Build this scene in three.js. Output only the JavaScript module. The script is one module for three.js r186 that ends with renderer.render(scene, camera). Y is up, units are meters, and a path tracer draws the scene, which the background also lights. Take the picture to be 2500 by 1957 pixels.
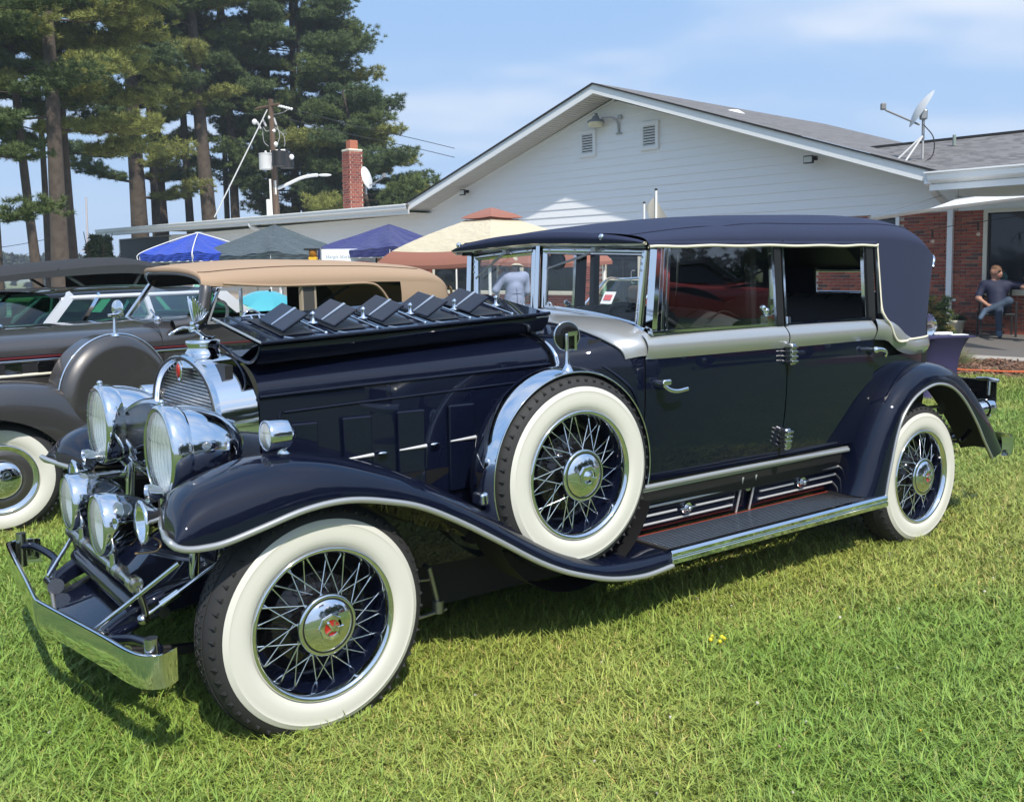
import * as THREE from 'three';
import { mergeGeometries, mergeVertices, toCreasedNormals } from 'three/addons/utils/BufferGeometryUtils.js';
import { RoundedBoxGeometry } from 'three/addons/geometries/RoundedBoxGeometry.js';
import { MarchingCubes } from 'three/addons/objects/MarchingCubes.js';
import { FontLoader } from 'three/addons/loaders/FontLoader.js';
import { TextGeometry } from 'three/addons/geometries/TextGeometry.js';

// ---------------------------------------------------------------- camera, sky, sun, exposure
const scene = new THREE.Scene();
const camera = new THREE.PerspectiveCamera(2 * Math.atan(1097 / 2382.36) * 180 / Math.PI, 2500 / 2194, 0.05, 4000);
camera.position.set(0, 1.594, 0);
camera.rotation.set(-0.083, 0, -0.013, 'XYZ');
camera.setViewOffset(2500, 2194, 0, 237, 2500, 1957);
const renderer = new THREE.WebGLRenderer({ antialias: true });
renderer.setSize(1024, 801);
renderer.toneMapping = THREE.LinearToneMapping;
renderer.toneMappingExposure = 1.48;
renderer.shadowMap.enabled = true;
let seed = 12345;
const rnd = () => { seed = (seed * 1664525 + 1013904223) >>> 0; return seed / 4294967296; };
const rr = (a, b) => a + (b - a) * rnd();
const clamp = (x, a = 0, b = 1) => Math.min(b, Math.max(a, x));
const lerp = (a, b, t) => a + (b - a) * t;
const smooth = (a, b, x) => { const t = clamp((x - a) / (b - a)); return t * t * (3 - 2 * t); };
// value noise
const H = (i, j, k) => { let h = (i * 374761393 + j * 668265263 + k * 2147483647) | 0; h = Math.imul(h ^ (h >>> 13), 1274126177); return ((h ^ (h >>> 16)) >>> 0) / 4294967296; };
function noise(x, y, z = 0) {
  const i = Math.floor(x), j = Math.floor(y), k = Math.floor(z), f = (t) => t * t * (3 - 2 * t), u = f(x - i), v = f(y - j), w = f(z - k);
  const L = (a, b, t) => a + (b - a) * t;
  return L(L(L(H(i, j, k), H(i + 1, j, k), u), L(H(i, j + 1, k), H(i + 1, j + 1, k), u), v), L(L(H(i, j, k + 1), H(i + 1, j, k + 1), u), L(H(i, j + 1, k + 1), H(i + 1, j + 1, k + 1), u), v), w);
}
const fbm = (x, y, z = 0, o = 4) => { let s = 0, a = 0.5, t = 0; for (let i = 0; i < o; i++) { s += a * noise(x, y, z + i * 7.3); t += a; a *= 0.5; x *= 2.03; y *= 2.03; z *= 2.03; } return s / t; };
// sun stands behind the camera, high
const sunDir = new THREE.Vector3(0.25, 1, 0.56).normalize();
{
  const w = 1024, h = 512, d = new Float32Array(w * h * 4);
  for (let j = 0; j < h; j++) for (let i = 0; i < w; i++) {
    const el = ((j + 0.5) / h - 0.5) * Math.PI, az = ((i + 0.5) / w - 0.5) * 2 * Math.PI;
    // equirect: u -> atan2(z, x)
    const dx = Math.cos(el) * Math.cos(az), dz = Math.cos(el) * Math.sin(az), dy = Math.sin(el);
    const t = Math.pow(clamp(dy, 0, 1), 0.55);
    let r = lerp(0.40, 0.085, t), g = lerp(0.52, 0.265, t), b = lerp(0.67, 0.60, t);
    const cs = dx * sunDir.x + dy * sunDir.y + dz * sunDir.z, gl = Math.pow(clamp(cs), 4) * 0.45 + Math.pow(clamp(cs), 60) * 0.7;
    r += gl; g += gl * 0.97; b += gl * 0.9;
    // thin high cloud
    if (dy > 0.02) {
      const px = dx / (dy + 0.12), pz = dz / (dy + 0.12);
      const n = fbm(px * 1.1 + 3.1, pz * 2.1 + 7.7, 1.5, 6), c = smooth(0.45, 0.78, n) * 0.8 * smooth(0.02, 0.2, dy) + 0.05 * smooth(0.3, 0.7, n);
      r = lerp(r, 0.60, c); g = lerp(g, 0.64, c); b = lerp(b, 0.71, c);
    }
    if (dy < 0) { const k = smooth(0, -0.1, dy); r = lerp(r, 0.12, k); g = lerp(g, 0.15, k); b = lerp(b, 0.08, k); }
    const q = (j * w + i) * 4; d[q] = r; d[q + 1] = g; d[q + 2] = b; d[q + 3] = 1;
  }
  const sky = new THREE.DataTexture(d, w, h, THREE.RGBAFormat, THREE.FloatType);
  sky.mapping = THREE.EquirectangularReflectionMapping; sky.magFilter = THREE.LinearFilter; sky.minFilter = THREE.LinearFilter; sky.wrapS = THREE.RepeatWrapping; sky.needsUpdate = true;
  scene.background = sky; scene.environment = sky;
}
const sun = new THREE.DirectionalLight(new THREE.Color(1, 0.945, 0.85), 3.6);
sun.position.copy(sunDir).multiplyScalar(80); sun.target.position.set(0, 0, -15); scene.add(sun, sun.target);
sun.castShadow = true; sun.shadow.mapSize.set(4096, 4096); sun.shadow.radius = 1.2;
Object.assign(sun.shadow.camera, { left: -50, right: 50, top: 50, bottom: -50, near: 1, far: 220 });
scene.fog = new THREE.FogExp2(new THREE.Color(0.66, 0.74, 0.84), 0.0007);

// ---------------------------------------------------------------- helpers
const V = (x, y, z) => new THREE.Vector3(x, y, z);
const counts = {};
const numbered = (n) => { const k = counts[n] = (counts[n] ?? -1) + 1; return k ? n + '_' + String(k).padStart(3, '0') : n; };
function tag(o, label, category, group, kind) { if (label) o.userData.label = label; if (category) o.userData.category = category; if (group) o.userData.group = group; if (kind) o.userData.kind = kind; return o; }
function thing(name, label, category, pos = [0, 0, 0], turn = 0, group) {
  const o = new THREE.Group(); o.name = numbered(name); o.position.set(...pos); o.rotation.y = turn; scene.add(o); return tag(o, label, category, group);
}
function clean(g) {
  g = g.index ? g.toNonIndexed() : g;
  for (const k of Object.keys(g.attributes)) if (!['position', 'normal', 'uv'].includes(k)) g.deleteAttribute(k);
  if (!g.attributes.normal) g.computeVertexNormals();
  if (!g.attributes.uv) g.setAttribute('uv', new THREE.BufferAttribute(new Float32Array(g.attributes.position.count * 2), 2));
  g.morphAttributes = {}; g.clearGroups?.();
  return g;
}
const join = (list) => list.length === 1 ? list[0] : mergeGeometries(list.map(clean));
function part(name, geos, mat, parent, label) {
  const m = new THREE.Mesh(join(Array.isArray(geos) ? geos : [geos]), mat);
  m.name = parent ? name : numbered(name); (parent ?? scene).add(m); if (label) m.userData.label = label; return m;
}
const struct = (name, geos, mat) => { const m = part(name, geos, mat); m.userData.kind = 'structure'; return m; };
function grp(name, parent, pos = [0, 0, 0], rot = [0, 0, 0]) { const g = new THREE.Group(); g.name = name; g.position.set(...pos); g.rotation.set(...rot); parent.add(g); return g; }
const box = (w, h, d, x = 0, y = 0, z = 0, ry = 0) => { const g = new THREE.BoxGeometry(w, h, d); if (ry) g.rotateY(ry); return g.translate(x, y, z); };
const rbox = (w, h, d, r, x = 0, y = 0, z = 0, s = 2) => new RoundedBoxGeometry(w, h, d, s, r).translate(x, y, z);
const _q = new THREE.Quaternion();
function orient(g, a, b) { // geometry along +y, centred -> between a and b
  const d = b.clone().sub(a), m = new THREE.Matrix4();
  _q.setFromUnitVectors(V(0, 1, 0), d.clone().normalize()); m.compose(a.clone().add(b).multiplyScalar(0.5), _q, V(1, 1, 1)); return g.applyMatrix4(m);
}
const A3 = (p) => p.isVector3 ? p : V(...p);
function rod(a, b, r, r2 = r, n = 8) { a = A3(a); b = A3(b); return orient(new THREE.CylinderGeometry(r2, r, a.distanceTo(b), n), a, b); }
function bar(a, b, w, h) { a = A3(a); b = A3(b); return orient(new THREE.BoxGeometry(w, a.distanceTo(b), h), a, b); }
const curve = (pts, closed = false, t = 0.5) => new THREE.CatmullRomCurve3(pts.map(A3), closed, 'catmullrom', t);
const tube = (pts, r, n = 24, m = 6, closed = false) => new THREE.TubeGeometry(curve(pts, closed), n, r, m, closed);
const lathe = (pts, n = 32, a0 = 0, a1 = Math.PI * 2) => new THREE.LatheGeometry(pts.map((p) => new THREE.Vector2(p[0], p[1])), n, a0, a1);
const ball = (r, x = 0, y = 0, z = 0, n = 10) => new THREE.SphereGeometry(r, n, Math.ceil(n * 0.7)).translate(x, y, z);
// parametric sheet fn(u, v) -> [x, y, z]
function sheet(fn, nu, nv, uvs = [1, 1]) {
  const p = [], uv = [], ix = [];
  for (let i = 0; i <= nu; i++) for (let j = 0; j <= nv; j++) { const q = fn(i / nu, j / nv); p.push(q.x ?? q[0], q.y ?? q[1], q.z ?? q[2]); uv.push(i / nu * uvs[0], j / nv * uvs[1]); }
  for (let i = 0; i < nu; i++) for (let j = 0; j < nv; j++) { const a = i * (nv + 1) + j, b = a + nv + 1; ix.push(a, b, a + 1, a + 1, b, b + 1); }
  const g = new THREE.BufferGeometry(); g.setAttribute('position', new THREE.Float32BufferAttribute(p, 3)); g.setAttribute('uv', new THREE.Float32BufferAttribute(uv, 2)); g.setIndex(ix); g.computeVertexNormals(); return g;
}
function poly(pts, depth = 0.01, bevel = 0) { // outline in x,y extruded along z (centred)
  const s = new THREE.Shape(pts.map((p) => new THREE.Vector2(p[0], p[1])));
  return new THREE.ExtrudeGeometry(s, { depth, bevelEnabled: bevel > 0, bevelSize: bevel, bevelThickness: bevel, bevelSegments: 2, curveSegments: 8 }).translate(0, 0, -depth / 2);
}
function frameShape(outer, inner, depth) { const s = new THREE.Shape(outer.map((p) => new THREE.Vector2(...p))); s.holes.push(new THREE.Path(inner.map((p) => new THREE.Vector2(...p)))); return new THREE.ExtrudeGeometry(s, { depth, bevelEnabled: false }).translate(0, 0, -depth / 2); }
// mirror across z = 0, winding put right
function mirror(g) { const h = (g.index ? g.toNonIndexed() : g.clone()); for (const k of ['position', 'normal', 'uv']) { const a = h.attributes[k]; if (!a) continue; const n = a.itemSize, A = a.array; for (let i = 0; i < a.count; i += 3) for (let c = 0; c < n; c++) { const t = A[(i + 1) * n + c]; A[(i + 1) * n + c] = A[(i + 2) * n + c]; A[(i + 2) * n + c] = t; } if (k !== 'uv') for (let i = 0; i < a.count; i++) A[i * 3 + 2] *= -1; } return h; }
// smooth interpolation through [x, y] pairs (monotone cubic)
function mono(pts) {
  const n = pts.length, m = [], d = [];
  for (let i = 0; i < n - 1; i++) d.push((pts[i + 1][1] - pts[i][1]) / (pts[i + 1][0] - pts[i][0]));
  for (let i = 0; i < n; i++) m.push(i === 0 ? d[0] : i === n - 1 ? d[n - 2] : d[i - 1] * d[i] <= 0 ? 0 : 2 * d[i - 1] * d[i] / (d[i - 1] + d[i]));
  return (x) => {
    if (x <= pts[0][0]) return pts[0][1]; if (x >= pts[n - 1][0]) return pts[n - 1][1];
    let i = 0; while (x > pts[i + 1][0]) i++;
    const h = pts[i + 1][0] - pts[i][0], t = (x - pts[i][0]) / h, t2 = t * t, t3 = t2 * t;
    return (2 * t3 - 3 * t2 + 1) * pts[i][1] + (t3 - 2 * t2 + t) * h * m[i] + (-2 * t3 + 3 * t2) * pts[i + 1][1] + (t3 - t2) * h * m[i + 1];
  };
}
// camera pixel (in the 2500-wide photograph) at a depth in metres -> point in the world, used to place things where they stand
const at = (() => {
  const c = Math.cos(0.083), s = Math.sin(0.083), cr = Math.cos(-0.013), sr = Math.sin(-0.013);
  return (px, py, d) => { const X = (px - 1250) / 2382.36, Y = -(py - 860) / 2382.36, x = cr * X - sr * Y, y = sr * X + cr * Y, wy = c * y - s, wz = -s * y - c, k = d / -wz; return V(x * k, 1.594 + wy * k, -d); };
})();
// ---------------------------------------------------------------- materials
const std = (color, roughness = 0.6, extra = {}) => new THREE.MeshStandardMaterial({ color: Array.isArray(color) ? new THREE.Color().setRGB(...color) : color, roughness, side: THREE.DoubleSide, ...extra });
const phys = (color, roughness = 0.5, extra = {}) => new THREE.MeshPhysicalMaterial({ color: Array.isArray(color) ? new THREE.Color().setRGB(...color) : color, roughness, side: THREE.DoubleSide, ...extra });
function tex(w, h, fn, { srgb = false, repeat } = {}) {
  const d = new Uint8Array(w * h * 4);
  for (let j = 0; j < h; j++) for (let i = 0; i < w; i++) { const c = fn(i / w, j / h, i, j), q = (j * w + i) * 4; if (typeof c === 'number') d[q] = d[q + 1] = d[q + 2] = clamp(c) * 255; else { d[q] = clamp(c[0]) * 255; d[q + 1] = clamp(c[1]) * 255; d[q + 2] = clamp(c[2]) * 255; } d[q + 3] = 255; }
  const t = new THREE.DataTexture(d, w, h); t.wrapS = t.wrapT = THREE.RepeatWrapping; t.magFilter = THREE.LinearFilter; t.minFilter = THREE.LinearMipmapLinearFilter; t.generateMipmaps = true; if (srgb) t.colorSpace = THREE.SRGBColorSpace; if (repeat) t.repeat.set(...repeat); t.needsUpdate = true; return t;
}
const toS = (v) => v <= 0.0031308 ? v * 12.92 : 1.055 * Math.pow(v, 1 / 2.4) - 0.055;
const lin = (r, g, b) => [toS(r), toS(g), toS(b)];
const tn = (u, v, f, o = 4, s = 0) => { // tileable fbm
  const a = fbm(u * f, v * f, s, o), b = fbm((u - 1) * f, v * f, s, o), c = fbm(u * f, (v - 1) * f, s, o), d = fbm((u - 1) * f, (v - 1) * f, s, o);
  return (a * (1 - u) + b * u) * (1 - v) + (c * (1 - u) + d * u) * v;
};
const M = {
  navy: phys([0.0022, 0.004, 0.0145], 0.6, { clearcoat: 1, clearcoatRoughness: 0.015, specularIntensity: 0.1 }),
  silver: phys([0.42, 0.43, 0.43], 0.3, { metalness: 0.55, clearcoat: 1, clearcoatRoughness: 0.03 }),
  chrome: std([0.80, 0.81, 0.83], 0.05, { metalness: 1 }),
  chromeDull: std([0.55, 0.55, 0.55], 0.22, { metalness: 1 }),
  chromeDark: std([0.30, 0.31, 0.33], 0.06, { metalness: 1 }),
  bright: std([0.72, 0.72, 0.72], 0.32, { metalness: 0.55 }),
  steel: std([0.4, 0.4, 0.4], 0.4, { metalness: 0.9 }),
  rubber: std([0.022, 0.022, 0.023], 0.75),
  rubberMat: std([0.016, 0.013, 0.012], 0.7),
  whitewall: std([0.60, 0.59, 0.53], 0.42),
  black: std([0.012, 0.012, 0.013], 0.5),
  blackGloss: phys([0.006, 0.006, 0.007], 0.6, { specularIntensity: 0.1, clearcoat: 1, clearcoatRoughness: 0.03 }),
  dark: std([0.02, 0.02, 0.021], 0.8),
  red: std([0.35, 0.02, 0.015], 0.3),
  glass: phys([1, 1, 1], 0.0, { transmission: 1, thickness: 0, ior: 1.5 }),
  tint: phys([0.30, 0.36, 0.35], 0.0, { transmission: 1, thickness: 0, ior: 1.5 }),
  greenTint: phys([0.30, 0.55, 0.42], 0.0, { transmission: 1, thickness: 0, ior: 1.5 }),
  wood: std([0.10, 0.06, 0.035], 0.8),
  white: std([0.78, 0.78, 0.76], 0.5),
  cream: std([0.66, 0.62, 0.50], 0.6),
};
// ================================================================ GROUND
const P0 = V(8.726, 0, -19.2), WN = V(-0.736, 0, 0.677), WD = V(-0.677, 0, -0.736); // wall foot, wall normal, along the wall to the left
const wallDist = (x, z) => (x - P0.x) * WN.x + (z - P0.z) * WN.z, wallAlong = (x, z) => (x - P0.x) * WD.x + (z - P0.z) * WD.z;
const hgt = (x, z) => { const q = wallDist(x, z), s = wallAlong(x, z), r = Math.hypot(x, z); return 0.20 * smooth(7.5, 4.6, q) * smooth(26, 16, s) + 0.012 * (noise(x * 0.9, z * 0.9, 2) - 0.5) - 1.5 * smooth(55, 170, r) * smooth(10, 60, -z + 10); };
const patchy = (x, z) => 0.55 * fbm(x * 0.55 + 4, z * 0.55, 3, 3) + 0.45 * fbm(x * 2.1, z * 2.1 + 9, 5, 3);
{
  const n = 190, p = [], c = [], uv = [], ix = [];
  const f = (t) => Math.sinh(t * 5.2) / Math.sinh(5.2) * 1500;
  for (let j = 0; j <= n; j++) for (let i = 0; i <= n; i++) {
    const x = f(i / n * 2 - 1) + 1, z = f(j / n * 2 - 1) - 4; p.push(x, hgt(x, z) - 0.004, z); uv.push(x, z);
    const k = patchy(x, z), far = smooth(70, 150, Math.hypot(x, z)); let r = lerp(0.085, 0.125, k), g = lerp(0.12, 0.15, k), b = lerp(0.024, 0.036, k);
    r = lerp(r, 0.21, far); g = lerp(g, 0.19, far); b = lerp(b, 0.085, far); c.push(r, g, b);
  }
  for (let j = 0; j < n; j++) for (let i = 0; i < n; i++) { const a = j * (n + 1) + i, b = a + n + 1; ix.push(a, b, a + 1, a + 1, b, b + 1); }
  const g = new THREE.BufferGeometry(); g.setAttribute('position', new THREE.Float32BufferAttribute(p, 3)); g.setAttribute('uv', new THREE.Float32BufferAttribute(uv, 2)); g.setAttribute('color', new THREE.Float32BufferAttribute(c, 3)); g.setIndex(ix); g.computeVertexNormals();
  const map = tex(512, 512, (u, v) => { const a = tn(u, v, 40, 3, 2), b = tn(u, v, 9, 4, 8), k = 0.55 + 0.75 * (a - 0.5) + 0.6 * (b - 0.5); return [k * 1.05 + 0.3 * (b - 0.5), k + 0.22, k * 0.9]; });
  map.repeat.set(0.7, 0.7);
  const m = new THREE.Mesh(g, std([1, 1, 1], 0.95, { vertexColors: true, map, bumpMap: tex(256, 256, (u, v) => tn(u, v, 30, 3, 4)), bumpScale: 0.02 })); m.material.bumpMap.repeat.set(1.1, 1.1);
  m.name = 'lawn'; m.userData.kind = 'structure'; scene.add(m);
}
const BR = -0.8275; // turn of the building
const onWall = (s, y, o) => P0.clone().addScaledVector(WD, s).addScaledVector(WN, o).setY(y);
const wallTag = (name, label, cat, s, y, o, group) => thing(name, label, cat, onWall(s, y, o).toArray(), BR, group);
const concrete = std([0.34, 0.31, 0.27], 0.9, { bumpMap: tex(128, 128, (u, v) => tn(u, v, 20, 4)), bumpScale: 0.004 });
{
  // patio slab, its paler edge strip, mulch bed (sheets step up from the lawn)
  const strip = (s0, s1, o0, o1, y0, y1, wob = 0) => sheet((u, v) => { const s = lerp(s0, s1, u), o = lerp(o0, o1, v) + wob * (v > 0.99 ? (noise(s * 1.7, 3) - 0.5) : 0), P = onWall(s, 0, o); return [P.x, lerp(y0, y1, v), P.z]; }, 40, 8);
  struct('patio', [strip(-14, 7, 0, 4.15, 0.285, 0.225)], std([0.115, 0.105, 0.095], 0.9, { bumpMap: concrete.bumpMap, bumpScale: 0.004 }));
  struct('patio_edge', [strip(-14, 7, 4.15, 4.62, 0.227, 0.22), strip(-14, 7, 4.62, 4.63, 0.22, 0.05)], concrete);
  const ms = strip(-14, 7, 4.63, 6.15, 0.215, 0.10, 0.25);
  struct('mulch_bed', ms, std([0.10, 0.055, 0.035], 0.95));
  const chip = new THREE.BoxGeometry(0.07, 0.012, 0.022), im = new THREE.InstancedMesh(chip, std([1, 1, 1], 0.9), 2600), m4 = new THREE.Matrix4(), e = new THREE.Euler(), q = new THREE.Quaternion(), col = new THREE.Color();
  for (let i = 0; i < 2600; i++) { const s = rr(-5, 3), o = rr(4.66, 6.1), P = onWall(s, 0, o); P.y = lerp(0.22, 0.105, (o - 4.63) / 1.5) + rr(0, 0.02); q.setFromEuler(e.set(rr(-0.5, 0.5), rr(0, 6.3), rr(-0.4, 0.4))); const k = rr(0.6, 1.6); m4.compose(P, q, V(k, k, k)); im.setMatrixAt(i, m4); const b = rr(0.5, 1.5); im.setColorAt(i, col.setRGB(0.15 * b, 0.08 * b, 0.048 * b)); }
  im.name = 'mulch_chips'; tag(im, 'brown wood chips lying over the bed before the patio', 'mulch', null, 'stuff'); scene.add(im);
  struct('added_bounce_paving', [strip(7.2, 48, 0.02, 8.5, 0.30, 0.16)], std([0.42, 0.40, 0.37], 0.95, { bumpMap: concrete.bumpMap, bumpScale: 0.003 }));  // pale paving added behind the cars to bounce light onto the wall
  // far road and field edge
  const road = sheet((u, v) => { const x = lerp(-260, -8, u), z = lerp(-60, -70, v) - (x + 8) * 0.05; return [x, hgt(x, z) + 0.03, z]; }, 60, 2); struct('road', road, std([0.10, 0.10, 0.105], 0.9));
}
// ================================================================ THE CLUBHOUSE (x right, y up, z towards the viewer; s = -x)
const HOUSE = thing('clubhouse', 'long white sided building with a wide gable and red brick base behind the cars', 'building', [P0.x, 0, P0.z], BR);
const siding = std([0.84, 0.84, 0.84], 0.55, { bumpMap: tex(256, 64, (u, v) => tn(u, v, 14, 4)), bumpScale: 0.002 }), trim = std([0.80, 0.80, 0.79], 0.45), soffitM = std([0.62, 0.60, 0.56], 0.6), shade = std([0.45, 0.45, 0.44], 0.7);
const shingle = std([0.17, 0.165, 0.165], 0.9, { map: tex(512, 512, (u, v, i, j) => { const row = Math.floor(v * 32), o = (row % 2) * 0.5, cx = Math.floor((u * 16 + o)), k = 0.62 + 0.5 * H(cx, row, 4) + 0.25 * (tn(u, v, 40, 2) - 0.5) - ((v * 32) % 1 < 0.12 ? 0.3 : 0); return [k, k * 0.98, k * 0.97]; }), roughnessMap: null });
shingle.map.repeat.set(0.35, 0.22);
{
  const yL = (x) => { const s = -x; return 5.955 - (s > 8.8 ? 0.305 * (s - 8.8) : 0.325 * (8.8 - s)); };
  // boards of the gable, each cut by the slope of the eaves
  const xs = (y) => [-(8.8 + (5.955 - y) / 0.305), -(8.8 - (5.955 - y) / 0.325)];
  for (let y = 2.66; y < 5.9; y += 0.2045) {
    let [a, b] = xs(y), [c, d] = xs(y + 0.2045); const R = 0.02, L = -36.4;
    if (y < 3.43) { a = c = L; }
    if (y + 0.2045 > 3.43 && y < 3.43) { c = L; }
    b = Math.min(b, R); d = Math.min(d, R); if (y < 3.18) b = d = R + 0.0; a = Math.max(a, L); c = Math.max(c, L); const yt = Math.min(y + 0.2045, 5.95); if (c >= d) { c = d = (a + b) / 2; }
    const pos = [a, y, 0.026, b, y, 0.026, d, yt, 0.008, c, yt, 0.008, a, y, 0.0, b, y, 0.0], g = new THREE.BufferGeometry(); g.setAttribute('position', new THREE.Float32BufferAttribute(pos, 3)); g.setAttribute('uv', new THREE.Float32BufferAttribute([a, 0, b, 0, d, 1, c, 1, a, 0, b, 0].map((v) => v * 0.4), 2)); g.setIndex([0, 1, 2, 0, 2, 3, 4, 1, 0, 4, 5, 1]);
    const gg = g.toNonIndexed(); gg.computeVertexNormals(); part('siding_board', gg, siding, HOUSE);
  }
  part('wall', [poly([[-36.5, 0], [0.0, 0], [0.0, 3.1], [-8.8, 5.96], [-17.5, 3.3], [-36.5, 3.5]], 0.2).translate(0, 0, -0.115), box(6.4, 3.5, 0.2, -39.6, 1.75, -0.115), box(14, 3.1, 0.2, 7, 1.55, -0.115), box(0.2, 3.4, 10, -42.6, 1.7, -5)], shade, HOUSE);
  part('frieze', [box(14, 0.48, 0.03, 7.03, 2.89, 0.0)], siding, HOUSE);
  // rake fascias, soffits and roof slopes
  const RL = 10.5, O = 0.85, pk = [-8.81, 6.27], L1 = [-16.72, 3.76], R1 = [-0.18, 3.395];
  const rake = (a, b, w) => poly([[a[0], a[1]], [b[0], b[1]], [b[0], b[1] - w], [a[0], a[1] - w]], 0.03).translate(0, 0, O);
  part('rake_fascia', rake(pk, R1, 0.225), trim, HOUSE); part('rake_fascia', rake(L1, pk, 0.225), trim, HOUSE);
  const slope = (a, b, z0, z1, dy) => sheet((u, v) => [lerp(a[0], b[0], u), lerp(a[1], b[1], u) + dy, lerp(z0, z1, v)], 2, 2);
  part('soffit', slope(L1, pk, 0.0, O, -0.21), soffitM, HOUSE); part('soffit', slope(pk, R1, 0.0, O, -0.21), soffitM, HOUSE);
  const ribs = []; for (let i = 0; i < 74; i++) { const t = (i + 0.5) / 74; for (const [a, b] of [[L1, pk], [pk, R1]]) ribs.push(rbox(0.03, 0.014, O - 0.02, 0.003, lerp(a[0], b[0], t), lerp(a[1], b[1], t) - 0.218, O / 2, 1)); }
  tag(part('soffit_ribs', ribs, soffitM, HOUSE), null, null, null, 'stuff');
  part('soffit_trim', [bar([L1[0], 3.56, 0.03], [pk[0], 5.985, 0.03], 0.05, 0.04)], trim, HOUSE);
  const roofUV = (g, sx, sy) => { const u = g.attributes.uv; for (let i = 0; i < u.count; i++) u.setXY(i, u.getX(i) * sx, u.getY(i) * sy); return g; };
  part('roof', [roofUV(slope([-17.0, 3.71], [pk[0], 6.31], -RL, O + 0.05, 0), 8, 14), roofUV(slope([pk[0], 6.31], [0.12, 3.345], -RL, O + 0.05, 0), 9, 14)], shingle, HOUSE);
  part('roof_edge', bar([-17.0, 3.69, O + 0.045], [pk[0], 6.288, O + 0.045], 0.034, 0.02), M.dark, HOUSE); part('roof_edge', bar([pk[0], 6.288, O + 0.045], [0.1, 3.325, O + 0.045], 0.034, 0.02), M.dark, HOUSE);
  // right wing: roof, gutter, soffit
  part('roof', [roofUV(sheet((u, v) => [lerp(lerp(-0.12, -3.0, v), 14, u), lerp(3.35, 4.30, v), lerp(1.0, -2.05, v)], 2, 2), 17, 3.2), sheet((u, v) => [lerp(-3, 14, u), lerp(4.30, 3.3, v), lerp(-2.05, -5, v)], 2, 2)], shingle, HOUSE);
  part('ridge_cap', bar([-2.9, 4.31, -2.05], [14, 4.31, -2.05], 0.05, 0.16), M.dark, HOUSE);
  const gutter = (x0, y0, x1, y1, z) => { const pr = [[0, 0], [0.06, 0], [0.10, 0.04], [0.11, 0.13], [0.13, 0.145], [0.13, 0.155], [0, 0.155]]; const g = sheet((u, v) => { const n = pr.length, k = Math.min(n - 1, Math.floor(v * n)), p = pr[k % n]; return [lerp(x0, x1, u), lerp(y0, y1, u) + p[1], z + p[0]]; }, 2, 6); return toCreasedNormals(g.toNonIndexed(), 0.4); };
  part('gutter', gutter(-0.15, 3.17, 14, 3.17, 0.90), trim, HOUSE); part('gutter', gutter(-43.3, 3.80, -16.6, 3.555, 0.90), trim, HOUSE);
  part('drip_edge', bar([-0.2, 3.345, 1.0], [14, 3.345, 1.0], 0.03, 0.1), trim, HOUSE); part('drip_edge', [bar([-43.3, 3.97, 0.95], [-16.7, 3.725, 0.95], 0.03, 0.14)], trim, HOUSE);
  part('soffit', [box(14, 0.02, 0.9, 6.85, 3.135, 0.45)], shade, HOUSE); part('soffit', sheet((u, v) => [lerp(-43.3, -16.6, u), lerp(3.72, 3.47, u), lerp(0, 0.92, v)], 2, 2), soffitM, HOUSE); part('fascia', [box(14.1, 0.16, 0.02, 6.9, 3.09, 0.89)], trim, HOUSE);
  part('fascia', [bar([-43.3, 3.74, 0.9], [-16.6, 3.50, 0.9], 0.14, 0.02)], trim, HOUSE);
  part('roof', sheet((u, v) => [lerp(-43.3, -16.6, u), lerp(3.97, 3.73, u) + 0.01 * v, lerp(0.95, -12, v)], 2, 2), trim, HOUSE);
  // small roof behind the left wing
  part('roof', [sheet((u, v) => { const a = lerp(onHouse(at(835, 508, 40)).x, onHouse(at(1060, 492, 36)).x, u); return [lerp(a, a + 0.0, v) + (u < 0.5 ? 3 * v * (1 - 2 * u) : 0), lerp(3.6, 4.75, v), lerp(-2.5, -6.5, v)]; }, 8, 2, [6, 3])], shingle, HOUSE);
  // dark sliding door at the far left end, corner boards
  part('dark_door', [0, 1, 2].map((k) => rbox(5.9, 0.92, 0.05, 0.01, -39.6, 0.76 + k * 0.94 + 0.35, 0.03)), std([0.018, 0.026, 0.034], 0.6), HOUSE);
  part('corner_board', box(0.14, 3.4, 0.05, -42.6, 1.75, 0.03), trim, HOUSE); part('corner_board', [box(0.12, 3.3, 0.05, -36.45, 1.75, 0.03)], trim, HOUSE);
  // brick base: single bricks where they show, joined courses elsewhere
  const brickMs = [[0.31, 0.075, 0.045], [0.25, 0.06, 0.042], [0.36, 0.11, 0.065], [0.17, 0.055, 0.042], [0.11, 0.055, 0.045]].map((c) => std(c, 0.85, { bumpMap: concrete.bumpMap, bumpScale: 0.003 }));
  const bg = new THREE.BoxGeometry(0.194, 0.053, 0.03), bulk = [[], [], [], [], []]; let count = 0;
  const hole = (x, y) => (x > 0.60 && x < 3.6 && y > 1.05) || (x > -1.75 && x < -1.15 && y > 1.6) || (x > -9.35 && x < -7.85 && y < 2.7) || (x > -16.6 && x < -10.1 && y > 0.92);
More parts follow.
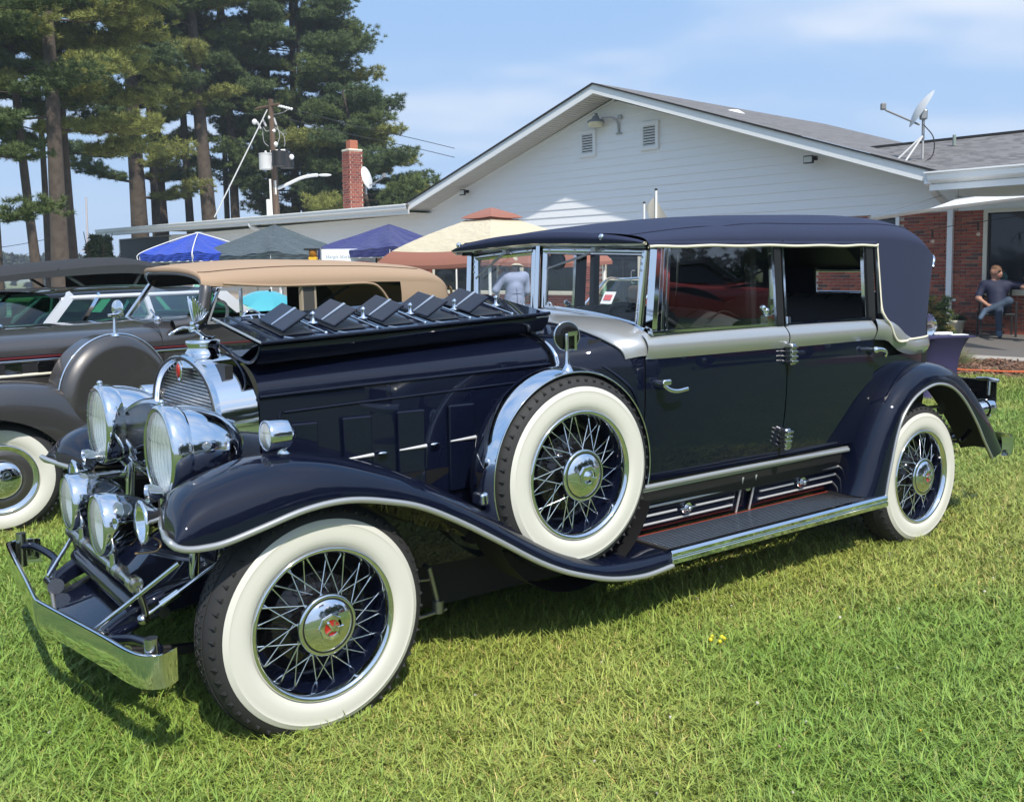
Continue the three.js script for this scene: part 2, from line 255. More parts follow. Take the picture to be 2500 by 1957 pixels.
  for (let r = 0; r < 35; r++) for (let k = -150; k < 20; k++) {
    const x = k * 0.2115 + (r % 2) * 0.106, y = 0.31 + r * 0.0677; if (x < -33 || x > 3.8 || hole(x, y)) continue;
    const mi = H(k, r, 9) < 0.42 ? 0 : H(k, r, 9) < 0.68 ? 1 : H(k, r, 9) < 0.84 ? 2 : H(k, r, 9) < 0.94 ? 3 : 4, seen = x > -0.95 && x < 1.2 && count < 300 && (y > 0.3);
    if (seen) { const m = new THREE.Mesh(bg, brickMs[mi]); m.name = 'brick'; m.position.set(x, y, 0.006 + 0.004 * H(k, r, 2)); HOUSE.add(m); count++; } else if (x > -3 || (x > -24 && x < -7)) bulk[mi].push(bg.clone().translate(x, y, 0.006));
  }
  bulk.forEach((l, i) => l.length && tag(part('brickwork', l, brickMs[i], HOUSE), null, null, null, 'stuff'));
  part('mortar', box(47, 2.66, 0.01, -19.6, 1.33, -0.008), std([0.56, 0.47, 0.37], 0.95), HOUSE);
  // windows and door
  const dg = phys([0.012, 0.016, 0.02], 0.03, { specularIntensity: 1 });
  const window1 = (name, x0, x1, y0, y1, mull = [], fw = 0.075, m = M.cream) => { const w = grp(name, HOUSE); part('frame', [box(x1 - x0 + fw, fw, 0.07, (x0 + x1) / 2, y1, 0.03), box(fw, y1 - y0, 0.07, x0, (y0 + y1) / 2, 0.031), box(fw, y1 - y0, 0.07, x1, (y0 + y1) / 2, 0.031), ...mull.map((x) => box(fw * 1.4, y1 - y0, 0.06, x, (y0 + y1) / 2, 0.028))], m, w); part('sill', rbox(x1 - x0 + 0.22, 0.11, 0.14, 0.015, (x0 + x1) / 2, y0 - 0.03, 0.05), m, w); part('pane', box(x1 - x0, y1 - y0, 0.012, (x0 + x1) / 2, (y0 + y1) / 2, 0.004), dg, w); part('inner_frame', [box(0.035, y1 - y0 - fw, 0.03, x0 + 0.06, (y0 + y1) / 2, 0.02), box(x1 - x0, 0.03, 0.03, (x0 + x1) / 2, y1 - 0.05, 0.02)], M.dark, w); return w; };
  window1('window', 0.57, 3.4, 1.1, 2.62); window1('window', -16.5, -10.2, 1.0, 2.45, [-14.5, -12.4]); window1('window', -1.7, -1.17, 1.65, 2.62, [], 0.075, trim);
  const dr = grp('glass_door', HOUSE); part('frame', [box(0.10, 2.2, 0.06, -9.2, 1.4, 0.03), box(0.10, 2.2, 0.06, -7.98, 1.4, 0.03), box(1.3, 0.1, 0.06, -8.6, 2.5, 0.03), box(1.15, 0.07, 0.05, -8.6, 1.35, 0.03), box(1.15, 0.2, 0.05, -8.6, 0.4, 0.03)], M.cream, dr); part('pane', box(1.15, 2.1, 0.012, -8.6, 1.4, 0.0), dg, dr); part('handle', tube([[-8.12, 1.25, 0.06], [-8.2, 1.27, 0.1], [-8.2, 1.55, 0.1], [-8.12, 1.57, 0.06]], 0.014, 14, 6), M.steel, dr);
  // gable louvres
  for (const [x0, x1, y0, y1] of [[-10.03, -9.46, 4.6, 5.29], [-7.92, -7.35, 4.58, 5.27]]) { const v = grp('gable_vent', HOUSE); part('frame', frameShape([[x0, y0], [x1, y0], [x1, y1], [x0, y1]], [[x0 + 0.09, y0 + 0.09], [x1 - 0.09, y0 + 0.09], [x1 - 0.09, y1 - 0.09], [x0 + 0.09, y1 - 0.09]].reverse(), 0.08).translate(0, 0, 0.05), trim, v); part('backing', box(x1 - x0 - 0.1, y1 - y0 - 0.1, 0.01, (x0 + x1) / 2, (y0 + y1) / 2, 0.03), M.black, v); for (let k = 0; k < 8; k++) part('louvre', box(x1 - x0 - 0.18, 0.012, 0.07).rotateX(0.7).translate((x0 + x1) / 2, y0 + 0.12 + k * (y1 - y0 - 0.2) / 7.2, 0.06), trim, v); }
  // downspouts
  const dsp = grp('downspout', HOUSE); part('pipe', [box(0.105, 2.3, 0.08, -0.09, 1.60, 0.06), bar([-0.09, 2.72, 0.06], [-0.17, 2.95, 0.5], 0.105, 0.08), bar([-0.17, 2.93, 0.48], [-0.17, 3.18, 0.95], 0.105, 0.08), bar([-0.09, 0.52, 0.06], [-0.16, 0.38, 0.16], 0.13, 0.09)], trim, dsp); part('strap', [box(0.26, 0.035, 0.02, -0.09, 0.92, 0.05)], trim, dsp); part('drain_shoe', bar([-0.12, 0.42, 0.14], [-0.06, 0.30, 0.4], 0.16, 0.12), M.black, dsp);
  const dsp2 = grp('downspout', HOUSE); part('pipe', [tube([[-27, 3.62, 0.9], [-26.95, 3.45, 0.85], [-26.6, 3.25, 0.4], [-26.2, 3.0, 0.08]], 0.07, 20, 8), box(0.12, 2.7, 0.09, -26.2, 1.65, 0.06)], trim, dsp2);
}
function onHouse(p) { const d = p.clone().sub(P0); return { x: -(d.x * WD.x + d.z * WD.z), z: d.x * WN.x + d.z * WN.z, y: p.y }; }
// ================================================================ TREES
const bark = std([0.085, 0.068, 0.055], 0.95, { map: tex(128, 256, (u, v) => { const a = tn(u, v * 0.5, 14, 4, 3), b = tn(u, v, 30, 3, 5); const k = 0.35 + 1.1 * a * (0.5 + b); return [k, k * 0.94, k * 0.88]; }), bumpMap: tex(128, 256, (u, v) => tn(u, v * 0.5, 14, 4, 3)), bumpScale: 0.04 });
const needleM = std([1, 1, 1], 0.85);
function tuftGeo(n, L, w, sd) { // a spray of needles
  const p = [], keep = seed; seed = sd;
  for (let i = 0; i < n; i++) { const a = rr(0, 6.283), e = rr(-0.35, 1.2), d = V(Math.cos(a) * Math.cos(e), Math.sin(e), Math.sin(a) * Math.cos(e)), s = d.clone().cross(V(rr(-1, 1), rr(-1, 1), rr(-1, 1))).normalize().multiplyScalar(w), o = d.clone().multiplyScalar(rr(0, 0.35) * L), t = d.clone().multiplyScalar(L * rr(0.7, 1.1)).add(o); o.y -= 0.0; p.push(o.x - s.x, o.y - s.y, o.z - s.z, o.x + s.x, o.y + s.y, o.z + s.z, t.x, t.y, t.z); }
  seed = keep; const g = new THREE.BufferGeometry(); g.setAttribute('position', new THREE.Float32BufferAttribute(p, 3)); g.setAttribute('uv', new THREE.BufferAttribute(new Float32Array(p.length / 3 * 2), 2)); g.computeVertexNormals(); return g;
}
const tuft = tuftGeo(46, 0.42, 0.024, 77);
function crownMesh(pts, geo, mat, parent, colFn) { const im = new THREE.InstancedMesh(geo, mat, pts.length), m4 = new THREE.Matrix4(), q = new THREE.Quaternion(), e = new THREE.Euler(), c = new THREE.Color(); pts.forEach((t, i) => { q.setFromEuler(e.set(rr(-0.6, 0.6), rr(0, 6.3), rr(-0.6, 0.6))); m4.compose(t.p, q, V(t.s, t.s * rr(0.8, 1.1), t.s)); im.setMatrixAt(i, m4); const k = colFn(t); im.setColorAt(i, c.setRGB(...k)); }); im.name = 'crown'; parent.add(im); return im; }
function pine(label, base, H0, R, { lean = [0, 0], start = 0.35, spread = 3.2, limbs = 30, light = 0.2, group, dens = 1, top = 1, ts = 1 } = {}) {
  const t = thing('pine_tree', label, 'tree', base.toArray(), 0, group), T = curve([[0, -0.3, 0], [lean[0] * 0.3, H0 * 0.33, lean[1] * 0.3], [lean[0] * 0.62 + rr(-0.2, 0.2), H0 * 0.66, lean[1] * 0.62], [lean[0], H0, lean[1]]]);
  part('trunk', sheet((u, v) => { const p = T.getPoint(u), r = R * (1 - 0.72 * u) * (1 + 0.35 * Math.pow(1 - u, 12)) * (1 + 0.08 * (noise(v * 9, u * 30, R * 50) - 0.5)), a = v * Math.PI * 2; return [p.x + r * Math.cos(a), p.y, p.z + r * Math.sin(a)]; }, 26, 12, [H0 * 0.35, 2]), bark, t);
  const L = [], tips = [];
  for (let i = 0; i < limbs; i++) {
    const k = start + (1 - start) * Math.pow((i + rnd()) / limbs, 0.9) * 0.98, p = T.getPoint(clamp(k)), a = i * 2.4 + rr(-0.5, 0.5), reach = spread * rr(0.55, 1.1) * (0.35 + 1.25 * Math.pow(1 - Math.abs((k - start) / (1 - start) - 0.35), 1.3)) * top, up = rr(-0.05, 0.35) * reach;
    const q = V(p.x + Math.cos(a) * reach, p.y + up, p.z + Math.sin(a) * reach), mid = p.clone().lerp(q, 0.5).add(V(rr(-0.2, 0.2), -0.08 * reach + rr(-0.15, 0.2), rr(-0.2, 0.2)));
    L.push(tube([p, mid, q], Math.max(0.014, R * 0.16 * (1 - 0.5 * k)), 7, 4));
    const n = Math.round(reach * 13 * dens), C = curve([p, mid, q]);
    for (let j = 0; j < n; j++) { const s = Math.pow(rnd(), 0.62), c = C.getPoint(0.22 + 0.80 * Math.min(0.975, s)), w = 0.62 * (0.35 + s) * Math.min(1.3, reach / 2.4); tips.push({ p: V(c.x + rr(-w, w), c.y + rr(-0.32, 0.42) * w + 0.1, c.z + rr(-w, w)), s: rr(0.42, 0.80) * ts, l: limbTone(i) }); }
  }
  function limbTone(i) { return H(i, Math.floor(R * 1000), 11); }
  part('limbs', L, bark, t).userData.kind = 'stuff';
  crownMesh(tips, tuft, needleM, t, (q) => { const y = q.l < light ? 1 : 0, b = rr(0.75, 1.25); return y ? [0.20 * b, 0.215 * b, 0.05 * b] : [lerp(0.055, 0.095, q.l) * b, lerp(0.092, 0.13, q.l) * b, lerp(0.04, 0.035, q.l) * b]; }).userData.kind = 'stuff';  // sunlit sprays are put into the colour as lighter limbs
  return t;
}
{
  const G = (px, d) => { const p = at(px, 640, d); p.y = -0.2; return p; };
  const D = [
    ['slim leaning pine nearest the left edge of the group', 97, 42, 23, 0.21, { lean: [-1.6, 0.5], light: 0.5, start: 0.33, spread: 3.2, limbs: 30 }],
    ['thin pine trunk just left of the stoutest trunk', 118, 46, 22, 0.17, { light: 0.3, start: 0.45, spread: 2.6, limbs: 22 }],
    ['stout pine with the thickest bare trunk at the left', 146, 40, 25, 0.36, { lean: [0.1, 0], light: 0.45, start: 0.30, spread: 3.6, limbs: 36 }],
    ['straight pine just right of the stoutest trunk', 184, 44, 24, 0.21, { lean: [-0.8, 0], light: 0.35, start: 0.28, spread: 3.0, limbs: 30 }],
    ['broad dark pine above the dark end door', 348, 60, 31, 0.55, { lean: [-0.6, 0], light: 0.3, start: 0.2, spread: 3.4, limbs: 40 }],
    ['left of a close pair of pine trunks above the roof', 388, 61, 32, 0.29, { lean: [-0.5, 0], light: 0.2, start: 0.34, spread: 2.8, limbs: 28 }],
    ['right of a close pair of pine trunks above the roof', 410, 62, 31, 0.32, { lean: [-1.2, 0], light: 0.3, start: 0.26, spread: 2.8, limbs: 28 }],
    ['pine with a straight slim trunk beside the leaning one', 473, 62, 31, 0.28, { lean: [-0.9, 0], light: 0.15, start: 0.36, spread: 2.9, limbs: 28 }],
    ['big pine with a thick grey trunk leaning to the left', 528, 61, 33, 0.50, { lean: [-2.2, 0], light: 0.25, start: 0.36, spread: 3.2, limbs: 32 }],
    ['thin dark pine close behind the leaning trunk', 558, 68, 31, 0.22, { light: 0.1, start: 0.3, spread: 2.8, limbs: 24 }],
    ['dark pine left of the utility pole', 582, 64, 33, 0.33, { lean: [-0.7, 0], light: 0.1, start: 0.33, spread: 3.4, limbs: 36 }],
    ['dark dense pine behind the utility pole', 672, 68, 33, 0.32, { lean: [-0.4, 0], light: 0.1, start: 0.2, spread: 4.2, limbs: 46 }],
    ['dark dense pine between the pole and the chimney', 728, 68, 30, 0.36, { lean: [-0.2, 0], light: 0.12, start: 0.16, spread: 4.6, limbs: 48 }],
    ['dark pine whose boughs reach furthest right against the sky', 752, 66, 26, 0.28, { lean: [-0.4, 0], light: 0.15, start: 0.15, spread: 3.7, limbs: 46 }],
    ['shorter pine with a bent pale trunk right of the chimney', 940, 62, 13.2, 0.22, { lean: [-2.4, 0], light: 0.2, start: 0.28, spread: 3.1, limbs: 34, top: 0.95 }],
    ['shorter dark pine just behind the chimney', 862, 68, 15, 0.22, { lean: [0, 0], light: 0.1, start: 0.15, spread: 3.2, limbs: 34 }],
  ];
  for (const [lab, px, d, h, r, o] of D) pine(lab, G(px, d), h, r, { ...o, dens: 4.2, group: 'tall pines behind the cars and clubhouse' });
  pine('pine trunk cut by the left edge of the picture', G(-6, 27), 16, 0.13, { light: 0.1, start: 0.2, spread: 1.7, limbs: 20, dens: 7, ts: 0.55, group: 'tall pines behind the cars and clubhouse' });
  // unseen pines added behind the viewer to darken reflections in paint and glass
  const back = pine('added unseen pine behind the viewer, darkening the reflections in the doors of the navy car', V(30, 0, -4), 11, 0.2, { light: 0.1, start: 0.06, spread: 3.2, limbs: 40, dens: 2.0, group: 'added pines behind the viewer' });
  [[27, 3], [33, 1], [25, 9], [31, 10], [24, 15], [29, 17], [34, 7], [22, 21], [37, -8]].forEach(([x, z], i) => { const c = back.clone(); c.name = numbered('pine_tree'); c.position.set(x, 0, z); c.rotation.y = i * 1.3; scene.add(c); });
  // leafy shrub by the far corner of the house
  const leaf = tuftGeo(26, 0.2, 0.05, 31), sh = thing('shrub', 'loose green shrub beside the dark door at the far left end', 'shrub', G(245, 47).toArray()), pts = [];
  part('stem', [0, 1, 2, 3, 4, 5, 6].map((i) => tube([[0, 0, 0], [Math.cos(i) * 0.4, 1.3, Math.sin(i) * 0.4], [Math.cos(i) * 0.95, 2.9 + (i % 3) * 0.5, Math.sin(i) * 0.9]], 0.02, 8, 4)), M.wood, sh);
  for (let i = 0; i < 560; i++) { const a = rr(0, 6.3), y = rr(0.6, 3.7), r = 1.1 * Math.sqrt(rnd()) * (1.1 - 0.18 * y); pts.push({ p: V(Math.cos(a) * r, y, Math.sin(a) * r), s: rr(0.6, 1.2) }); }
  crownMesh(pts, leaf, needleM, sh, () => { const b = rr(0.7, 1.3); return [0.07 * b, 0.11 * b, 0.03 * b]; }).userData.kind = 'stuff';
  // far wood along the horizon (in front and behind the viewer)
  const blob = tuftGeo(60, 1.3, 0.45, 99), far = [];
  for (let i = 0; i < 5200; i++) { const a = i < 2600 ? rr(-1.05, 0.9) : rr(0, 6.283), R = rr(300, 318), x = Math.sin(a) * R, z = -Math.cos(a) * R, hh = 7.4 + 2.4 * fbm(a * 25, 3) ; far.push({ p: V(x, -1.6 + hh * Math.pow(rnd(), 0.7), z), s: rr(0.8, 1.6) }); }
  const w = crownMesh(far, blob, needleM, scene, () => { const b = rr(0.7, 1.25); return [0.040 * b, 0.060 * b, 0.030 * b]; }); w.name = 'far_wood'; tag(w, 'hazy line of far woodland beyond the field at the horizon', 'woodland', null, 'stuff');
}
// ================================================================ THE TOURING CAR (x rearward, y up, z towards the camera side)
const CAR = thing('vintage_car', 'navy blue vintage limousine with silver belt and raised hood flaps, nearest on the grass', 'car', [-1.1457, 0, -3.9043], 0.643);
// ---- wheels: axis +z, outer whitewall face at z = 0
const WH = {};
{
  const prof = [[0.262, -0.022], [0.268, -0.006], [0.30, 0.004], [0.345, -0.001], [0.372, -0.012], [0.39, -0.024], [0.402, -0.042], [0.4085, -0.066], [0.41, -0.092], [0.4085, -0.118], [0.402, -0.142], [0.39, -0.158], [0.345, -0.178], [0.30, -0.182], [0.262, -0.16]];
  const list = [lathe(prof, 96).rotateX(Math.PI / 2)];
  // shoulder lugs and zig-zag tread ribs
  const n = 54;
  for (let i = 0; i < n; i++) for (const s of [0, 1]) {
    const a = (i + s * 0.5) / n * Math.PI * 2;
    const g = new THREE.CylinderGeometry(0.002, 0.009, 0.05, 3, 1).rotateX(-Math.PI / 2 + 0.36).scale(1, 1, 1);
    g.translate(0, 0.3935, -0.037); const gg = s ? mirror(g).translate(0, 0, -0.184) : g; gg.rotateZ(a); list.push(gg);
  }
  for (let i = 0; i < 72; i++) for (const [z, t] of [[-0.075, 0.5], [-0.092, -0.5], [-0.109, 0.5]]) list.push(box(0.0035, 0.0035, 0.018).rotateY(t * 1.3).translate(0, 0.4105, z).rotateZ((i + t * 0.5) / 72 * Math.PI * 2));
  for (const z of [-0.06, -0.124]) list.push(new THREE.TorusGeometry(0.409, 0.0022, 4, 96).translate(0, 0, z));
  WH.tyre = join(list);
  WH.wall = lathe([[0.264, -0.014], [0.270, -0.002], [0.285, 0.0045], [0.302, 0.0068], [0.325, 0.0055], [0.338, 0.0035], [0.3405, 0.0055], [0.344, 0.0055], [0.347, 0.0022], [0.356, -0.0015], [0.3605, -0.005]], 96).rotateX(Math.PI / 2);
  WH.rim = lathe([[0.2645, -0.02], [0.2665, -0.004], [0.263, 0.004], [0.257, 0.006], [0.25, 0.002], [0.244, -0.008], [0.2405, -0.02]], 96).rotateX(Math.PI / 2);
  WH.well = lathe([[0.2405, -0.02], [0.236, -0.035], [0.231, -0.05], [0.231, -0.12], [0.20, -0.13]], 72).rotateX(Math.PI / 2);
  WH.drum = lathe([[0.2, -0.13], [0.175, -0.12], [0.17, -0.088], [0.158, -0.078], [0.13, -0.074], [0.105, -0.06], [0.09, -0.03], [0.09, 0.0]], 48).rotateX(Math.PI / 2);
  WH.spoke = new THREE.CylinderGeometry(0.0027, 0.0027, 1, 6);
  WH.nipple = new THREE.CylinderGeometry(0.0042, 0.0042, 0.022, 6);
  WH.cap = lathe([[0.094, -0.03], [0.1, -0.012], [0.107, 0.004], [0.1065, 0.012], [0.101, 0.016], [0.0945, 0.0165], [0.092, 0.0145], [0.089, 0.0145], [0.086, 0.0185], [0.075, 0.026], [0.055, 0.033], [0.04, 0.036]], 64).rotateX(Math.PI / 2);
  WH.capRing = lathe([[0.0945, 0.0168], [0.092, 0.0158], [0.0895, 0.0168]], 64).rotateX(Math.PI / 2);
  WH.oct = (() => { const s = new THREE.Shape(); for (let i = 0; i < 8; i++) { const a = (i + 0.5) / 8 * Math.PI * 2; s.lineTo(Math.cos(a) * 0.043, Math.sin(a) * 0.043) ; if (i === 0) s.moveTo(Math.cos(a) * 0.043, Math.sin(a) * 0.043); } const h = new THREE.Path(); h.absarc(0, 0, 0.029, 0, Math.PI * 2, true); s.holes.push(h); return new THREE.ExtrudeGeometry(s, { depth: 0.010, bevelEnabled: true, bevelSize: 0.003, bevelThickness: 0.003, bevelSegments: 2, curveSegments: 20 }).translate(0, 0, 0.031); })();
  WH.disc = new THREE.CylinderGeometry(0.0295, 0.0295, 0.006, 28).rotateX(Math.PI / 2).translate(0, 0, 0.037);
  WH.vee = join([bar([-0.006, 0.022, 0.042], [0.004, -0.016, 0.043], 0.009, 0.006), bar([0.016, 0.016, 0.042], [0.002, -0.016, 0.043], 0.007, 0.006), bar([-0.025, -0.012, 0.0415], [0.022, -0.003, 0.0415], 0.006, 0.005), ball(0.007, -0.006, 0.02, 0.042, 8)]);
  WH.boss = lathe([[0.028, 0.030], [0.027, 0.038], [0.016, 0.040], [0.013, 0.046], [0, 0.05]], 24).rotateX(Math.PI / 2);
}
const font = await new FontLoader().loadAsync('fonts/droid/droid_sans_bold.typeface.json');
const text = (s, size, depth = 0.001) => { const g = new TextGeometry(s, { font, size, depth, curveSegments: 3 }); g.computeBoundingBox(); const b = g.boundingBox; return g.translate(-(b.min.x + b.max.x) / 2, -(b.min.y + b.max.y) / 2, 0); };
function makeWheel(name, parent, pos, rotZ, { flip = false, emblem = true, paint = M.navy } = {}) {
  const w = grp(name, parent, pos, [0, flip ? Math.PI : 0, 0]);
  const r = (n, g, m) => { const o = part(n, g, m, w); o.rotation.z = rotZ; return o; };
  r('tyre', WH.tyre, M.rubber); r('whitewall', WH.wall, M.whitewall); r('rim', WH.rim, M.chrome); r('rim_well', WH.well, paint); r('hub_drum', WH.drum, M.blackGloss);
  const c = Math.cos, s = Math.sin;
  for (let i = 0; i < 40; i++) {
    const k = i % 4, base = Math.floor(i / 4) / 10 * Math.PI * 2 + rotZ;
    const cfg = [[0.0, 0.34, -0.002, -0.040], [0.16, -0.34, -0.002, -0.050], [0.22, 0.62, -0.05, -0.052], [0.42, 0.02, -0.066, -0.060]][k];
    const a = V(0.098 * c(base + cfg[0]), 0.098 * s(base + cfg[0]), cfg[2]), b = V(0.2325 * c(base + cfg[1] + 0.16), 0.2325 * s(base + cfg[1] + 0.16), cfg[3]);
    const o = new THREE.Mesh(WH.spoke, M.chrome); o.name = 'spoke'; const d = b.clone().sub(a);
    o.position.copy(a).add(b).multiplyScalar(0.5); o.quaternion.setFromUnitVectors(V(0, 1, 0), d.clone().normalize()); o.scale.y = d.length(); w.add(o);
    const nn = new THREE.Mesh(WH.nipple, M.chrome); nn.name = 'spoke_nipple'; nn.position.copy(b).addScaledVector(d.normalize(), -0.012); nn.quaternion.copy(o.quaternion); w.add(nn);
  }
  r('hub_cap', [WH.cap, WH.oct], M.chrome); r('cap_ring', WH.capRing, M.black);
  if (emblem) { r('emblem_disc', WH.disc, M.red); r('emblem', WH.vee, M.chrome); r('cap_lettering', [text('ON', 0.0085).translate(0, 0.0795, 0.0235), text('OFF', 0.0085).rotateZ(Math.PI).translate(0, -0.0795, 0.0235)], M.black); }
  else r('cap_boss', WH.boss, M.chrome);
  return w;
}
makeWheel('front_wheel', CAR, [0, 0.405, 0.835], 0.35);
makeWheel('front_wheel', CAR, [0, 0.405, -0.835], 1.1, { flip: true });
makeWheel('rear_wheel', CAR, [3.70, 0.405, 0.835], 0.9);
makeWheel('rear_wheel', CAR, [3.70, 0.405, -0.835], 0.2, { flip: true });
makeWheel('spare_wheel', CAR, [1.145, 0.765, 0.845], 0.12, { emblem: false });
makeWheel('spare_wheel', CAR, [1.145, 0.765, -0.845], 0.5, { flip: true, emblem: false });

// ---- fenders
const cat = (pts) => { const n = pts.length - 1; return (u) => { const x = clamp(u) * n, i = Math.min(n - 1, Math.floor(x)), t = x - i, P = (k) => pts[clamp(k, 0, n)]; return pts[0].map((_, c) => { const a = P(i - 1)[c], b = P(i)[c], d = P(i + 1)[c], e = P(i + 2)[c]; return 0.5 * (2 * b + (d - a) * t + (2 * a - 5 * b + 4 * d - e) * t * t + (3 * b - a - 3 * d + e) * t * t * t); }); }; };
const fE = cat([[-0.53, 0.80, 0.888], [-0.515, 0.783, 0.897], [-0.48, 0.77, 0.90], [-0.43, 0.766, 0.90], [-0.36, 0.77, 0.90], [-0.24, 0.797, 0.90], [-0.11, 0.828, 0.90], [0, 0.840, 0.90], [0.10, 0.835, 0.90], [0.22, 0.81, 0.90], [0.35, 0.77, 0.90], [0.51, 0.69, 0.90], [0.68, 0.59, 0.90], [0.86, 0.48, 0.90], [1.0, 0.41, 0.90], [1.14, 0.36, 0.905], [1.27, 0.325, 0.908], [1.44, 0.305, 0.908], [1.61, 0.315, 0.905]]);
const fC = cat([[-0.50, 0.788, 0.74], [-0.498, 0.835, 0.725], [-0.472, 0.883, 0.71], [-0.425, 0.920, 0.70], [-0.35, 0.948, 0.69], [-0.20, 0.982, 0.68], [-0.09, 0.986, 0.68], [0.01, 0.975, 0.68], [0.11, 0.953, 0.68], [0.23, 0.915, 0.68], [0.36, 0.865, 0.68], [0.51, 0.79, 0.68], [0.68, 0.692, 0.68], [0.86, 0.575, 0.68], [1.0, 0.49, 0.70], [1.13, 0.43, 0.74], [1.26, 0.392, 0.78], [1.44, 0.368, 0.84], [1.61, 0.366, 0.85]]);
const rE = cat([[3.232, 0.352, 0.90], [3.255, 0.45, 0.90], [3.29, 0.56, 0.90], [3.33, 0.68, 0.90], [3.39, 0.79, 0.90], [3.50, 0.88, 0.90], [3.64, 0.928, 0.90], [3.76, 0.935, 0.90], [3.89, 0.902, 0.90], [4.02, 0.82, 0.90], [4.16, 0.68, 0.90], [4.27, 0.55, 0.895], [4.385, 0.435, 0.885]]);
const rC = cat([[3.05, 0.39, 0.74], [3.10, 0.48, 0.74], [3.17, 0.635, 0.74], [3.24, 0.76, 0.74], [3.325, 0.875, 0.74], [3.45, 0.975, 0.74], [3.60, 1.035, 0.74], [3.78, 1.05, 0.73], [3.97, 1.015, 0.72], [4.15, 0.925, 0.72], [4.33, 0.785, 0.72], [4.50, 0.62, 0.72], [4.64, 0.455, 0.72]]);
const pw = (x, p) => Math.sign(x) * Math.pow(Math.abs(x), p);
function fenderPoint(E, C, inner, drop) {
  return (u, v) => {
    const e = E(u), c = C(u);
    if (v < 0.6) { const th = v / 0.6 * Math.PI / 2, a = 1 - pw(Math.cos(th), 0.72), b = pw(Math.sin(th), 0.78); return [lerp(e[0], c[0], b), lerp(e[1], c[1], b), lerp(e[2], c[2], a)]; }
    const t = (v - 0.6) / 0.4, zi = inner(u), d = drop(u); return [c[0] + 0.085 * t * (1 - smooth(0, 0.35, u)), c[1] - d * t * t, lerp(c[2], zi, t)];
  };
}
const fFn = fenderPoint(fE, fC, (u) => lerp(0.44, 0.50, u), (u) => lerp(0.01, 0.17, smooth(0, 0.3, u)) * (1 - smooth(0.6, 1, u)) + 0.005);
const rFn = fenderPoint(rE, rC, () => 0.56, () => 0.03);
const flip = mirror;
for (const s of [1, -1]) {
  const mir = (g) => s > 0 ? g : flip(g);
  const thick = (fn, nu) => [sheet(fn, nu, 26)], lining = (fn, nu) => mir(sheet((u, v) => { const p = fn(u, v); return [p[0], p[1] - 0.010, p[2] - 0.008]; }, nu, 20));
  const ff = part('front_fender', thick(fFn, 90).map(mir), M.navy, CAR);
  part('fender_lining', lining(fFn, 90), M.dark, ff); const pipe = []; for (let i = 0; i <= 60; i++) { const e = fE(i / 60); pipe.push([e[0] - 0.001, e[1] - 0.003, s * (e[2] + 0.003)]); }
  const nose = [[-0.522, 0.793, 0.83], [-0.50, 0.787, 0.74], [-0.465, 0.782, 0.60], [-0.415, 0.778, 0.46]].map((p) => [p[0], p[1], s * p[2]]).reverse();
  part('piping', tube([...nose, ...pipe], 0.0115, 160, 8), M.silver, ff);
  const rf = part('rear_fender', thick(rFn, 70).map(mir), M.navy, CAR);
  part('fender_lining', lining(rFn, 70), M.dark, rf); const rp = []; for (let i = 0; i <= 50; i++) { const e = rE(i / 50); rp.push([e[0], e[1] - 0.002, s * (e[2] + 0.003)]); }
  part('piping', tube(rp, 0.008, 120, 8), M.silver, rf);
}
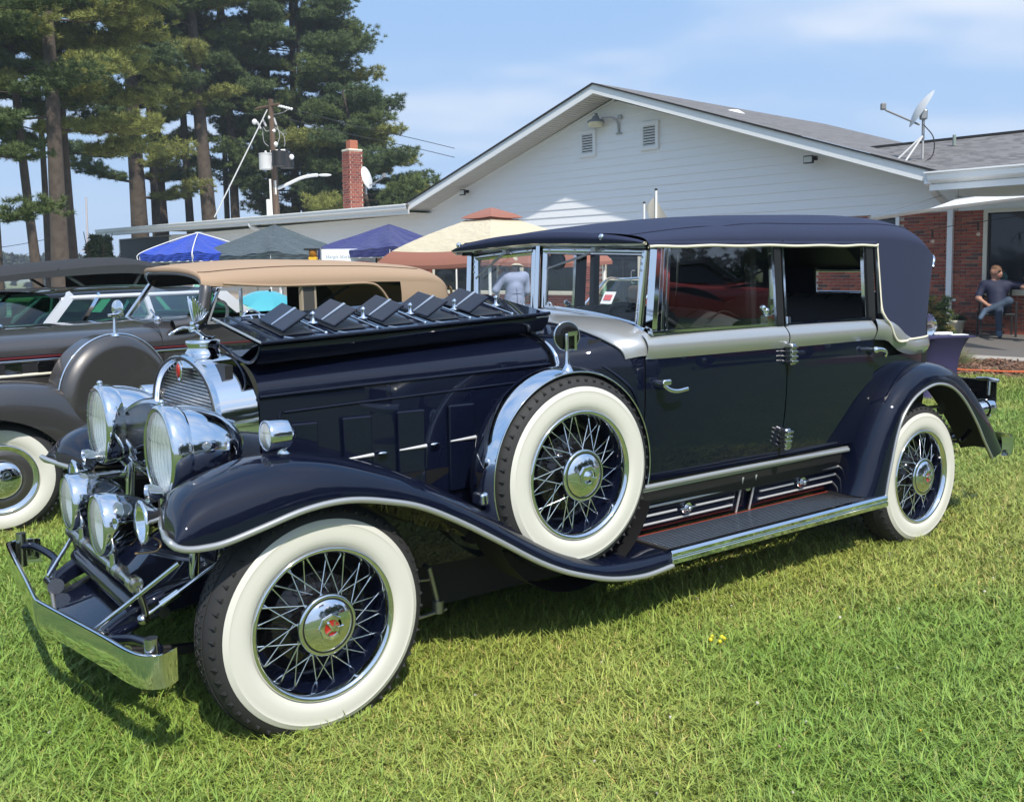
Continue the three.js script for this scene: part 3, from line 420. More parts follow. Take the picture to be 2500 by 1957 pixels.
// ---- running boards, sill panel, tool boxes
for (const s of [1, -1]) {
  const rb = grp('running_board', CAR);
  part('board', box(1.62, 0.025, 0.24, 2.415, 0.352, s * 0.765), M.navy, rb);
  part('tread_mat', box(1.60, 0.008, 0.235, 2.415, 0.369, s * 0.762), M.rubberMat, rb);
  const edge = poly([[0.885, 0.378], [0.905, 0.376], [0.912, 0.366], [0.912, 0.352], [0.906, 0.346], [0.915, 0.340], [0.915, 0.322], [0.905, 0.316], [0.885, 0.318]], 1.635, 0.002).rotateY(Math.PI / 2);
  // profile (x -> z): rotateY maps x to -z, so mirror it back
  part('edge_trim', s > 0 ? mirror(edge.translate(2.42, 0, 0)) : edge.translate(2.42, 0, 0), M.chrome, rb);
  for (let i = 0; i < 12; i++) part('tread_rib', rbox(1.58, 0.008, 0.0055, 0.002, 2.415, 0.3755, s * (0.66 + i * 0.0185), 1), M.chromeDull, rb);
  part('red_edge', box(1.58, 0.003, 0.012, 2.415, 0.3735, s * 0.643), std([0.30, 0.035, 0.015], 0.5), rb);
  part('end_cap', rbox(0.03, 0.035, 0.05, 0.008, 3.235, 0.362, s * 0.885), M.chrome, rb);
  // dust panel between body and board with two tool box doors
  part('dust_panel', sheet((u, v) => [lerp(1.30, 3.25, u), lerp(0.36, 0.60, v), s * (lerp(0.622, 0.68, v) - 0.012)], 8, 4), M.navy, CAR);
  for (const [x0, x1] of [[1.56, 2.345], [2.435, 3.205]]) {
    const tb = grp('toolbox_door', CAR);
    const P = (x, y, o = 0) => [x, y, s * (lerp(0.622, 0.68, (y - 0.36) / 0.24) + o)];
    part('door_plate', sheet((u, v) => P(lerp(x0, x1, u), lerp(0.385, 0.555, v), 0.012 * Math.min(1, 8 * Math.min(u, 1 - u, v, 1 - v))), 24, 12), M.navy, tb);
    for (const [k, y] of [[0, 0.425], [1, 0.468], [2, 0.512]]) { const split = k === 1; const segs = split ? [[x0 + 0.06, x0 + 0.33], [x0 + 0.46, x1 - 0.05]] : [[x0 + 0.06, x1 - 0.05]]; for (const [a, b] of segs) part('chrome_strip', rod(P(a, y, 0.014), P(b, y, 0.014), 0.006, 0.006, 6), M.bright, tb); }
    for (const x of [x0 + 0.005, x1 - 0.005]) part('end_strip', rod(P(x, 0.378, 0.012), P(x, 0.563, 0.012), 0.006, 0.006, 6), M.bright, tb);
    const xc = x0 + 0.395; part('handle', [new THREE.CylinderGeometry(0.026, 0.030, 0.016, 20).rotateX(Math.PI / 2).translate(...P(xc, 0.468, 0.02)), ball(0.016, ...P(xc, 0.468, 0.034)), rod(P(xc - 0.05, 0.468, 0.024), P(xc + 0.05, 0.468, 0.024), 0.006)], M.chrome, tb);
  }
  part('sill_moulding', tube([[1.44, 0.633, s * 0.762], [2.3, 0.638, s * 0.778], [3.08, 0.625, s * 0.772]], 0.013, 20, 8).translate(0, 0, 0), M.silver, CAR);
  part('sill_moulding', box(1.66, 0.028, 0.012, 2.26, 0.628, s * 0.762), M.silver, CAR);
  part('step_light', [new THREE.CylinderGeometry(0.02, 0.024, 0.02, 16).rotateX(Math.PI / 2).translate(2.39, 0.505, s * 0.665)], M.chromeDull, CAR);
}
// ---- body sides: plan curve of the belt
const wB = mono([[1.22, 0.545], [1.4, 0.64], [1.55, 0.728], [1.68, 0.757], [2.1, 0.772], [2.7, 0.776], [3.3, 0.766], [3.7, 0.745], [4.1, 0.70], [4.4, 0.625], [4.55, 0.50], [4.62, 0.36], [4.645, 0.2]]);
const zSide = (x, y) => wB(x) - 0.05 * Math.pow(clamp((1.2 - y) / 0.6), 2) + 0.012 * Math.sin(clamp((y - 0.6) / 0.7) * Math.PI);
const belt = (v) => 0.024 * Math.sin(Math.PI * clamp(v)); // bulge of the silver band
function panel(name, x0, x1, y0, y1, mat, s, parent, y0r = y0) { return part(name, sheet((u, v) => { const x = lerp(x0, x1, u), y = lerp(lerp(y0, y0r, u), y1, v); return [x, y, s * zSide(x, y)]; }, 30, 16), mat, parent); }
function beltBand(x0, x1, s, parent, y0 = 1.2, y1 = 1.312) { return part('silver_belt', sheet((u, v) => { const x = lerp(x0, x1, u); return [x, lerp(y0, y1, v), s * (wB(x) + 0.003 + belt(v * 0.86 + 0.02) - 0.03 * Math.pow(v, 3))]; }, 24, 14), M.silver, parent); }
for (const s of [1, -1]) {
  part('inner_side', sheet((u, v) => { const x = lerp(1.4, 4.0, u), y = lerp(0.5, 1.29, v); return [x, y, s * (zSide(x, Math.min(y, 1.2)) - 0.045)]; }, 10, 6), M.black, CAR);
  const d1 = grp('front_door', CAR), d2 = grp('rear_door', CAR);
  panel('door_skin', 1.602, 2.541, 0.645, 1.199, M.navy, s, d1); beltBand(1.602, 2.541, s, d1);
  panel('door_skin', 2.549, 3.30, 0.645, 1.199, M.navy, s, d2); beltBand(2.549, 3.30, s, d2);
  part('window_sill', box(0.9, 0.012, 0.03, 2.08, 1.318, s * 0.752), M.chrome, d1); part('window_sill', box(0.74, 0.01, 0.028, 2.92, 1.316, s * 0.75), M.navy, d2);
  // handles
  const H1 = (x, y, o) => [x, y, s * (zSide(x, y) + o)];
  part('door_handle', [rod(H1(1.66, 1.095, 0), H1(1.66, 1.095, 0.045), 0.014, 0.013, 12), rbox(0.05, 0.028, 0.028, 0.01, ...H1(1.665, 1.10, 0.05)), tube([H1(1.65, 1.09, 0.05), H1(1.675, 1.068, 0.058), H1(1.72, 1.058, 0.06), H1(1.785, 1.063, 0.056)], 0.0105, 20, 8)], M.chrome, d1);
  part('door_handle', [rod(H1(3.24, 1.15, 0), H1(3.24, 1.15, 0.05), 0.013, 0.012, 12), ball(0.02, ...H1(3.24, 1.15, 0.05)), tube([H1(3.235, 1.152, 0.05), H1(3.28, 1.15, 0.06), H1(3.325, 1.135, 0.055), H1(3.34, 1.115, 0.045)], 0.013, 20, 8)], M.chrome, d2);
  for (const y of [1.17, 0.745]) part('door_hinge', [rbox(0.045, 0.11, 0.05, 0.014, ...H1(2.545, y, 0.022)), ...[0, 1, 2, 3].map((k) => rbox(0.047, 0.012, 0.056, 0.004, ...H1(2.545, y - 0.036 + k * 0.024, 0.024)))], M.chromeDull, CAR);
}
// rear quarter and back of the body as one sheet around the tail
const tail = (lowT) => (u, v) => { // u: near side -> back -> far side, v: bottom -> top
  const k = u < 0.5 ? u * 2 : 2 - u * 2, s = u < 0.5 ? 1 : -1;
  const pts = tailPlan(k), y = lerp(lowT[0], lowT[1], v); return [pts[0] + 0.0 - 0.10 * Math.pow(clamp((0.9 - y) / 0.4), 2) * k, y, s * (pts[1] - 0.05 * Math.pow(clamp((1.2 - y) / 0.6), 2))];
};
const tp = cat([[3.308, 0.766], [3.55, 0.752], [3.78, 0.725], [3.95, 0.683], [4.07, 0.625], [4.175, 0.545], [4.265, 0.445], [4.34, 0.33], [4.385, 0.2], [4.40, 0.08], [4.403, 0]]);
const tailPlan = (k) => tp(k);
part('rear_body', sheet(tail([0.55, 1.10]), 80, 14), M.navy, CAR);
// silver belt stepping down behind the rear door and on round the tail
{
  const top = mono([[0, 1.312], [0.055, 1.30], [0.10, 1.262], [0.145, 1.205], [0.19, 1.18], [1, 1.172]]), bot = mono([[0, 1.2], [0.055, 1.19], [0.10, 1.13], [0.145, 1.10], [0.19, 1.088], [1, 1.075]]);
  part('silver_belt', sheet((u, v) => { const k = u < 0.5 ? u * 2 : 2 - u * 2, s = u < 0.5 ? 1 : -1, p = tailPlan(k), b = 0.003 + belt(v * 0.86 + 0.02); return [p[0] + b * k, lerp(bot(k), top(k), v), s * Math.max(0, p[1] + b * (1 - k * 0.6))]; }, 120, 12), M.silver, CAR);
}
// ---- hood, radiator, cowl
const hz = mono([[-0.2, 0.372], [0, 0.39], [0.6, 0.465], [1.25, 0.535], [1.3, 0.545]]), hTop = mono([[-0.2, 1.272], [0, 1.285], [1.25, 1.335]]), hSeam = mono([[-0.2, 1.125], [0, 1.138], [1.25, 1.185]]);
function hoodTop(x, t) { // t 0 centre .. 1 seam
  const a = t * Math.PI / 2, z = hz(x) * pw(Math.sin(a), 0.86), y = hSeam(x) + 0.012 + (hTop(x) - hSeam(x) - 0.012) * pw(Math.cos(a), 0.9); return [x, y, z];
}
for (const s of [1, -1]) {
  if (s > 0) part('hood_top', sheet((u, v) => { const p = hoodTop(lerp(-0.03, 1.235, u), v); return [p[0], p[1], p[2]]; }, 40, 20), M.navy, CAR);
  const hs = grp('hood_side', CAR);
  if (s < 0) part('engine_block', [box(1.0, 0.35, 0.4, 0.6, 0.9, -0.05), ...[0, 1, 2, 3, 4, 5].map((k) => new THREE.CylinderGeometry(0.03, 0.03, 0.12, 10).translate(0.2 + k * 0.16, 1.12, -0.1))], M.dark, CAR);
  if (s > 0) {
    const S = (x, y, o = 0) => [x, y, s * (hz(x) + 0.012 * clamp((hSeam(x) - y) / 0.3) + o)];
    part('side_panel', sheet((u, v) => { const x = lerp(-0.03, 1.235, u); return S(x, lerp(0.40, hSeam(x), v), 0.004 * smooth(0, 0.04, v)); }, 40, 10), M.navy, hs);
    part('seam_moulding', tube(Array.from({ length: 12 }, (_, i) => { const x = lerp(-0.03, 1.235, i / 11); return S(x, hSeam(x) + 0.006, 0.006); }), 0.008, 40, 6), M.navy, hs);
    // pressed border of the vent field
    const ty = (x) => hSeam(x) - 0.062 + 0.005 * x;
    part('pressed_border', [tube(Array.from({ length: 10 }, (_, i) => { const x = lerp(0.06, 1.2, i / 9); return S(x, ty(x), 0.004); }), 0.0055, 30, 6), tube([S(0.06, ty(0.06), 0.004), S(0.045, ty(0.06) - 0.02, 0.004), S(0.045, 0.75, 0.004)], 0.0055, 20, 6)], M.navy, hs);
    for (let i = 0; i < 5; i++) {
      const xc = [0.12, 0.335, 0.56, 0.785, 1.01][i], w = 0.122, y1 = 1.037 + i * 0.006, y0 = 0.70;
      const D = rbox(w, y1 - y0, 0.02, 0.008, 0, (y1 + y0) / 2, 0, 3).rotateX(0).rotateY(-0.10 * 1).translate(xc, 0, s * (hz(xc) + 0.024));
      part('vent_door', D, M.navy, hs);
      const ys = 0.872 + i * 0.013; part('chrome_spear', rod([-w / 2 + 0.004, -0.004, 0], [w / 2, 0.002, 0], 0.0035, 0.0085, 10).rotateY(-0.10).translate(xc, ys, s * (hz(xc) + 0.034)), M.bright, hs);
      const kx = xc + 0.10; part('vent_latch', [lathe([[0, -0.022], [0.0075, -0.012], [0.0085, 0.006], [0.004, 0.02], [0, 0.026]], 12).rotateZ(-Math.PI / 2).translate(...S(kx, ys + 0.004, 0.022)), rod(S(kx, ys + 0.004, 0), S(kx, ys + 0.004, 0.02), 0.004)], M.chrome, hs);
    }
  } else {
    part('side_panel', sheet((u, v) => { const x = lerp(-0.03, 1.235, u); return [x, lerp(0.62, 0.80, v), -(hz(x) + 0.01)]; }, 12, 4), M.navy, hs);
  }
}
// far half of the hood folded over the near half: curved top panel with its seam edge on the near side, side panel lying back on it with five vent flaps standing open
{
  const rh = grp('raised_hood', CAR);
  const ez = mono([[-0.03, 0.425], [1.31, 0.44]]), ey = (x) => 1.338 + 0.062 * (x + 0.03) / 1.34;
  part('top_panel', [sheet((u, v) => { const x = lerp(-0.03, 1.31, u), a = v * Math.PI * 0.62; return [x, ey(x) - 0.045 + 0.045 * Math.cos(a * 1.35) - 0.018 * v, ez(x) - 0.012 - 0.32 * v + 0.012 * Math.sin(a * 2)]; }, 30, 18), sheet((u, v) => { const x = lerp(-0.03, 1.31, u); return [x, ey(x) - 0.075 + 0.075 * v - 0.008 * v * v, ez(x) - 0.05 * Math.pow(1 - v, 2)]; }, 30, 8)], M.navy, rh);
  part('front_lip', tube([[-0.03, 1.335, 0.42], [-0.032, 1.30, 0.40], [-0.033, 1.268, 0.33], [-0.033, 1.272, 0.24], [-0.032, 1.30, 0.10], [-0.03, 1.315, 0.02]], 0.007, 30, 6), M.navy, rh);
  part('front_lip_skin', sheet((u, v) => { const e = cat([[1.335, 0.42], [1.30, 0.40], [1.268, 0.33], [1.272, 0.24], [1.30, 0.10], [1.315, 0.02]])(u); return [-0.03 + 0.14 * v, lerp(e[0], e[0] + 0.004, v), e[1]]; }, 30, 4), M.navy, rh);
  part('rear_lip_skin', sheet((u, v) => { const z = lerp(0.42, 0.1, u); return [1.31 - 0.03 * v, ey(1.31) - 0.02 - 0.055 * Math.sin(u * Math.PI * 0.8) * v, z]; }, 14, 4), M.navy, rh);
  // side panel lying back, rising towards the far side
  const B0 = (x, w) => [x - 0.02 * w, ey(x) + 0.006 + 0.078 * w, ez(x) + 0.005 - 0.44 * w]; // w: 0 near edge .. 1 far edge
  const up = V(0, 0.985, 0.17);
  part('side_panel', [sheet((u, v) => B0(lerp(-0.03, 1.31, u), v), 30, 6), sheet((u, v) => { const p = B0(lerp(-0.03, 1.31, u), v); return [p[0], p[1] - 0.012, p[2]]; }, 30, 6)], M.navy, rh);
  part('panel_edge', tube([B0(-0.03, 0), B0(0.6, 0), B0(1.31, 0)], 0.008, 20, 8), M.navy, rh);
  part('panel_edge', tube([B0(-0.028, 0), B0(-0.028, 0.5), B0(-0.028, 1)], 0.005, 10, 6), M.silver, rh);
  part('stiffener', tube([B0(0.035, 0.02), B0(0.035, 0.5), B0(0.035, 1)], 0.006, 10, 6), M.navy, rh);
  part('hood_catch', [tube([[0.065, 1.418, 0.02], [0.075, 1.44, 0.02], [0.10, 1.452, 0.02], [0.13, 1.44, 0.02], [0.14, 1.418, 0.02]], 0.005, 20, 6), tube([[0.05, 1.425, 0.04], [0.1, 1.43, 0.04], [0.16, 1.428, 0.03]], 0.006, 12, 6), tube([[0.085, 1.43, 0.05], [0.09, 1.405, 0.075], [0.115, 1.405, 0.075], [0.12, 1.43, 0.05]], 0.004, 16, 6)], M.chrome, rh);
  for (let i = 0; i < 5; i++) {
    const xc = 0.145 + i * 0.2225, c = B0(xc, 0.46), FM = new THREE.Matrix4().makeRotationFromEuler(new THREE.Euler(0.16, 0, 0.58, 'XYZ')).setPosition(c[0] - 0.012 * i, c[1] + 0.040, c[2] + 0.02);
    part('vent_flap', rbox(0.118, 0.011, 0.235, 0.005, 0, 0, 0, 2).applyMatrix4(FM), M.navy, rh);
    part('flap_spear', poly([[-0.057, -0.003], [0.057, -0.008], [0.057, 0.008], [-0.057, 0.003]], 0.004, 0.001).rotateX(Math.PI / 2).translate(0, 0.008, 0.015).applyMatrix4(FM), M.chrome, rh);
    part('flap_opening', sheet((u, v) => { const p = B0(xc + lerp(-0.07, 0.07, u), lerp(0.14, 0.82, v)); return [p[0], p[1] + 0.004, p[2]]; }, 2, 2), M.black, rh);
    const k = B0(xc + 0.125, 0.42); part('flap_latch', [lathe([[0, -0.014], [0.020, -0.008], [0.022, 0], [0.008, 0.006], [0.006, 0.03], [0.011, 0.036], [0, 0.046]], 14).translate(k[0], k[1] + 0.012, k[2])], M.chrome, rh);
    const k2 = B0(xc + 0.11, 0.12), k3 = B0(xc + 0.05, 0.5); part('flap_stay', [rod(k2, [k3[0], k3[1] + 0.03, k3[2]], 0.004), ball(0.008, ...k2)], M.chrome, rh);
    part('flap_pivot', rod(B0(xc - 0.06, 0.12), B0(xc - 0.03, 0.0), 0.005), M.chromeDull, rh);
  }
  part('hood_prop', [rod([0.3, 1.1, -0.3], [0.34, 1.36, 0.0], 0.006), rod([1.0, 1.15, -0.35], [1.02, 1.40, 0.0], 0.006)], M.chromeDull, rh);
}
// radiator shell
const shellOut = cat([[0, 1.288], [0.10, 1.280], [0.20, 1.258], [0.29, 1.218], [0.355, 1.16], [0.385, 1.09], [0.39, 0.98], [0.388, 0.8], [0.37, 0.62], [0.33, 0.52]]);
const grIn = cat([[0, 1.262], [0.09, 1.25], [0.175, 1.225], [0.25, 1.188], [0.305, 1.135], [0.33, 1.07], [0.333, 0.95], [0.333, 0.8], [0.318, 0.64], [0.285, 0.54]]);
{
  const rg = grp('radiator', CAR); const list = [], ring = [];
  for (const s of [1, -1]) {
    list.push(sheet((u, v) => { const p = shellOut(u); return [lerp(-0.172, -0.035, v), p[1] + 0.008 * v, s * (p[0] + 0.004 * v)]; }, 60, 6));
    list.push(sheet((u, v) => { const a = shellOut(u), b = grIn(u), w = v; return [-0.172 - 0.016 * Math.sin(Math.PI * Math.min(1, w * 1.15)), lerp(a[1], b[1], w), s * lerp(a[0], b[0], w)]; }, 60, 8));
    list.push(sheet((u, v) => { const b = grIn(u); return [-0.176 + 0.03 * v, b[1], s * b[0]]; }, 60, 2));
    ring.push(tube(Array.from({ length: 40 }, (_, i) => { const a = shellOut(i / 39), b = grIn(i / 39); return [-0.188, lerp(a[1], b[1], 0.46), s * lerp(a[0], b[0], 0.46)]; }), 0.005, 60, 6));
  }
  part('shell', list, M.chrome, rg); part('shell_groove', ring, M.black, rg);
  part('core', box(0.03, 0.74, 0.62, -0.11, 0.89, 0), M.black, rg);
  const bars = [], lim = (y) => { let z = 0.333; for (let u = 0; u <= 1; u += 0.005) { const p = grIn(u); if (p[1] <= y) { z = p[0]; break; } } return z; };
  for (let y = 0.545; y < 1.25; y += 0.0135) { const z = lim(y) - 0.003; bars.push(box(0.006, 0.0042, z * 2, -0.165, y, 0)); }
  for (let z = -0.32; z <= 0.321; z += 0.0133) { let y1 = 0.55; for (let y = 0.55; y < 1.26; y += 0.006) if (lim(y) > Math.abs(z)) y1 = y; bars.push(box(0.005, y1 - 0.54, 0.0038, -0.161, (y1 + 0.54) / 2, z)); }
  tag(part('grille_mesh', bars, M.chromeDull, rg), null, null, null, 'stuff');
  part('badge_plate', [lathe([[0, 0.006], [0.026, 0.004], [0.03, 0], [0.028, -0.004]], 24).rotateZ(Math.PI / 2).scale(1, 1.35, 1).translate(-0.192, 1.222, 0)], M.chrome, rg);
  part('badge', new THREE.SphereGeometry(0.02, 16, 10).scale(0.3, 1.4, 0.9).translate(-0.198, 1.224, 0), M.red, rg);
  part('filler_cap', lathe([[0.098, -0.03], [0.094, -0.012], [0.083, 0.0], [0.079, 0.012], [0.070, 0.02], [0.062, 0.034], [0.061, 0.05], [0.066, 0.054], [0.066, 0.068], [0.058, 0.074], [0, 0.076]], 40).translate(-0.095, 1.268, 0), M.chrome, rg);
  // heron mascot: base, leaning body, long neck, raised wings, trailing legs
  const wing = (s) => { const pts = []; const n = 7, out = []; for (let i = 0; i < n; i++) { const t = i / (n - 1), b = [-0.125 + 0.02 * t, 1.405 + 0.012 * t, s * 0.012], tip = [-0.138 + 0.055 * t, 1.515 - 0.062 * t, s * (0.03 + 0.012 * t)]; out.push(new THREE.SphereGeometry(1, 8, 6).scale(0.0065, 0.5, 0.003)); const g = out.pop(); g.scale(1, V(...b).distanceTo(V(...tip)), 1); out.push(orient(g, V(...b), V(...tip))); pts.push(out.pop()); } return pts; };
  part('mascot', [tube([[-0.062, 1.346, 0], [-0.085, 1.35, 0], [-0.112, 1.372, 0], [-0.135, 1.388, 0]], 0.007, 16, 8), tube([[-0.12, 1.385, 0], [-0.132, 1.4, 0], [-0.128, 1.41, 0]], 0.013, 10, 8), new THREE.SphereGeometry(0.016, 12, 8).scale(1.5, 0.8, 0.8).rotateZ(0.5).translate(-0.128, 1.388, 0), tube([[-0.14, 1.388, 0], [-0.165, 1.392, 0], [-0.19, 1.386, 0], [-0.21, 1.374, 0], [-0.228, 1.364, 0]], 0.005, 20, 8), ball(0.007, -0.214, 1.373, 0), ...wing(1), ...wing(-1), rod([-0.07, 1.343, 0], [-0.045, 1.349, 0], 0.004), ball(0.012, -0.095, 1.345, 0)], M.chrome, rg);
}
// cowl: hood section blending to the windscreen base
{
  const cs = (x, t) => { // t 0 centre top .. 1 lower edge
    const k = smooth(1.235, 1.66, x), kk = (x - 1.235) / 0.425, yt = lerp(1.332, 1.39, clamp(kk)), zb = wB(Math.max(1.225, x)), ys = lerp(1.185, 1.20, k);
    if (t < 0.6) { const a = t / 0.6 * Math.PI / 2; return [x - 0.03 * k * Math.cos(a), ys + (yt - ys) * pw(Math.cos(a), lerp(0.9, 0.62, k)), (zb - 0.0) * pw(Math.sin(a), lerp(0.86, 0.8, k))]; }
    const y = lerp(ys, 0.6, (t - 0.6) / 0.4); return [x, y, zSide(Math.max(1.225, x), y) - 0.0];
  };
  const cw = grp('cowl', CAR);
  for (const s of [1, -1]) {
    part('cowl_panel', sheet((u, v) => { const p = cs(lerp(1.242, 1.596, u), v); return [p[0], p[1], s * p[2]]; }, 24, 40), M.navy, cw);
    const x0 = mono([[0, 1.44], [0.3, 1.45], [0.45, 1.475], [0.55, 1.505], [0.598, 1.515]]);
    part('silver_belt', sheet((u, v) => { const t = v * 0.598, x = lerp(x0(t), 1.66, u), p = cs(x, t), q = cs(Math.max(1.3, x - 0.01), t); return [p[0], p[1] + 0.006 + 0.006 * Math.sin(u * Math.PI), s * (p[2] + 0.007 * t / 0.6 + 0.010 * Math.sin(u * Math.PI) * t)]; }, 14, 40), M.silver, cw);
    part('belt_piping', tube(Array.from({ length: 22 }, (_, i) => { const t = i / 21 * 0.598, p = cs(x0(t), t); return [p[0], p[1] + 0.006, s * (p[2] + 0.008 * t / 0.6)]; }), 0.008, 60, 6), M.silver, cw);
    part('cowl_trim', tube(Array.from({ length: 20 }, (_, i) => { const t = i / 19 * 0.64, p = cs(1.245, t); return [p[0] + 0.004, p[1] + 0.008, s * (p[2] + 0.008)]; }), 0.0125, 50, 8), M.chrome, cw);
    part('door_edge', sheet((u, v) => [1.599, lerp(0.64, 1.2, v), s * (zSide(1.6, lerp(0.64, 1.2, v)) - 0.02 * u)], 1, 6), M.black, cw);
    part('body_moulding', tube([[1.255, 1.245, s * 0.50], [1.34, 1.225, s * 0.575], [1.44, 1.17, s * 0.665], [1.53, 1.08, s * 0.73], [1.57, 1.0, s * 0.742]], 0.008, 30, 6), M.navy, cw);
  }
}
// ---- windscreen (two panes in a shallow V), pillars, side window pillars
const topFabric = phys([0.014, 0.021, 0.055], 0.85, { sheen: 0.6, sheenRoughness: 0.6, sheenColor: new THREE.Color().setRGB(0.06, 0.08, 0.16), bumpMap: tex(128, 128, (u, v, i, j) => 0.5 + 0.3 * Math.sin(i * Math.PI / 2) * Math.sin(j * Math.PI / 2) + 0.2 * H(i, j, 3)), bumpScale: 0.0006 });
topFabric.bumpMap.repeat.set(30, 30);
{
  const ws = grp('windscreen', CAR);
  for (const s of [1, -1]) {
    // corners: mid bottom, side bottom, side top, mid top
    const a = V(1.60, 1.405, s * 0.022), b = V(1.672, 1.305, s * 0.66), c = V(1.698, 1.692, s * 0.685), d = V(1.615, 1.712, s * 0.022);
    const P = (u, v, o = 0) => { const p = a.clone().lerp(b, u), q = d.clone().lerp(c, u), r = p.lerp(q, v); r.y += 0.028 * Math.sin(u * Math.PI * 0.75) * (1 - v) ; r.x -= o; return r; };
    part('pane', sheet((u, v) => P(lerp(0.04, 0.96, u), lerp(0.05, 0.93, v)), 8, 4), M.glass, ws);
    const fr = (u0, v0, u1, v1, w, n) => sheetBar(Array.from({ length: n }, (_, i) => P(lerp(u0, u1, i / (n - 1)), lerp(v0, v1, i / (n - 1)))), w);
    const sheetBar = (pts, w) => tube(pts, w, 24, 8);
    part('pane_frame', [fr(0.03, 0.04, 0.97, 0.04, 0.012, 9), fr(0.03, 0.945, 0.97, 0.945, 0.021, 5), fr(0.035, 0.03, 0.035, 0.96, 0.017, 4), fr(0.965, 0.03, 0.965, 0.96, 0.020, 4), ...[0.2, 0.3, 0.72, 0.8, 0.88].map((v) => ball(0.006, ...P(0.965, v, 0.022).toArray(), 6)), ...[0.1, 0.35, 0.62].map((u) => ball(0.006, ...P(u, 0.945, 0.022).toArray(), 6))], M.chrome, ws);
    part('wiper', [rod(P(s > 0 ? 0.56 : 0.40, 0.965, 0.03), P(s > 0 ? 0.40 : 0.62, 0.83, 0.03), 0.006), rod(P(s > 0 ? 0.47 : 0.52, 0.885, 0.028), P(s > 0 ? 0.1 : 0.92, s > 0 ? 0.66 : 0.62, 0.026), 0.006, 0.004), box(0.03, 0.02, 0.03, ...P(s > 0 ? 0.56 : 0.40, 0.965, 0.03).toArray())], M.steel, ws);
    part('pane_clip', [tube([P(0.12, 0.06, 0.02), P(0.12, 0.11, 0.03), P(0.15, 0.12, 0.03), P(0.155, 0.06, 0.02)], 0.006, 14, 6)], M.chrome, ws);
    const pil = (x0, z0, x1, z1, y0, y1, w, dd, m) => part('pillar', bar([x0, y0, s * z0], [x1, y1, s * z1], w, dd), m, ws);
    pil(1.672, 0.712, 1.698, 0.722, 1.30, 1.705, 0.03, 0.042, M.chrome);
    pil(1.708, 0.738, 1.728, 0.742, 1.30, 1.70, 0.016, 0.02, M.chrome); pil(1.735, 0.735, 1.752, 0.738, 1.30, 1.69, 0.014, 0.026, M.chrome);
    part('pillar_foot', rbox(0.09, 0.03, 0.05, 0.01, 1.69, 1.30, s * 0.725), M.chrome, ws);
    part('base_trim', tube(Array.from({ length: 12 }, (_, i) => { const u = i / 11; return [lerp(1.575, 1.65, u), lerp(1.397, 1.303, u) + 0.026 * Math.sin(u * Math.PI * 0.75), s * lerp(0, 0.70, u)]; }), 0.014, 40, 8), M.chrome, ws);
  }
  part('centre_bar', bar([1.593, 1.395, 0], [1.612, 1.725, 0], 0.022, 0.03), M.chrome, ws);
  part('header', tube([[1.712, 1.703, -0.74], [1.625, 1.727, 0], [1.712, 1.703, 0.74]], 0.016, 30, 8), M.chrome, ws);
}
for (const s of [1, -1]) {
  const bp = grp('window_pillar', CAR);
  part('post', [bar([2.515, 1.305, s * 0.752], [2.515, 1.722, s * 0.722], 0.05, 0.03)], M.black, bp);
  part('chrome_post', bar([2.475, 1.31, s * 0.757], [2.478, 1.712, s * 0.727], 0.018, 0.022), M.chrome, bp);
  part('chrome_post', bar([2.553, 1.305, s * 0.762], [2.553, 1.725, s * 0.732], 0.014, 0.02), M.chrome, bp);
  part('fitting', [box(0.05, 0.05, 0.04, 2.44, 1.335, s * 0.745), ball(0.018, 2.425, 1.385, s * 0.745), rod([2.43, 1.36, s * 0.745], [2.41, 1.40, s * 0.745], 0.012), ball(0.015, 2.405, 1.40, s * 0.745)], M.chrome, bp);
  part('fitting', box(0.022, 0.035, 0.02, 2.57, 1.335, s * 0.765), M.chrome, bp);
  part('door_glass', sheet((u, v) => [lerp(1.76, 2.47, u), lerp(1.30, 1.705, v), s * 0.742], 2, 2), phys([0.9, 0.93, 0.92], 0.0, { transmission: 1, thickness: 0, ior: 2.2 }), CAR);
  const rp = grp('window_pillar', CAR);
  part('post', bar([3.305, 1.30, s * 0.745], [3.305, 1.725, s * 0.718], 0.06, 0.03), M.black, rp);
  part('chrome_post', bar([3.262, 1.31, s * 0.74], [3.265, 1.72, s * 0.715], 0.012, 0.02), M.chrome, rp);
  part('chrome_post', bar([3.355, 1.34, s * 0.768], [3.352, 1.70, s * 0.736], 0.016, 0.018), M.chrome, rp);
}
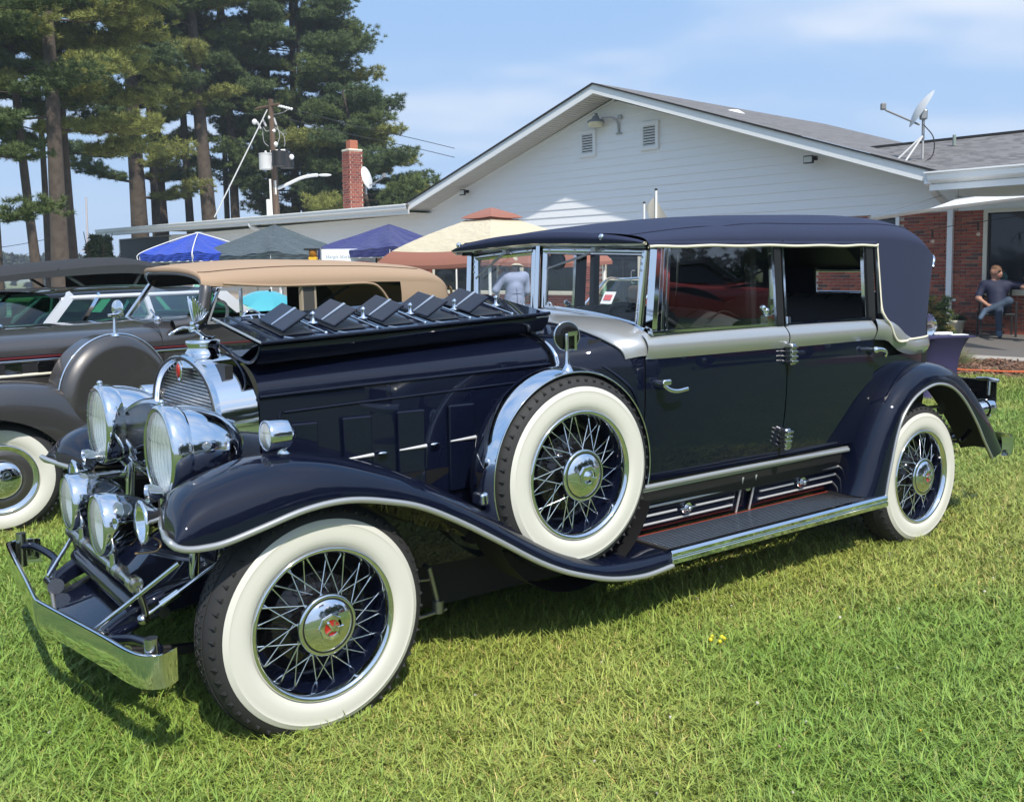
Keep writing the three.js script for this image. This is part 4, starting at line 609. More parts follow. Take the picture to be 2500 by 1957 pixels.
// ---- folding top
{
  const tg = grp('fabric_top', CAR);
  const eC = cat([[1.615, 1.712, 0.748], [2.0, 1.718, 0.742], [2.5, 1.722, 0.736], [3.0, 1.724, 0.732], [3.36, 1.728, 0.728], [3.68, 1.725, 0.716], [3.92, 1.712, 0.685], [4.12, 1.66, 0.625], [4.27, 1.625, 0.535], [4.41, 1.61, 0.39], [4.495, 1.605, 0.2], [4.515, 1.603, 0]]);
  const yc = mono([[1.55, 1.765], [1.62, 1.775], [1.96, 1.825], [2.43, 1.872], [3.2, 1.905], [3.6, 1.912], [3.85, 1.90], [4.1, 1.87]]);
  const roof = (k, r) => { const e = eC(k), xf = 1.585 , xc = e[0] < 1.9 ? lerp(xf, 1.9, (e[0] - 1.615) / 0.285) : Math.min(e[0], 3.72 + 0.15 * clamp((e[0] - 3.72) / 0.8)), a = r * Math.PI / 2; const y = e[1] + (yc(xc) - e[1]) * pw(Math.sin(a), lerp(0.80, 1.12, smooth(3.4, 4.2, e[0]))); return [lerp(e[0], xc, r), y - 0.012 * Math.sin(a * 2) * (e[0] > 2.2 && e[0] < 4.2 ? 1 : 0) * Math.abs(Math.sin((e[0] - 2.45) * 2.1)), e[2] * pw(Math.cos(a), 0.8)]; };
  part('roof_fabric', [1, -1].map((s) => sheet((u, v) => { const p = roof(u, v); return [p[0], p[1], s * p[2]]; }, 110, 30, [3, 1])), topFabric, tg);
  // valance band along the windscreen and over the door windows, with piping below
  const vis = (k, d) => { const z = k, f = 1 - Math.abs(z); const x = lerp(1.615, 1.585, Math.pow(f, 0.6)) - 0.02; return [x - 0.012 * d, lerp(1.712, 1.775, Math.pow(1 - Math.pow(Math.abs(z), 2.2), 0.8)) - d * 0.055 , z * 0.75]; };
  part('front_valance', sheet((u, v) => { const z = lerp(-1, 1, u), p = vis(z, 0), yb = lerp(1.728, 1.706, Math.abs(z)); return [p[0] - 0.016 * Math.sin(v * Math.PI), lerp(p[1] + 0.004, yb, v), p[2]]; }, 40, 8), topFabric, tg);
  part('front_piping', tube(Array.from({ length: 25 }, (_, i) => { const z = lerp(-1, 1, i / 24); return [1.592 + 0.006 * Math.abs(z), lerp(1.727, 1.705, Math.abs(z)) + 0.0025 * Math.sin(i * 1.9), z * 0.757]; }), 0.0075, 100, 6), M.cream, tg);
  for (const z of [-0.66, -0.30, 0.06, 0.50]) part('snap_knob', new THREE.SphereGeometry(0.015, 12, 8).translate(1.572, 1.748 - 0.02 * z * z, z), M.chrome, tg);
  for (const s of [1, -1]) {
    part('side_valance', sheet((u, v) => { const e = eC(u * 0.365); return [e[0], e[1] + 0.003 - v * 0.022, s * (e[2] + 0.004 + 0.006 * Math.sin(v * Math.PI))]; }, 40, 4), topFabric, tg);
    const qp = [[3.375, 1.70, 0.735], [3.378, 1.5, 0.752], [3.37, 1.37, 0.772], [3.39, 1.318, 0.783], [3.44, 1.275, 0.785], [3.485, 1.21, 0.783], [3.53, 1.178, 0.782], [3.62, 1.176, 0.778]];
    const edge = Array.from({ length: 24 }, (_, i) => { const e = eC(i / 23 * 0.362); return [e[0], e[1] - 0.02 + 0.002 * Math.sin(i * 1.3), s * (e[2] + 0.012)]; });
    part('window_piping', tube([...edge, [3.372, 1.707, s * 0.742], ...qp.map((p) => [p[0], p[1], s * p[2]])], 0.0075, 200, 6), M.cream, tg);
  }
  // quarters and back curtain around the tail, from roof edge to belt
  const eTop = (k) => eC(lerp(0.362, 1, k)), bot = (k) => { const p = tailPlan(clamp(k)); return [p[0] - 0.05 * smooth(0.3, 0.7, k), 1.178, p[1] + 0.012 - 0.03 * k]; };
  const quarter = (k, v) => { // v 0 top .. 1 bottom
    const e = eTop(k), q = bot(k * 1.0); let x = lerp(e[0], q[0], v), y = lerp(e[1], q[1], v), z = lerp(e[2], q[2], v);
    const bulge = 0.02 * Math.sin(v * Math.PI) * smooth(0.2, 0.8, k); x += bulge - 0.03 * Math.pow(Math.sin(v * Math.PI), 2) * smooth(0.5, 1, k) * v;
    if (v < 0.12) x += 0.012 * smooth(0.5, 1, k) * (1 - v / 0.12) ;
    // front edge follows the stepped piping
    const fx = mono([[1.17, 3.53], [1.21, 3.485], [1.275, 3.44], [1.318, 3.39], [1.37, 3.37], [1.8, 3.376]]); if (k < 0.12) x = lerp(Math.max(fx(y), 3.3), x, smooth(0, 0.12, k)) ; x = Math.max(x, fx(y)); 
    return [x, y, z + 0.004];
  };
  const win = (k, v) => k > 0.70 && v > 0.08 && v < 0.44;
  const qg = sheet((u, v) => { const k = u < 0.5 ? u * 2 : 2 - u * 2, s = u < 0.5 ? 1 : -1, p = quarter(k, v); return [p[0], p[1], s * Math.max(0, p[2])]; }, 120, 36, [4, 1.4]);
  { // cut the rear window opening
    const ix = qg.index.array, nv = 37, keep = []; for (let t = 0; t < ix.length; t += 3) { let cu = 0, cv = 0; for (let q = 0; q < 3; q++) { cu += Math.floor(ix[t + q] / nv) / 120 / 3; cv += (ix[t + q] % nv) / 36 / 3; } const k = cu < 0.5 ? cu * 2 : 2 - cu * 2; if (!win(k, cv)) keep.push(ix[t], ix[t + 1], ix[t + 2]); } qg.setIndex(keep);
  }
  part('quarter_fabric', qg, topFabric, tg);
  const wp = (k, v) => { const p = quarter(k, v); return p; }, loop = [];
  for (let i = 0; i <= 20; i++) { const t = i / 20; const p = wp(lerp(0.70, 1, t), 0.08); loop.push([p[0], p[1], p[2] - 0.004]); } for (let i = 20; i >= 0; i--) { const p = wp(lerp(0.70, 1, i / 20), 0.08); loop.push([p[0], p[1], -(p[2] - 0.004)]); }
  for (let i = 0; i <= 20; i++) { const p = wp(lerp(0.70, 1, i / 20), 0.44); loop.push([p[0], p[1], -(p[2] - 0.004)]); } for (let i = 20; i >= 0; i--) { const p = wp(lerp(0.70, 1, i / 20), 0.44); loop.push([p[0], p[1], p[2] - 0.004]); }
  part('rear_window_frame', tube(loop, 0.012, 200, 6, true), M.chrome, tg);
  part('belt_piping', tube(Array.from({ length: 60 }, (_, i) => { const u = i / 59, k = u < 0.5 ? u * 2 : 2 - u * 2, s = u < 0.5 ? 1 : -1, p = bot(clamp(k)); return [Math.max(p[0], 3.53) + 0.008 * k, 1.180, s * Math.max(0, p[2] + 0.009)]; }), 0.0075, 200, 6), M.cream, tg);
  part('top_bow', [tube([[4.20, 1.70, -0.60], [4.31, 1.68, -0.52], [4.43, 1.66, -0.385], [4.52, 1.645, -0.2], [4.535, 1.64, 0], [4.52, 1.645, 0.2], [4.44, 1.655, 0.40], [4.35, 1.645, 0.50], [4.32, 1.585, 0.515]], 0.013, 50, 8)], M.chrome, tg);
  part('seam', [1, -1].map((s) => tube(Array.from({ length: 24 }, (_, i) => { const p = roof(i / 23 * 0.6, 0.36); return [p[0], p[1] + 0.002, s * p[2]]; }), 0.0025, 60, 5)), topFabric, tg);
  part('headliner', sheet((u, v) => { const p = roof(u * 0.95, Math.abs(v * 2 - 1) < 1 ? 1 - Math.abs(v * 2 - 1) : 0), s = v < 0.5 ? 1 : -1; return [p[0] + 0.02, p[1] - 0.03, s * p[2] * 0.97]; }, 50, 20), M.black, tg);
}
// ---- interior
{
  const grey = std([0.050, 0.052, 0.055], 0.55, { bumpMap: tex(128, 128, (u, v) => tn(u, v, 24, 3)), bumpScale: 0.002 });
  const seat = (name, x, yTop, mat, d) => { const g = grp(name, CAR); part('backrest', [1, -1].map((s) => sheet((u, v) => { const z = lerp(0, 0.69, u), a = v * Math.PI; return [x + d * (0.5 - 0.5 * Math.cos(a)) - 0.02, 0.85 + (yTop - 0.85 - 0.06 * Math.pow(u, 4)) * pw(Math.sin(a), 0.35), s * z]; }, 12, 18)), mat, g); part('cushion', rbox(0.5, 0.2, 1.36, 0.07, x - 0.24, 0.83, 0, 3), mat, g); for (let i = -4; i <= 4; i++) part('pleat', tube([[x - 0.005, yTop - 0.03 - 0.004 * i * i * 0.3, i * 0.145], [x + d * 0.5, yTop + 0.003 - 0.004 * i * i * 0.3, i * 0.145], [x + d, yTop - 0.05, i * 0.145]], 0.004, 12, 5), M.black, g); return g; };
  seat('front_seat', 2.20, 1.40, grey, 0.22); seat('rear_seat', 3.75, 1.43, grey, 0.2);
  part('floor', box(2.9, 0.04, 1.36, 2.85, 0.55, 0), M.black, CAR);
  part('dashboard', [rbox(0.10, 0.24, 1.30, 0.03, 1.74, 1.20, 0), box(0.03, 0.7, 1.34, 1.5, 0.9, 0)], M.black, CAR);
  const sw = grp('steering_wheel', CAR, [2.02, 1.30, 0.36], [0, 0, -0.62]);
  part('rim', new THREE.TorusGeometry(0.215, 0.0145, 10, 48).rotateX(Math.PI / 2), M.black, sw);
  part('spokes', [0.5, 2.6, 4.7].map((a) => bar([0, -0.012, 0], [Math.cos(a) * 0.21, 0, Math.sin(a) * 0.21], 0.022, 0.012)), M.black, sw); part('hub', lathe([[0.05, -0.03], [0.045, 0.01], [0.02, 0.02], [0, 0.022]], 20), M.black, sw);
  part('column', rod([0, 0, 0], [0, -0.55, 0], 0.022), M.black, sw);
  part('interior_mirror', [new THREE.CylinderGeometry(0.055, 0.055, 0.012, 24).rotateZ(Math.PI / 2).scale(1, 0.8, 1.1).translate(1.64, 1.64, 0.10)], M.black, CAR);
  part('partition_post', [1, -1].map((s) => bar([2.5, 1.3, s * 0.60], [2.5, 1.75, s * 0.58], 0.045, 0.035)), M.black, CAR);
}
// ---- lamps
const fluted = std([0.72, 0.74, 0.73], 0.22, { metalness: 0.25 });
function lampShell(R, L, sharp = 1.6) { // along -x, rim plane at x = 0
  const p = []; for (let i = 0; i <= 18; i++) { const t = i / 18; p.push([R * 0.93 * Math.pow(1 - Math.pow(t, sharp), 0.62), L * t]); } p[18][0] = 0; return lathe(p, 40).rotateZ(-Math.PI / 2);
}
function lamp(name, x, y, z, R, L, parent = CAR, { backMat = M.chrome, lensFlutes = 22, sharp = 1.6 } = {}) {
  const g = grp(name, parent, [x, y, z]);
  part('shell', lampShell(R, L, sharp), backMat, g);
  part('lens_rim', lathe([[R * 0.86, -0.022], [R * 0.93, -0.026], [R * 0.99, -0.016], [R, 0.004], [R * 0.985, 0.03], [R * 0.94, 0.05], [R * 0.92, 0.05]], 48).rotateZ(-Math.PI / 2), M.chrome, g);
  part('reflector', lathe([[R * 0.86, -0.005], [R * 0.6, R * 0.35], [R * 0.25, R * 0.5], [0, R * 0.52]], 32).rotateZ(-Math.PI / 2), std([0.75, 0.76, 0.75], 0.25, { metalness: 0.8 }), g);
  const lens = phys([0.92, 0.95, 0.94], 0.12, { transmission: 0.7, thickness: 0, ior: 1.5 });
  part('lens', sheet((u, v) => { const a = u * Math.PI * 2, r = R * 0.88 * v, zz = Math.cos(a) * r, yy = Math.sin(a) * r; return [-0.020 - 0.02 * (1 - v * v) + (yy < R * 0.25 ? 0.0022 * Math.abs(Math.sin(zz / R * lensFlutes)) : 0.0008 * Math.sin(zz / R * lensFlutes * 1.6)), yy, zz]; }, 72, 34), lens, g);
  part('bulb', ball(R * 0.13, R * 0.25, 0, 0, 12), M.white, g);
  return g;
}
for (const s of [-1, 1]) {
  const h = lamp('headlamp', -0.385, 0.985, s * 0.405, 0.166, 0.285, CAR, { sharp: 2.2 });
  part('top_ridge', tube([[0.03, 0.155, 0], [0.10, 0.147, 0], [0.18, 0.118, 0], [0.255, 0.06, 0]], 0.005, 16, 6), M.chrome, h);
  part('visor_mount', [ball(0.012, -0.005, 0.172, 0)], M.chrome, h);
  const d = lamp('driving_lamp', -0.555, 0.72, s * 0.222, 0.112, 0.20, CAR, { lensFlutes: 3, sharp: 2.2, backMat: M.chromeDark });
  part('bracket', [rod([0.03, -0.10, 0], [0.03, -0.16, 0], 0.014), rod([0.03, -0.16, 0], [0.06, -0.19, 0], 0.018)], M.chrome, d);
  const p = lamp('parking_lamp', -0.115, 1.05, s * 0.69, 0.055, 0.09, CAR, { lensFlutes: 12, sharp: 2.0 });
  p.position.z = s * 0.70; part('pedestal', [rod([0.03, -0.05, 0], [0.045, -0.085, 0], 0.012, 0.03, 12)], M.chrome, p);
}
{
  const lb = grp('lamp_bar', CAR);
  part('crossbar', [tube([[-0.19, 0.80, -0.62], [-0.25, 0.80, -0.4], [-0.27, 0.80, 0], [-0.25, 0.80, 0.4], [-0.19, 0.80, 0.62]], 0.019, 40, 10), ...[1, -1].map((s) => rod([-0.27, 0.80, s * 0.405], [-0.30, 0.845, s * 0.405], 0.03, 0.036, 12)), rod([-0.27, 0.815, -0.42], [-0.29, 0.86, 0.39], 0.015), ...[1, -1].map((s) => new THREE.CylinderGeometry(0.04, 0.04, 0.04, 16).translate(-0.27, 0.80, s * 0.405))], M.chrome, lb);
  part('upright', [1, -1].map((s) => rod([-0.28, 0.80, s * 0.40], [-0.30, 0.52, s * 0.40], 0.021, 0.019, 12)), M.chrome, lb);
  part('front_bar', [rod([-0.515, 0.55, -0.47], [-0.515, 0.55, 0.47], 0.017, 0.017, 12), ...[0.43, 0.26, 0.20, -0.20, -0.26, -0.43].map((z) => rod([-0.515, 0.55, z - 0.02], [-0.515, 0.55, z + 0.02], 0.027, 0.027, 14)), ...[1, -1].map((s) => tube([[-0.515, 0.55, s * 0.46], [-0.50, 0.50, s * 0.462], [-0.49, 0.45, s * 0.462], [-0.50, 0.43, s * 0.462]], 0.013, 14, 8)), ...[1, -1].map((s) => ball(0.02, -0.50, 0.43, s * 0.462))], M.chromeDull, lb);
  part('stay_rod', [1, -1].flatMap((s) => [rod([-0.63, 0.40, s * 0.37], [-0.40, 0.63, s * 0.56], 0.0085), rod([-0.50, 0.435, s * 0.462], [-0.22, 0.60, s * 0.50], 0.0075), rod([-0.44, 0.47, s * 0.468], [-0.38, 0.505, s * 0.478], 0.015)]), M.chrome, lb);
  part('cable', tube([[-0.40, 0.655, 0.24], [-0.38, 0.64, 0.29], [-0.40, 0.615, 0.31], [-0.46, 0.605, 0.26]], 0.004, 24, 6), std([0.45, 0.30, 0.16], 0.4, { metalness: 0.6 }), lb);
}
for (const s of [1, -1]) {
  const hn = grp('horn', CAR, [-0.445, 0.765, s * 0.47]);
  part('bell', lathe([[0.070, -0.055], [0.078, -0.05], [0.074, -0.04], [0.05, -0.01], [0.03, 0.04], [0.026, 0.12], [0.03, 0.16]], 32).rotateZ(-Math.PI / 2), M.chrome, hn); part('body', [new THREE.CylinderGeometry(0.045, 0.045, 0.08, 20).rotateZ(Math.PI / 2).translate(0.2, 0, 0), rod([0.03, 0, 0], [0.22, 0.02, 0], 0.02)], M.chromeDull, hn);
  const hn2 = grp('horn', CAR, [-0.44, 0.852, s * 0.435]); part('trumpet', [lathe([[0.034, -0.02], [0.032, 0], [0.018, 0.03], [0.016, 0.12]], 20).rotateZ(-Math.PI / 2)], M.chrome, hn2); part('throat', new THREE.CylinderGeometry(0.022, 0.022, 0.006, 16).rotateZ(Math.PI / 2).translate(-0.005, 0, 0), M.black, hn2);
}
// ---- frame front, valances, bumper
{
  const fr = grp('front_frame', CAR);
  for (const s of [1, -1]) {
    part('frame_horn', [sheet((u, v) => { const c = cat([[0.15, 0.53, 0.40], [-0.1, 0.52, 0.40], [-0.35, 0.485, 0.39], [-0.50, 0.445, 0.38], [-0.60, 0.395, 0.375], [-0.625, 0.36, 0.375]])(u), a = v * Math.PI * 2, hgt = lerp(0.085, 0.03, u), w = 0.032; return [c[0], c[1] + hgt * pw(Math.sin(a), 0.5) * 0.75 - 0.02, s * (c[2] + w * pw(Math.cos(a), 0.5))]; }, 30, 20)], M.navy, fr);
    part('shackle', [new THREE.CylinderGeometry(0.032, 0.032, 0.09, 18).rotateX(Math.PI / 2).translate(-0.61, 0.365, s * 0.375), ball(0.018, -0.56, 0.32, s * 0.425), new THREE.CylinderGeometry(0.022, 0.022, 0.03, 14).rotateX(Math.PI / 2).translate(-0.555, 0.325, s * 0.425), new THREE.CylinderGeometry(0.02, 0.02, 0.02, 14).rotateX(Math.PI / 2).translate(-0.42, 0.43, s * 0.43)], M.chromeDull, fr);
    part('leaf_spring', [0, 1, 2].map((k) => tube([[-0.58, 0.315 - k * 0.014, s * 0.375], [-0.3 + k * 0.04, 0.265 - k * 0.014, s * 0.375], [0.05, 0.255 - k * 0.014, s * 0.375], [0.45, 0.29 - k * 0.014, s * 0.375]], 0.012, 24, 6)), M.black, fr);
    part('fender_apron', sheet((u, v) => [lerp(-0.10, 0.9, u), lerp(0.44, lerp(0.72, 0.80, smooth(0, 0.3, u)), v), s * lerp(0.42, lerp(0.50, 0.50, u), v)], 14, 6), M.black, fr);
  }
  part('cross_tube', [rod([-0.50, 0.455, -0.40], [-0.50, 0.455, 0.40], 0.036, 0.036, 16)], M.navy, fr);
  part('front_splash', sheet((u, v) => { const z = lerp(-0.37, 0.37, u); return [lerp(-0.66, -0.16, v) + 0.05 * Math.pow(z / 0.37, 2) * (1 - v), lerp(0.33, 0.56, pw(v, 1.3)), z]; }, 14, 12), M.navy, fr);
  part('splash_edge', tube([[-0.62, 0.332, -0.37], [-0.665, 0.322, 0], [-0.62, 0.332, 0.37]], 0.009, 20, 6), M.silver, fr);
  part('axle', [rod([0, 0.36, -0.7], [0, 0.36, 0.7], 0.035), new THREE.CylinderGeometry(0.16, 0.16, 0.12, 24).rotateX(Math.PI / 2).translate(0, 0.405, 0.64), new THREE.CylinderGeometry(0.16, 0.16, 0.12, 24).rotateX(Math.PI / 2).translate(0, 0.405, -0.64), rod([3.7, 0.405, -0.7], [3.7, 0.405, 0.7], 0.045), ball(0.17, 3.7, 0.405, 0)], M.dark, fr);
  part('undercarriage', [box(4.3, 0.14, 0.08, 2.3, 0.46, 0.40), box(4.3, 0.14, 0.08, 2.3, 0.46, -0.40), box(3.2, 0.05, 1.1, 2.4, 0.50, 0), box(1.1, 0.3, 0.42, 0.75, 0.55, 0), box(1.5, 0.34, 0.5, 0.95, 0.40, 0), box(1.3, 0.44, 0.03, 1.0, 0.42, 0.40), box(1.3, 0.44, 0.03, 1.0, 0.42, -0.40), box(1.9, 0.2, 0.9, 2.3, 0.36, 0)], M.dark, fr);
  part('brake_rod', [rod([0.15, 0.42, 0.56], [0.62, 0.35, 0.50], 0.006), rod([0.62, 0.40, 0.50], [0.66, 0.24, 0.50], 0.012), tube([[0.70, 0.21, 0.5], [0.45, 0.20, 0.53], [0.2, 0.14, 0.6]], 0.008, 16, 6), new THREE.CylinderGeometry(0.025, 0.025, 0.05, 8).translate(0.66, 0.23, 0.5)], M.steel, fr);
  part('spare_tray', sheet((u, v) => { const a = lerp(Math.PI * 1.1, Math.PI * 1.9, u); return [1.145 + 0.44 * Math.cos(a), 0.72 + 0.44 * Math.sin(a), lerp(0.64, 0.82, v)]; }, 20, 3), M.black, fr);
  const bm = grp('front_bumper', CAR);
  const bc = cat([[-0.58, 0.392, -0.835], [-0.64, 0.392, -0.872], [-0.69, 0.391, -0.855], [-0.705, 0.389, -0.76], [-0.718, 0.385, -0.55], [-0.732, 0.378, -0.28], [-0.746, 0.371, -0.04], [-0.742, 0.37, 0], [-0.738, 0.371, 0.04], [-0.70, 0.376, 0.28], [-0.66, 0.384, 0.55], [-0.635, 0.39, 0.74], [-0.61, 0.393, 0.83], [-0.565, 0.396, 0.868], [-0.52, 0.398, 0.85]]);
  part('blade', [sheet((u, v) => { const c = bc(u), a = lerp(-1, 1, v); return [c[0] - 0.0035 * (1 - a * a) - 0.004 * a, c[1] + a * 0.053, c[2]]; }, 120, 14), sheet((u, v) => { const c = bc(u); return [c[0] + 0.001 + 0.012 * v, c[1] + 0.053 + 0.002 * Math.sin(v * 3), c[2] * (1 - 0.012 * v)]; }, 120, 3), sheet((u, v) => { const c = bc(u), a = lerp(-1, 1, v); return [c[0] + 0.014, c[1] + a * 0.053, c[2] * 0.988]; }, 120, 4)], M.chrome, bm);
  part('end_cap', [1, -1].map((s) => new THREE.CylinderGeometry(0.021, 0.021, 0.145, 16).translate(s > 0 ? -0.575 : -0.645, 0.415, s * 0.81)), M.chromeDull, bm);
  part('bumper_iron', [1, -1].flatMap((s) => [tube([[s > 0 ? -0.575 : -0.64, 0.43, s * 0.80], [s > 0 ? -0.54 : -0.60, 0.43, s * 0.76], [-0.56, 0.41, s * 0.58], [-0.60, 0.385, s * 0.45], [-0.5, 0.40, s * 0.40]], 0.016, 30, 8)]), M.navy, bm);
}
// ---- spare wheel covers and mirrors
for (const s of [1, -1]) {
  const sp = grp('spare_cover', CAR, [1.145, 0.765, s * 0.845]);
  const arc = (r0, z0, r1, z1, a0, a1) => sheet((u, v) => { const a = lerp(a0, a1, u), r = lerp(r0, r1, v), taper = 1; return [r * Math.cos(a), r * Math.sin(a), s * lerp(z0, z1, v)]; }, 60, 3);
  const band = sheet((u, v) => { const a = lerp(-0.15, Math.PI * 1.12, u), w = lerp(0.028, 0.105, smooth(0.0, 0.55, u)), zz = -0.012 - w * v, r = 0.4165 + 0.022 * Math.sin(v * Math.PI * 0.6); return [r * Math.cos(a), r * Math.sin(a), s * (zz - 0.02)]; }, 80, 8);
  part('chrome_band', band, M.chrome, sp);
  part('cover_back', sheet((u, v) => { const a = lerp(-0.3, Math.PI * 1.25, u), w0 = lerp(0.028, 0.105, smooth(0.0, 0.55, u)), r = 0.437 - 0.03 * v * v; return [r * Math.cos(a), r * Math.sin(a), s * (-0.034 - w0 - 0.07 * v)]; }, 70, 6), M.navy, sp);
  part('cover_edge', tube(Array.from({ length: 40 }, (_, i) => { const a = lerp(-0.25, Math.PI * 1.12, i / 39); return [0.418 * Math.cos(a), 0.418 * Math.sin(a), s * -0.03]; }), 0.004, 80, 5), M.chrome, sp);
  part('clamp', [rbox(0.05, 0.05, 0.07, 0.012, -0.428, -0.05, s * -0.10)], M.chrome, sp);
  const mr = grp('mirror', CAR, [1.13, 1.198, s * 0.775]);
  part('stalk', [lathe([[0.03, -0.014], [0.024, -0.006], [0.011, 0.02], [0.0075, 0.08], [0.009, 0.135], [0.005, 0.14]], 16), bar([0, 0.138, 0], [0.05, 0.141, 0.0], 0.017, 0.02), bar([0.042, 0.14, 0.0], [0.043, 0.07, 0], 0.012, 0.014)], M.chrome, mr);
  part('mirror_back', lathe([[0, -0.010], [0.035, -0.008], [0.056, -0.002], [0.058, 0.005]], 36).rotateX(-Math.PI / 2).rotateY(-0.2).translate(0.02, 0.128, -0.02), M.blackGloss, mr);
  part('mirror_rim', new THREE.TorusGeometry(0.058, 0.004, 8, 40).rotateY(-0.2).translate(0.02, 0.128, -0.023), M.chrome, mr);
}
// ---- tail: bumper, plate, lamps
{
  const rbm = grp('rear_bumper', CAR);
  const rc = cat([[4.70, 0.45, 0.785], [4.78, 0.45, 0.81], [4.86, 0.45, 0.74], [4.92, 0.45, 0.4], [4.93, 0.45, 0], [4.92, 0.45, -0.4], [4.87, 0.45, -0.74], [4.78, 0.45, -0.815]]);
  part('blade', [sheet((u, v) => { const c = rc(u), a = lerp(-1, 1, v); return [c[0] + 0.012 * (1 - a * a), c[1] + a * 0.06, c[2]]; }, 60, 10), sheet((u, v) => { const c = rc(u); return [c[0] - 0.014 * v, c[1] + 0.06, c[2] * (1 - 0.01 * v)]; }, 60, 2)], M.chrome, rbm);
  part('iron', [1, -1].map((s) => rod([4.2, 0.45, s * 0.42], [4.91, 0.45, s * 0.42], 0.018)), M.navy, rbm);
  const pl = grp('number_plate', CAR, [4.72, 0.79, 0.60], [0, Math.PI / 2, 0]);
  part('plate', rbox(0.27, 0.14, 0.012, 0.004), M.blackGloss, pl); part('plate_bracket', [box(0.27, 0.012, 0.02, 0, 0.07, 0), rod([-0.1, 0.08, -0.02], [-0.1, -0.02, -0.03], 0.012), tube([[-0.16, 0.075, -0.02], [-0.1, 0.085, -0.04], [-0.02, 0.08, -0.02]], 0.012, 12, 8)], M.chromeDull, pl); part('plate_bolt', [ball(0.005, 0.06, -0.065, 0.008, 6), ball(0.005, 0.02, 0.07, 0.008, 6)], M.chrome, pl);
  part('plate_stay', [rod([4.5, 0.76, 0.5], [4.71, 0.79, 0.55], 0.012)], M.black, CAR);
  for (const s of [1, -1]) { const tl = lamp('tail_lamp', 4.68, 0.69, s * 0.69, 0.065, 0.13, CAR, { lensFlutes: 8 }); tl.rotation.y = Math.PI; part('stem', rod([0.05, -0.05, 0], [0.2, -0.2, 0.05], 0.014), M.navy, tl); }
  part('fuel_filler', [rod([4.0, 0.74, 0.60], [4.18, 0.74, 0.66], 0.01), new THREE.CylinderGeometry(0.04, 0.04, 0.012, 18).rotateX(Math.PI / 2).translate(4.2, 0.73, 0.66)], M.steel, CAR);
}
// ================================================================ OTHER CARS
const greyPaint = phys([0.075, 0.070, 0.068], 0.38, { metalness: 0.55, clearcoat: 1, clearcoatRoughness: 0.03 });
function makeRoadWheel(parent, name, pos, R, { flip = false, turn = 0, white = true, cap = 0.12 } = {}) {
  const w = grp(name, parent, pos, [0, (flip ? Math.PI : 0) + turn, 0]), k = R;
  const sp = (pts, n = 56) => lathe(pts.map((p) => [p[0] * k, p[1] * k]), n).rotateX(Math.PI / 2);
  const lugs = []; for (let i = 0; i < 60; i++) lugs.push(box(0.02 * k, 0.03 * k, 0.40 * k).rotateY(0.3).translate(0, 0.99 * k, -0.25 * k).rotateZ(i / 60 * Math.PI * 2));
  part('tyre', [sp([[0.60, -0.04], [0.66, 0.01], [0.78, 0.02], [0.90, -0.02], [0.97, -0.09], [0.99, -0.18], [0.99, -0.32], [0.96, -0.42], [0.85, -0.48], [0.6, -0.46]]), ...lugs], M.rubber, w);
  if (white) part('whitewall', sp([[0.60, -0.035], [0.66, 0.016], [0.76, 0.027], [0.845, 0.008], [0.85, 0.0]]), M.whitewall, w);
  part('rim', sp([[0.60, -0.03], [0.595, 0.01], [0.565, 0.01], [0.55, -0.02], [0.50, -0.03]]), M.chrome, w); part('wheel_disc', sp([[0.50, -0.03], [0.42, 0.0], [0.36, 0.0], [0.33, -0.02]]), greyPaint, w);
  part('hub_cap', sp([[cap / 0.36 , -0.02], [cap / 0.36 - 0.01, 0.03], [0.26, 0.07], [0.15, 0.10], [0, 0.11]]), M.chrome, w);
  return w;
}
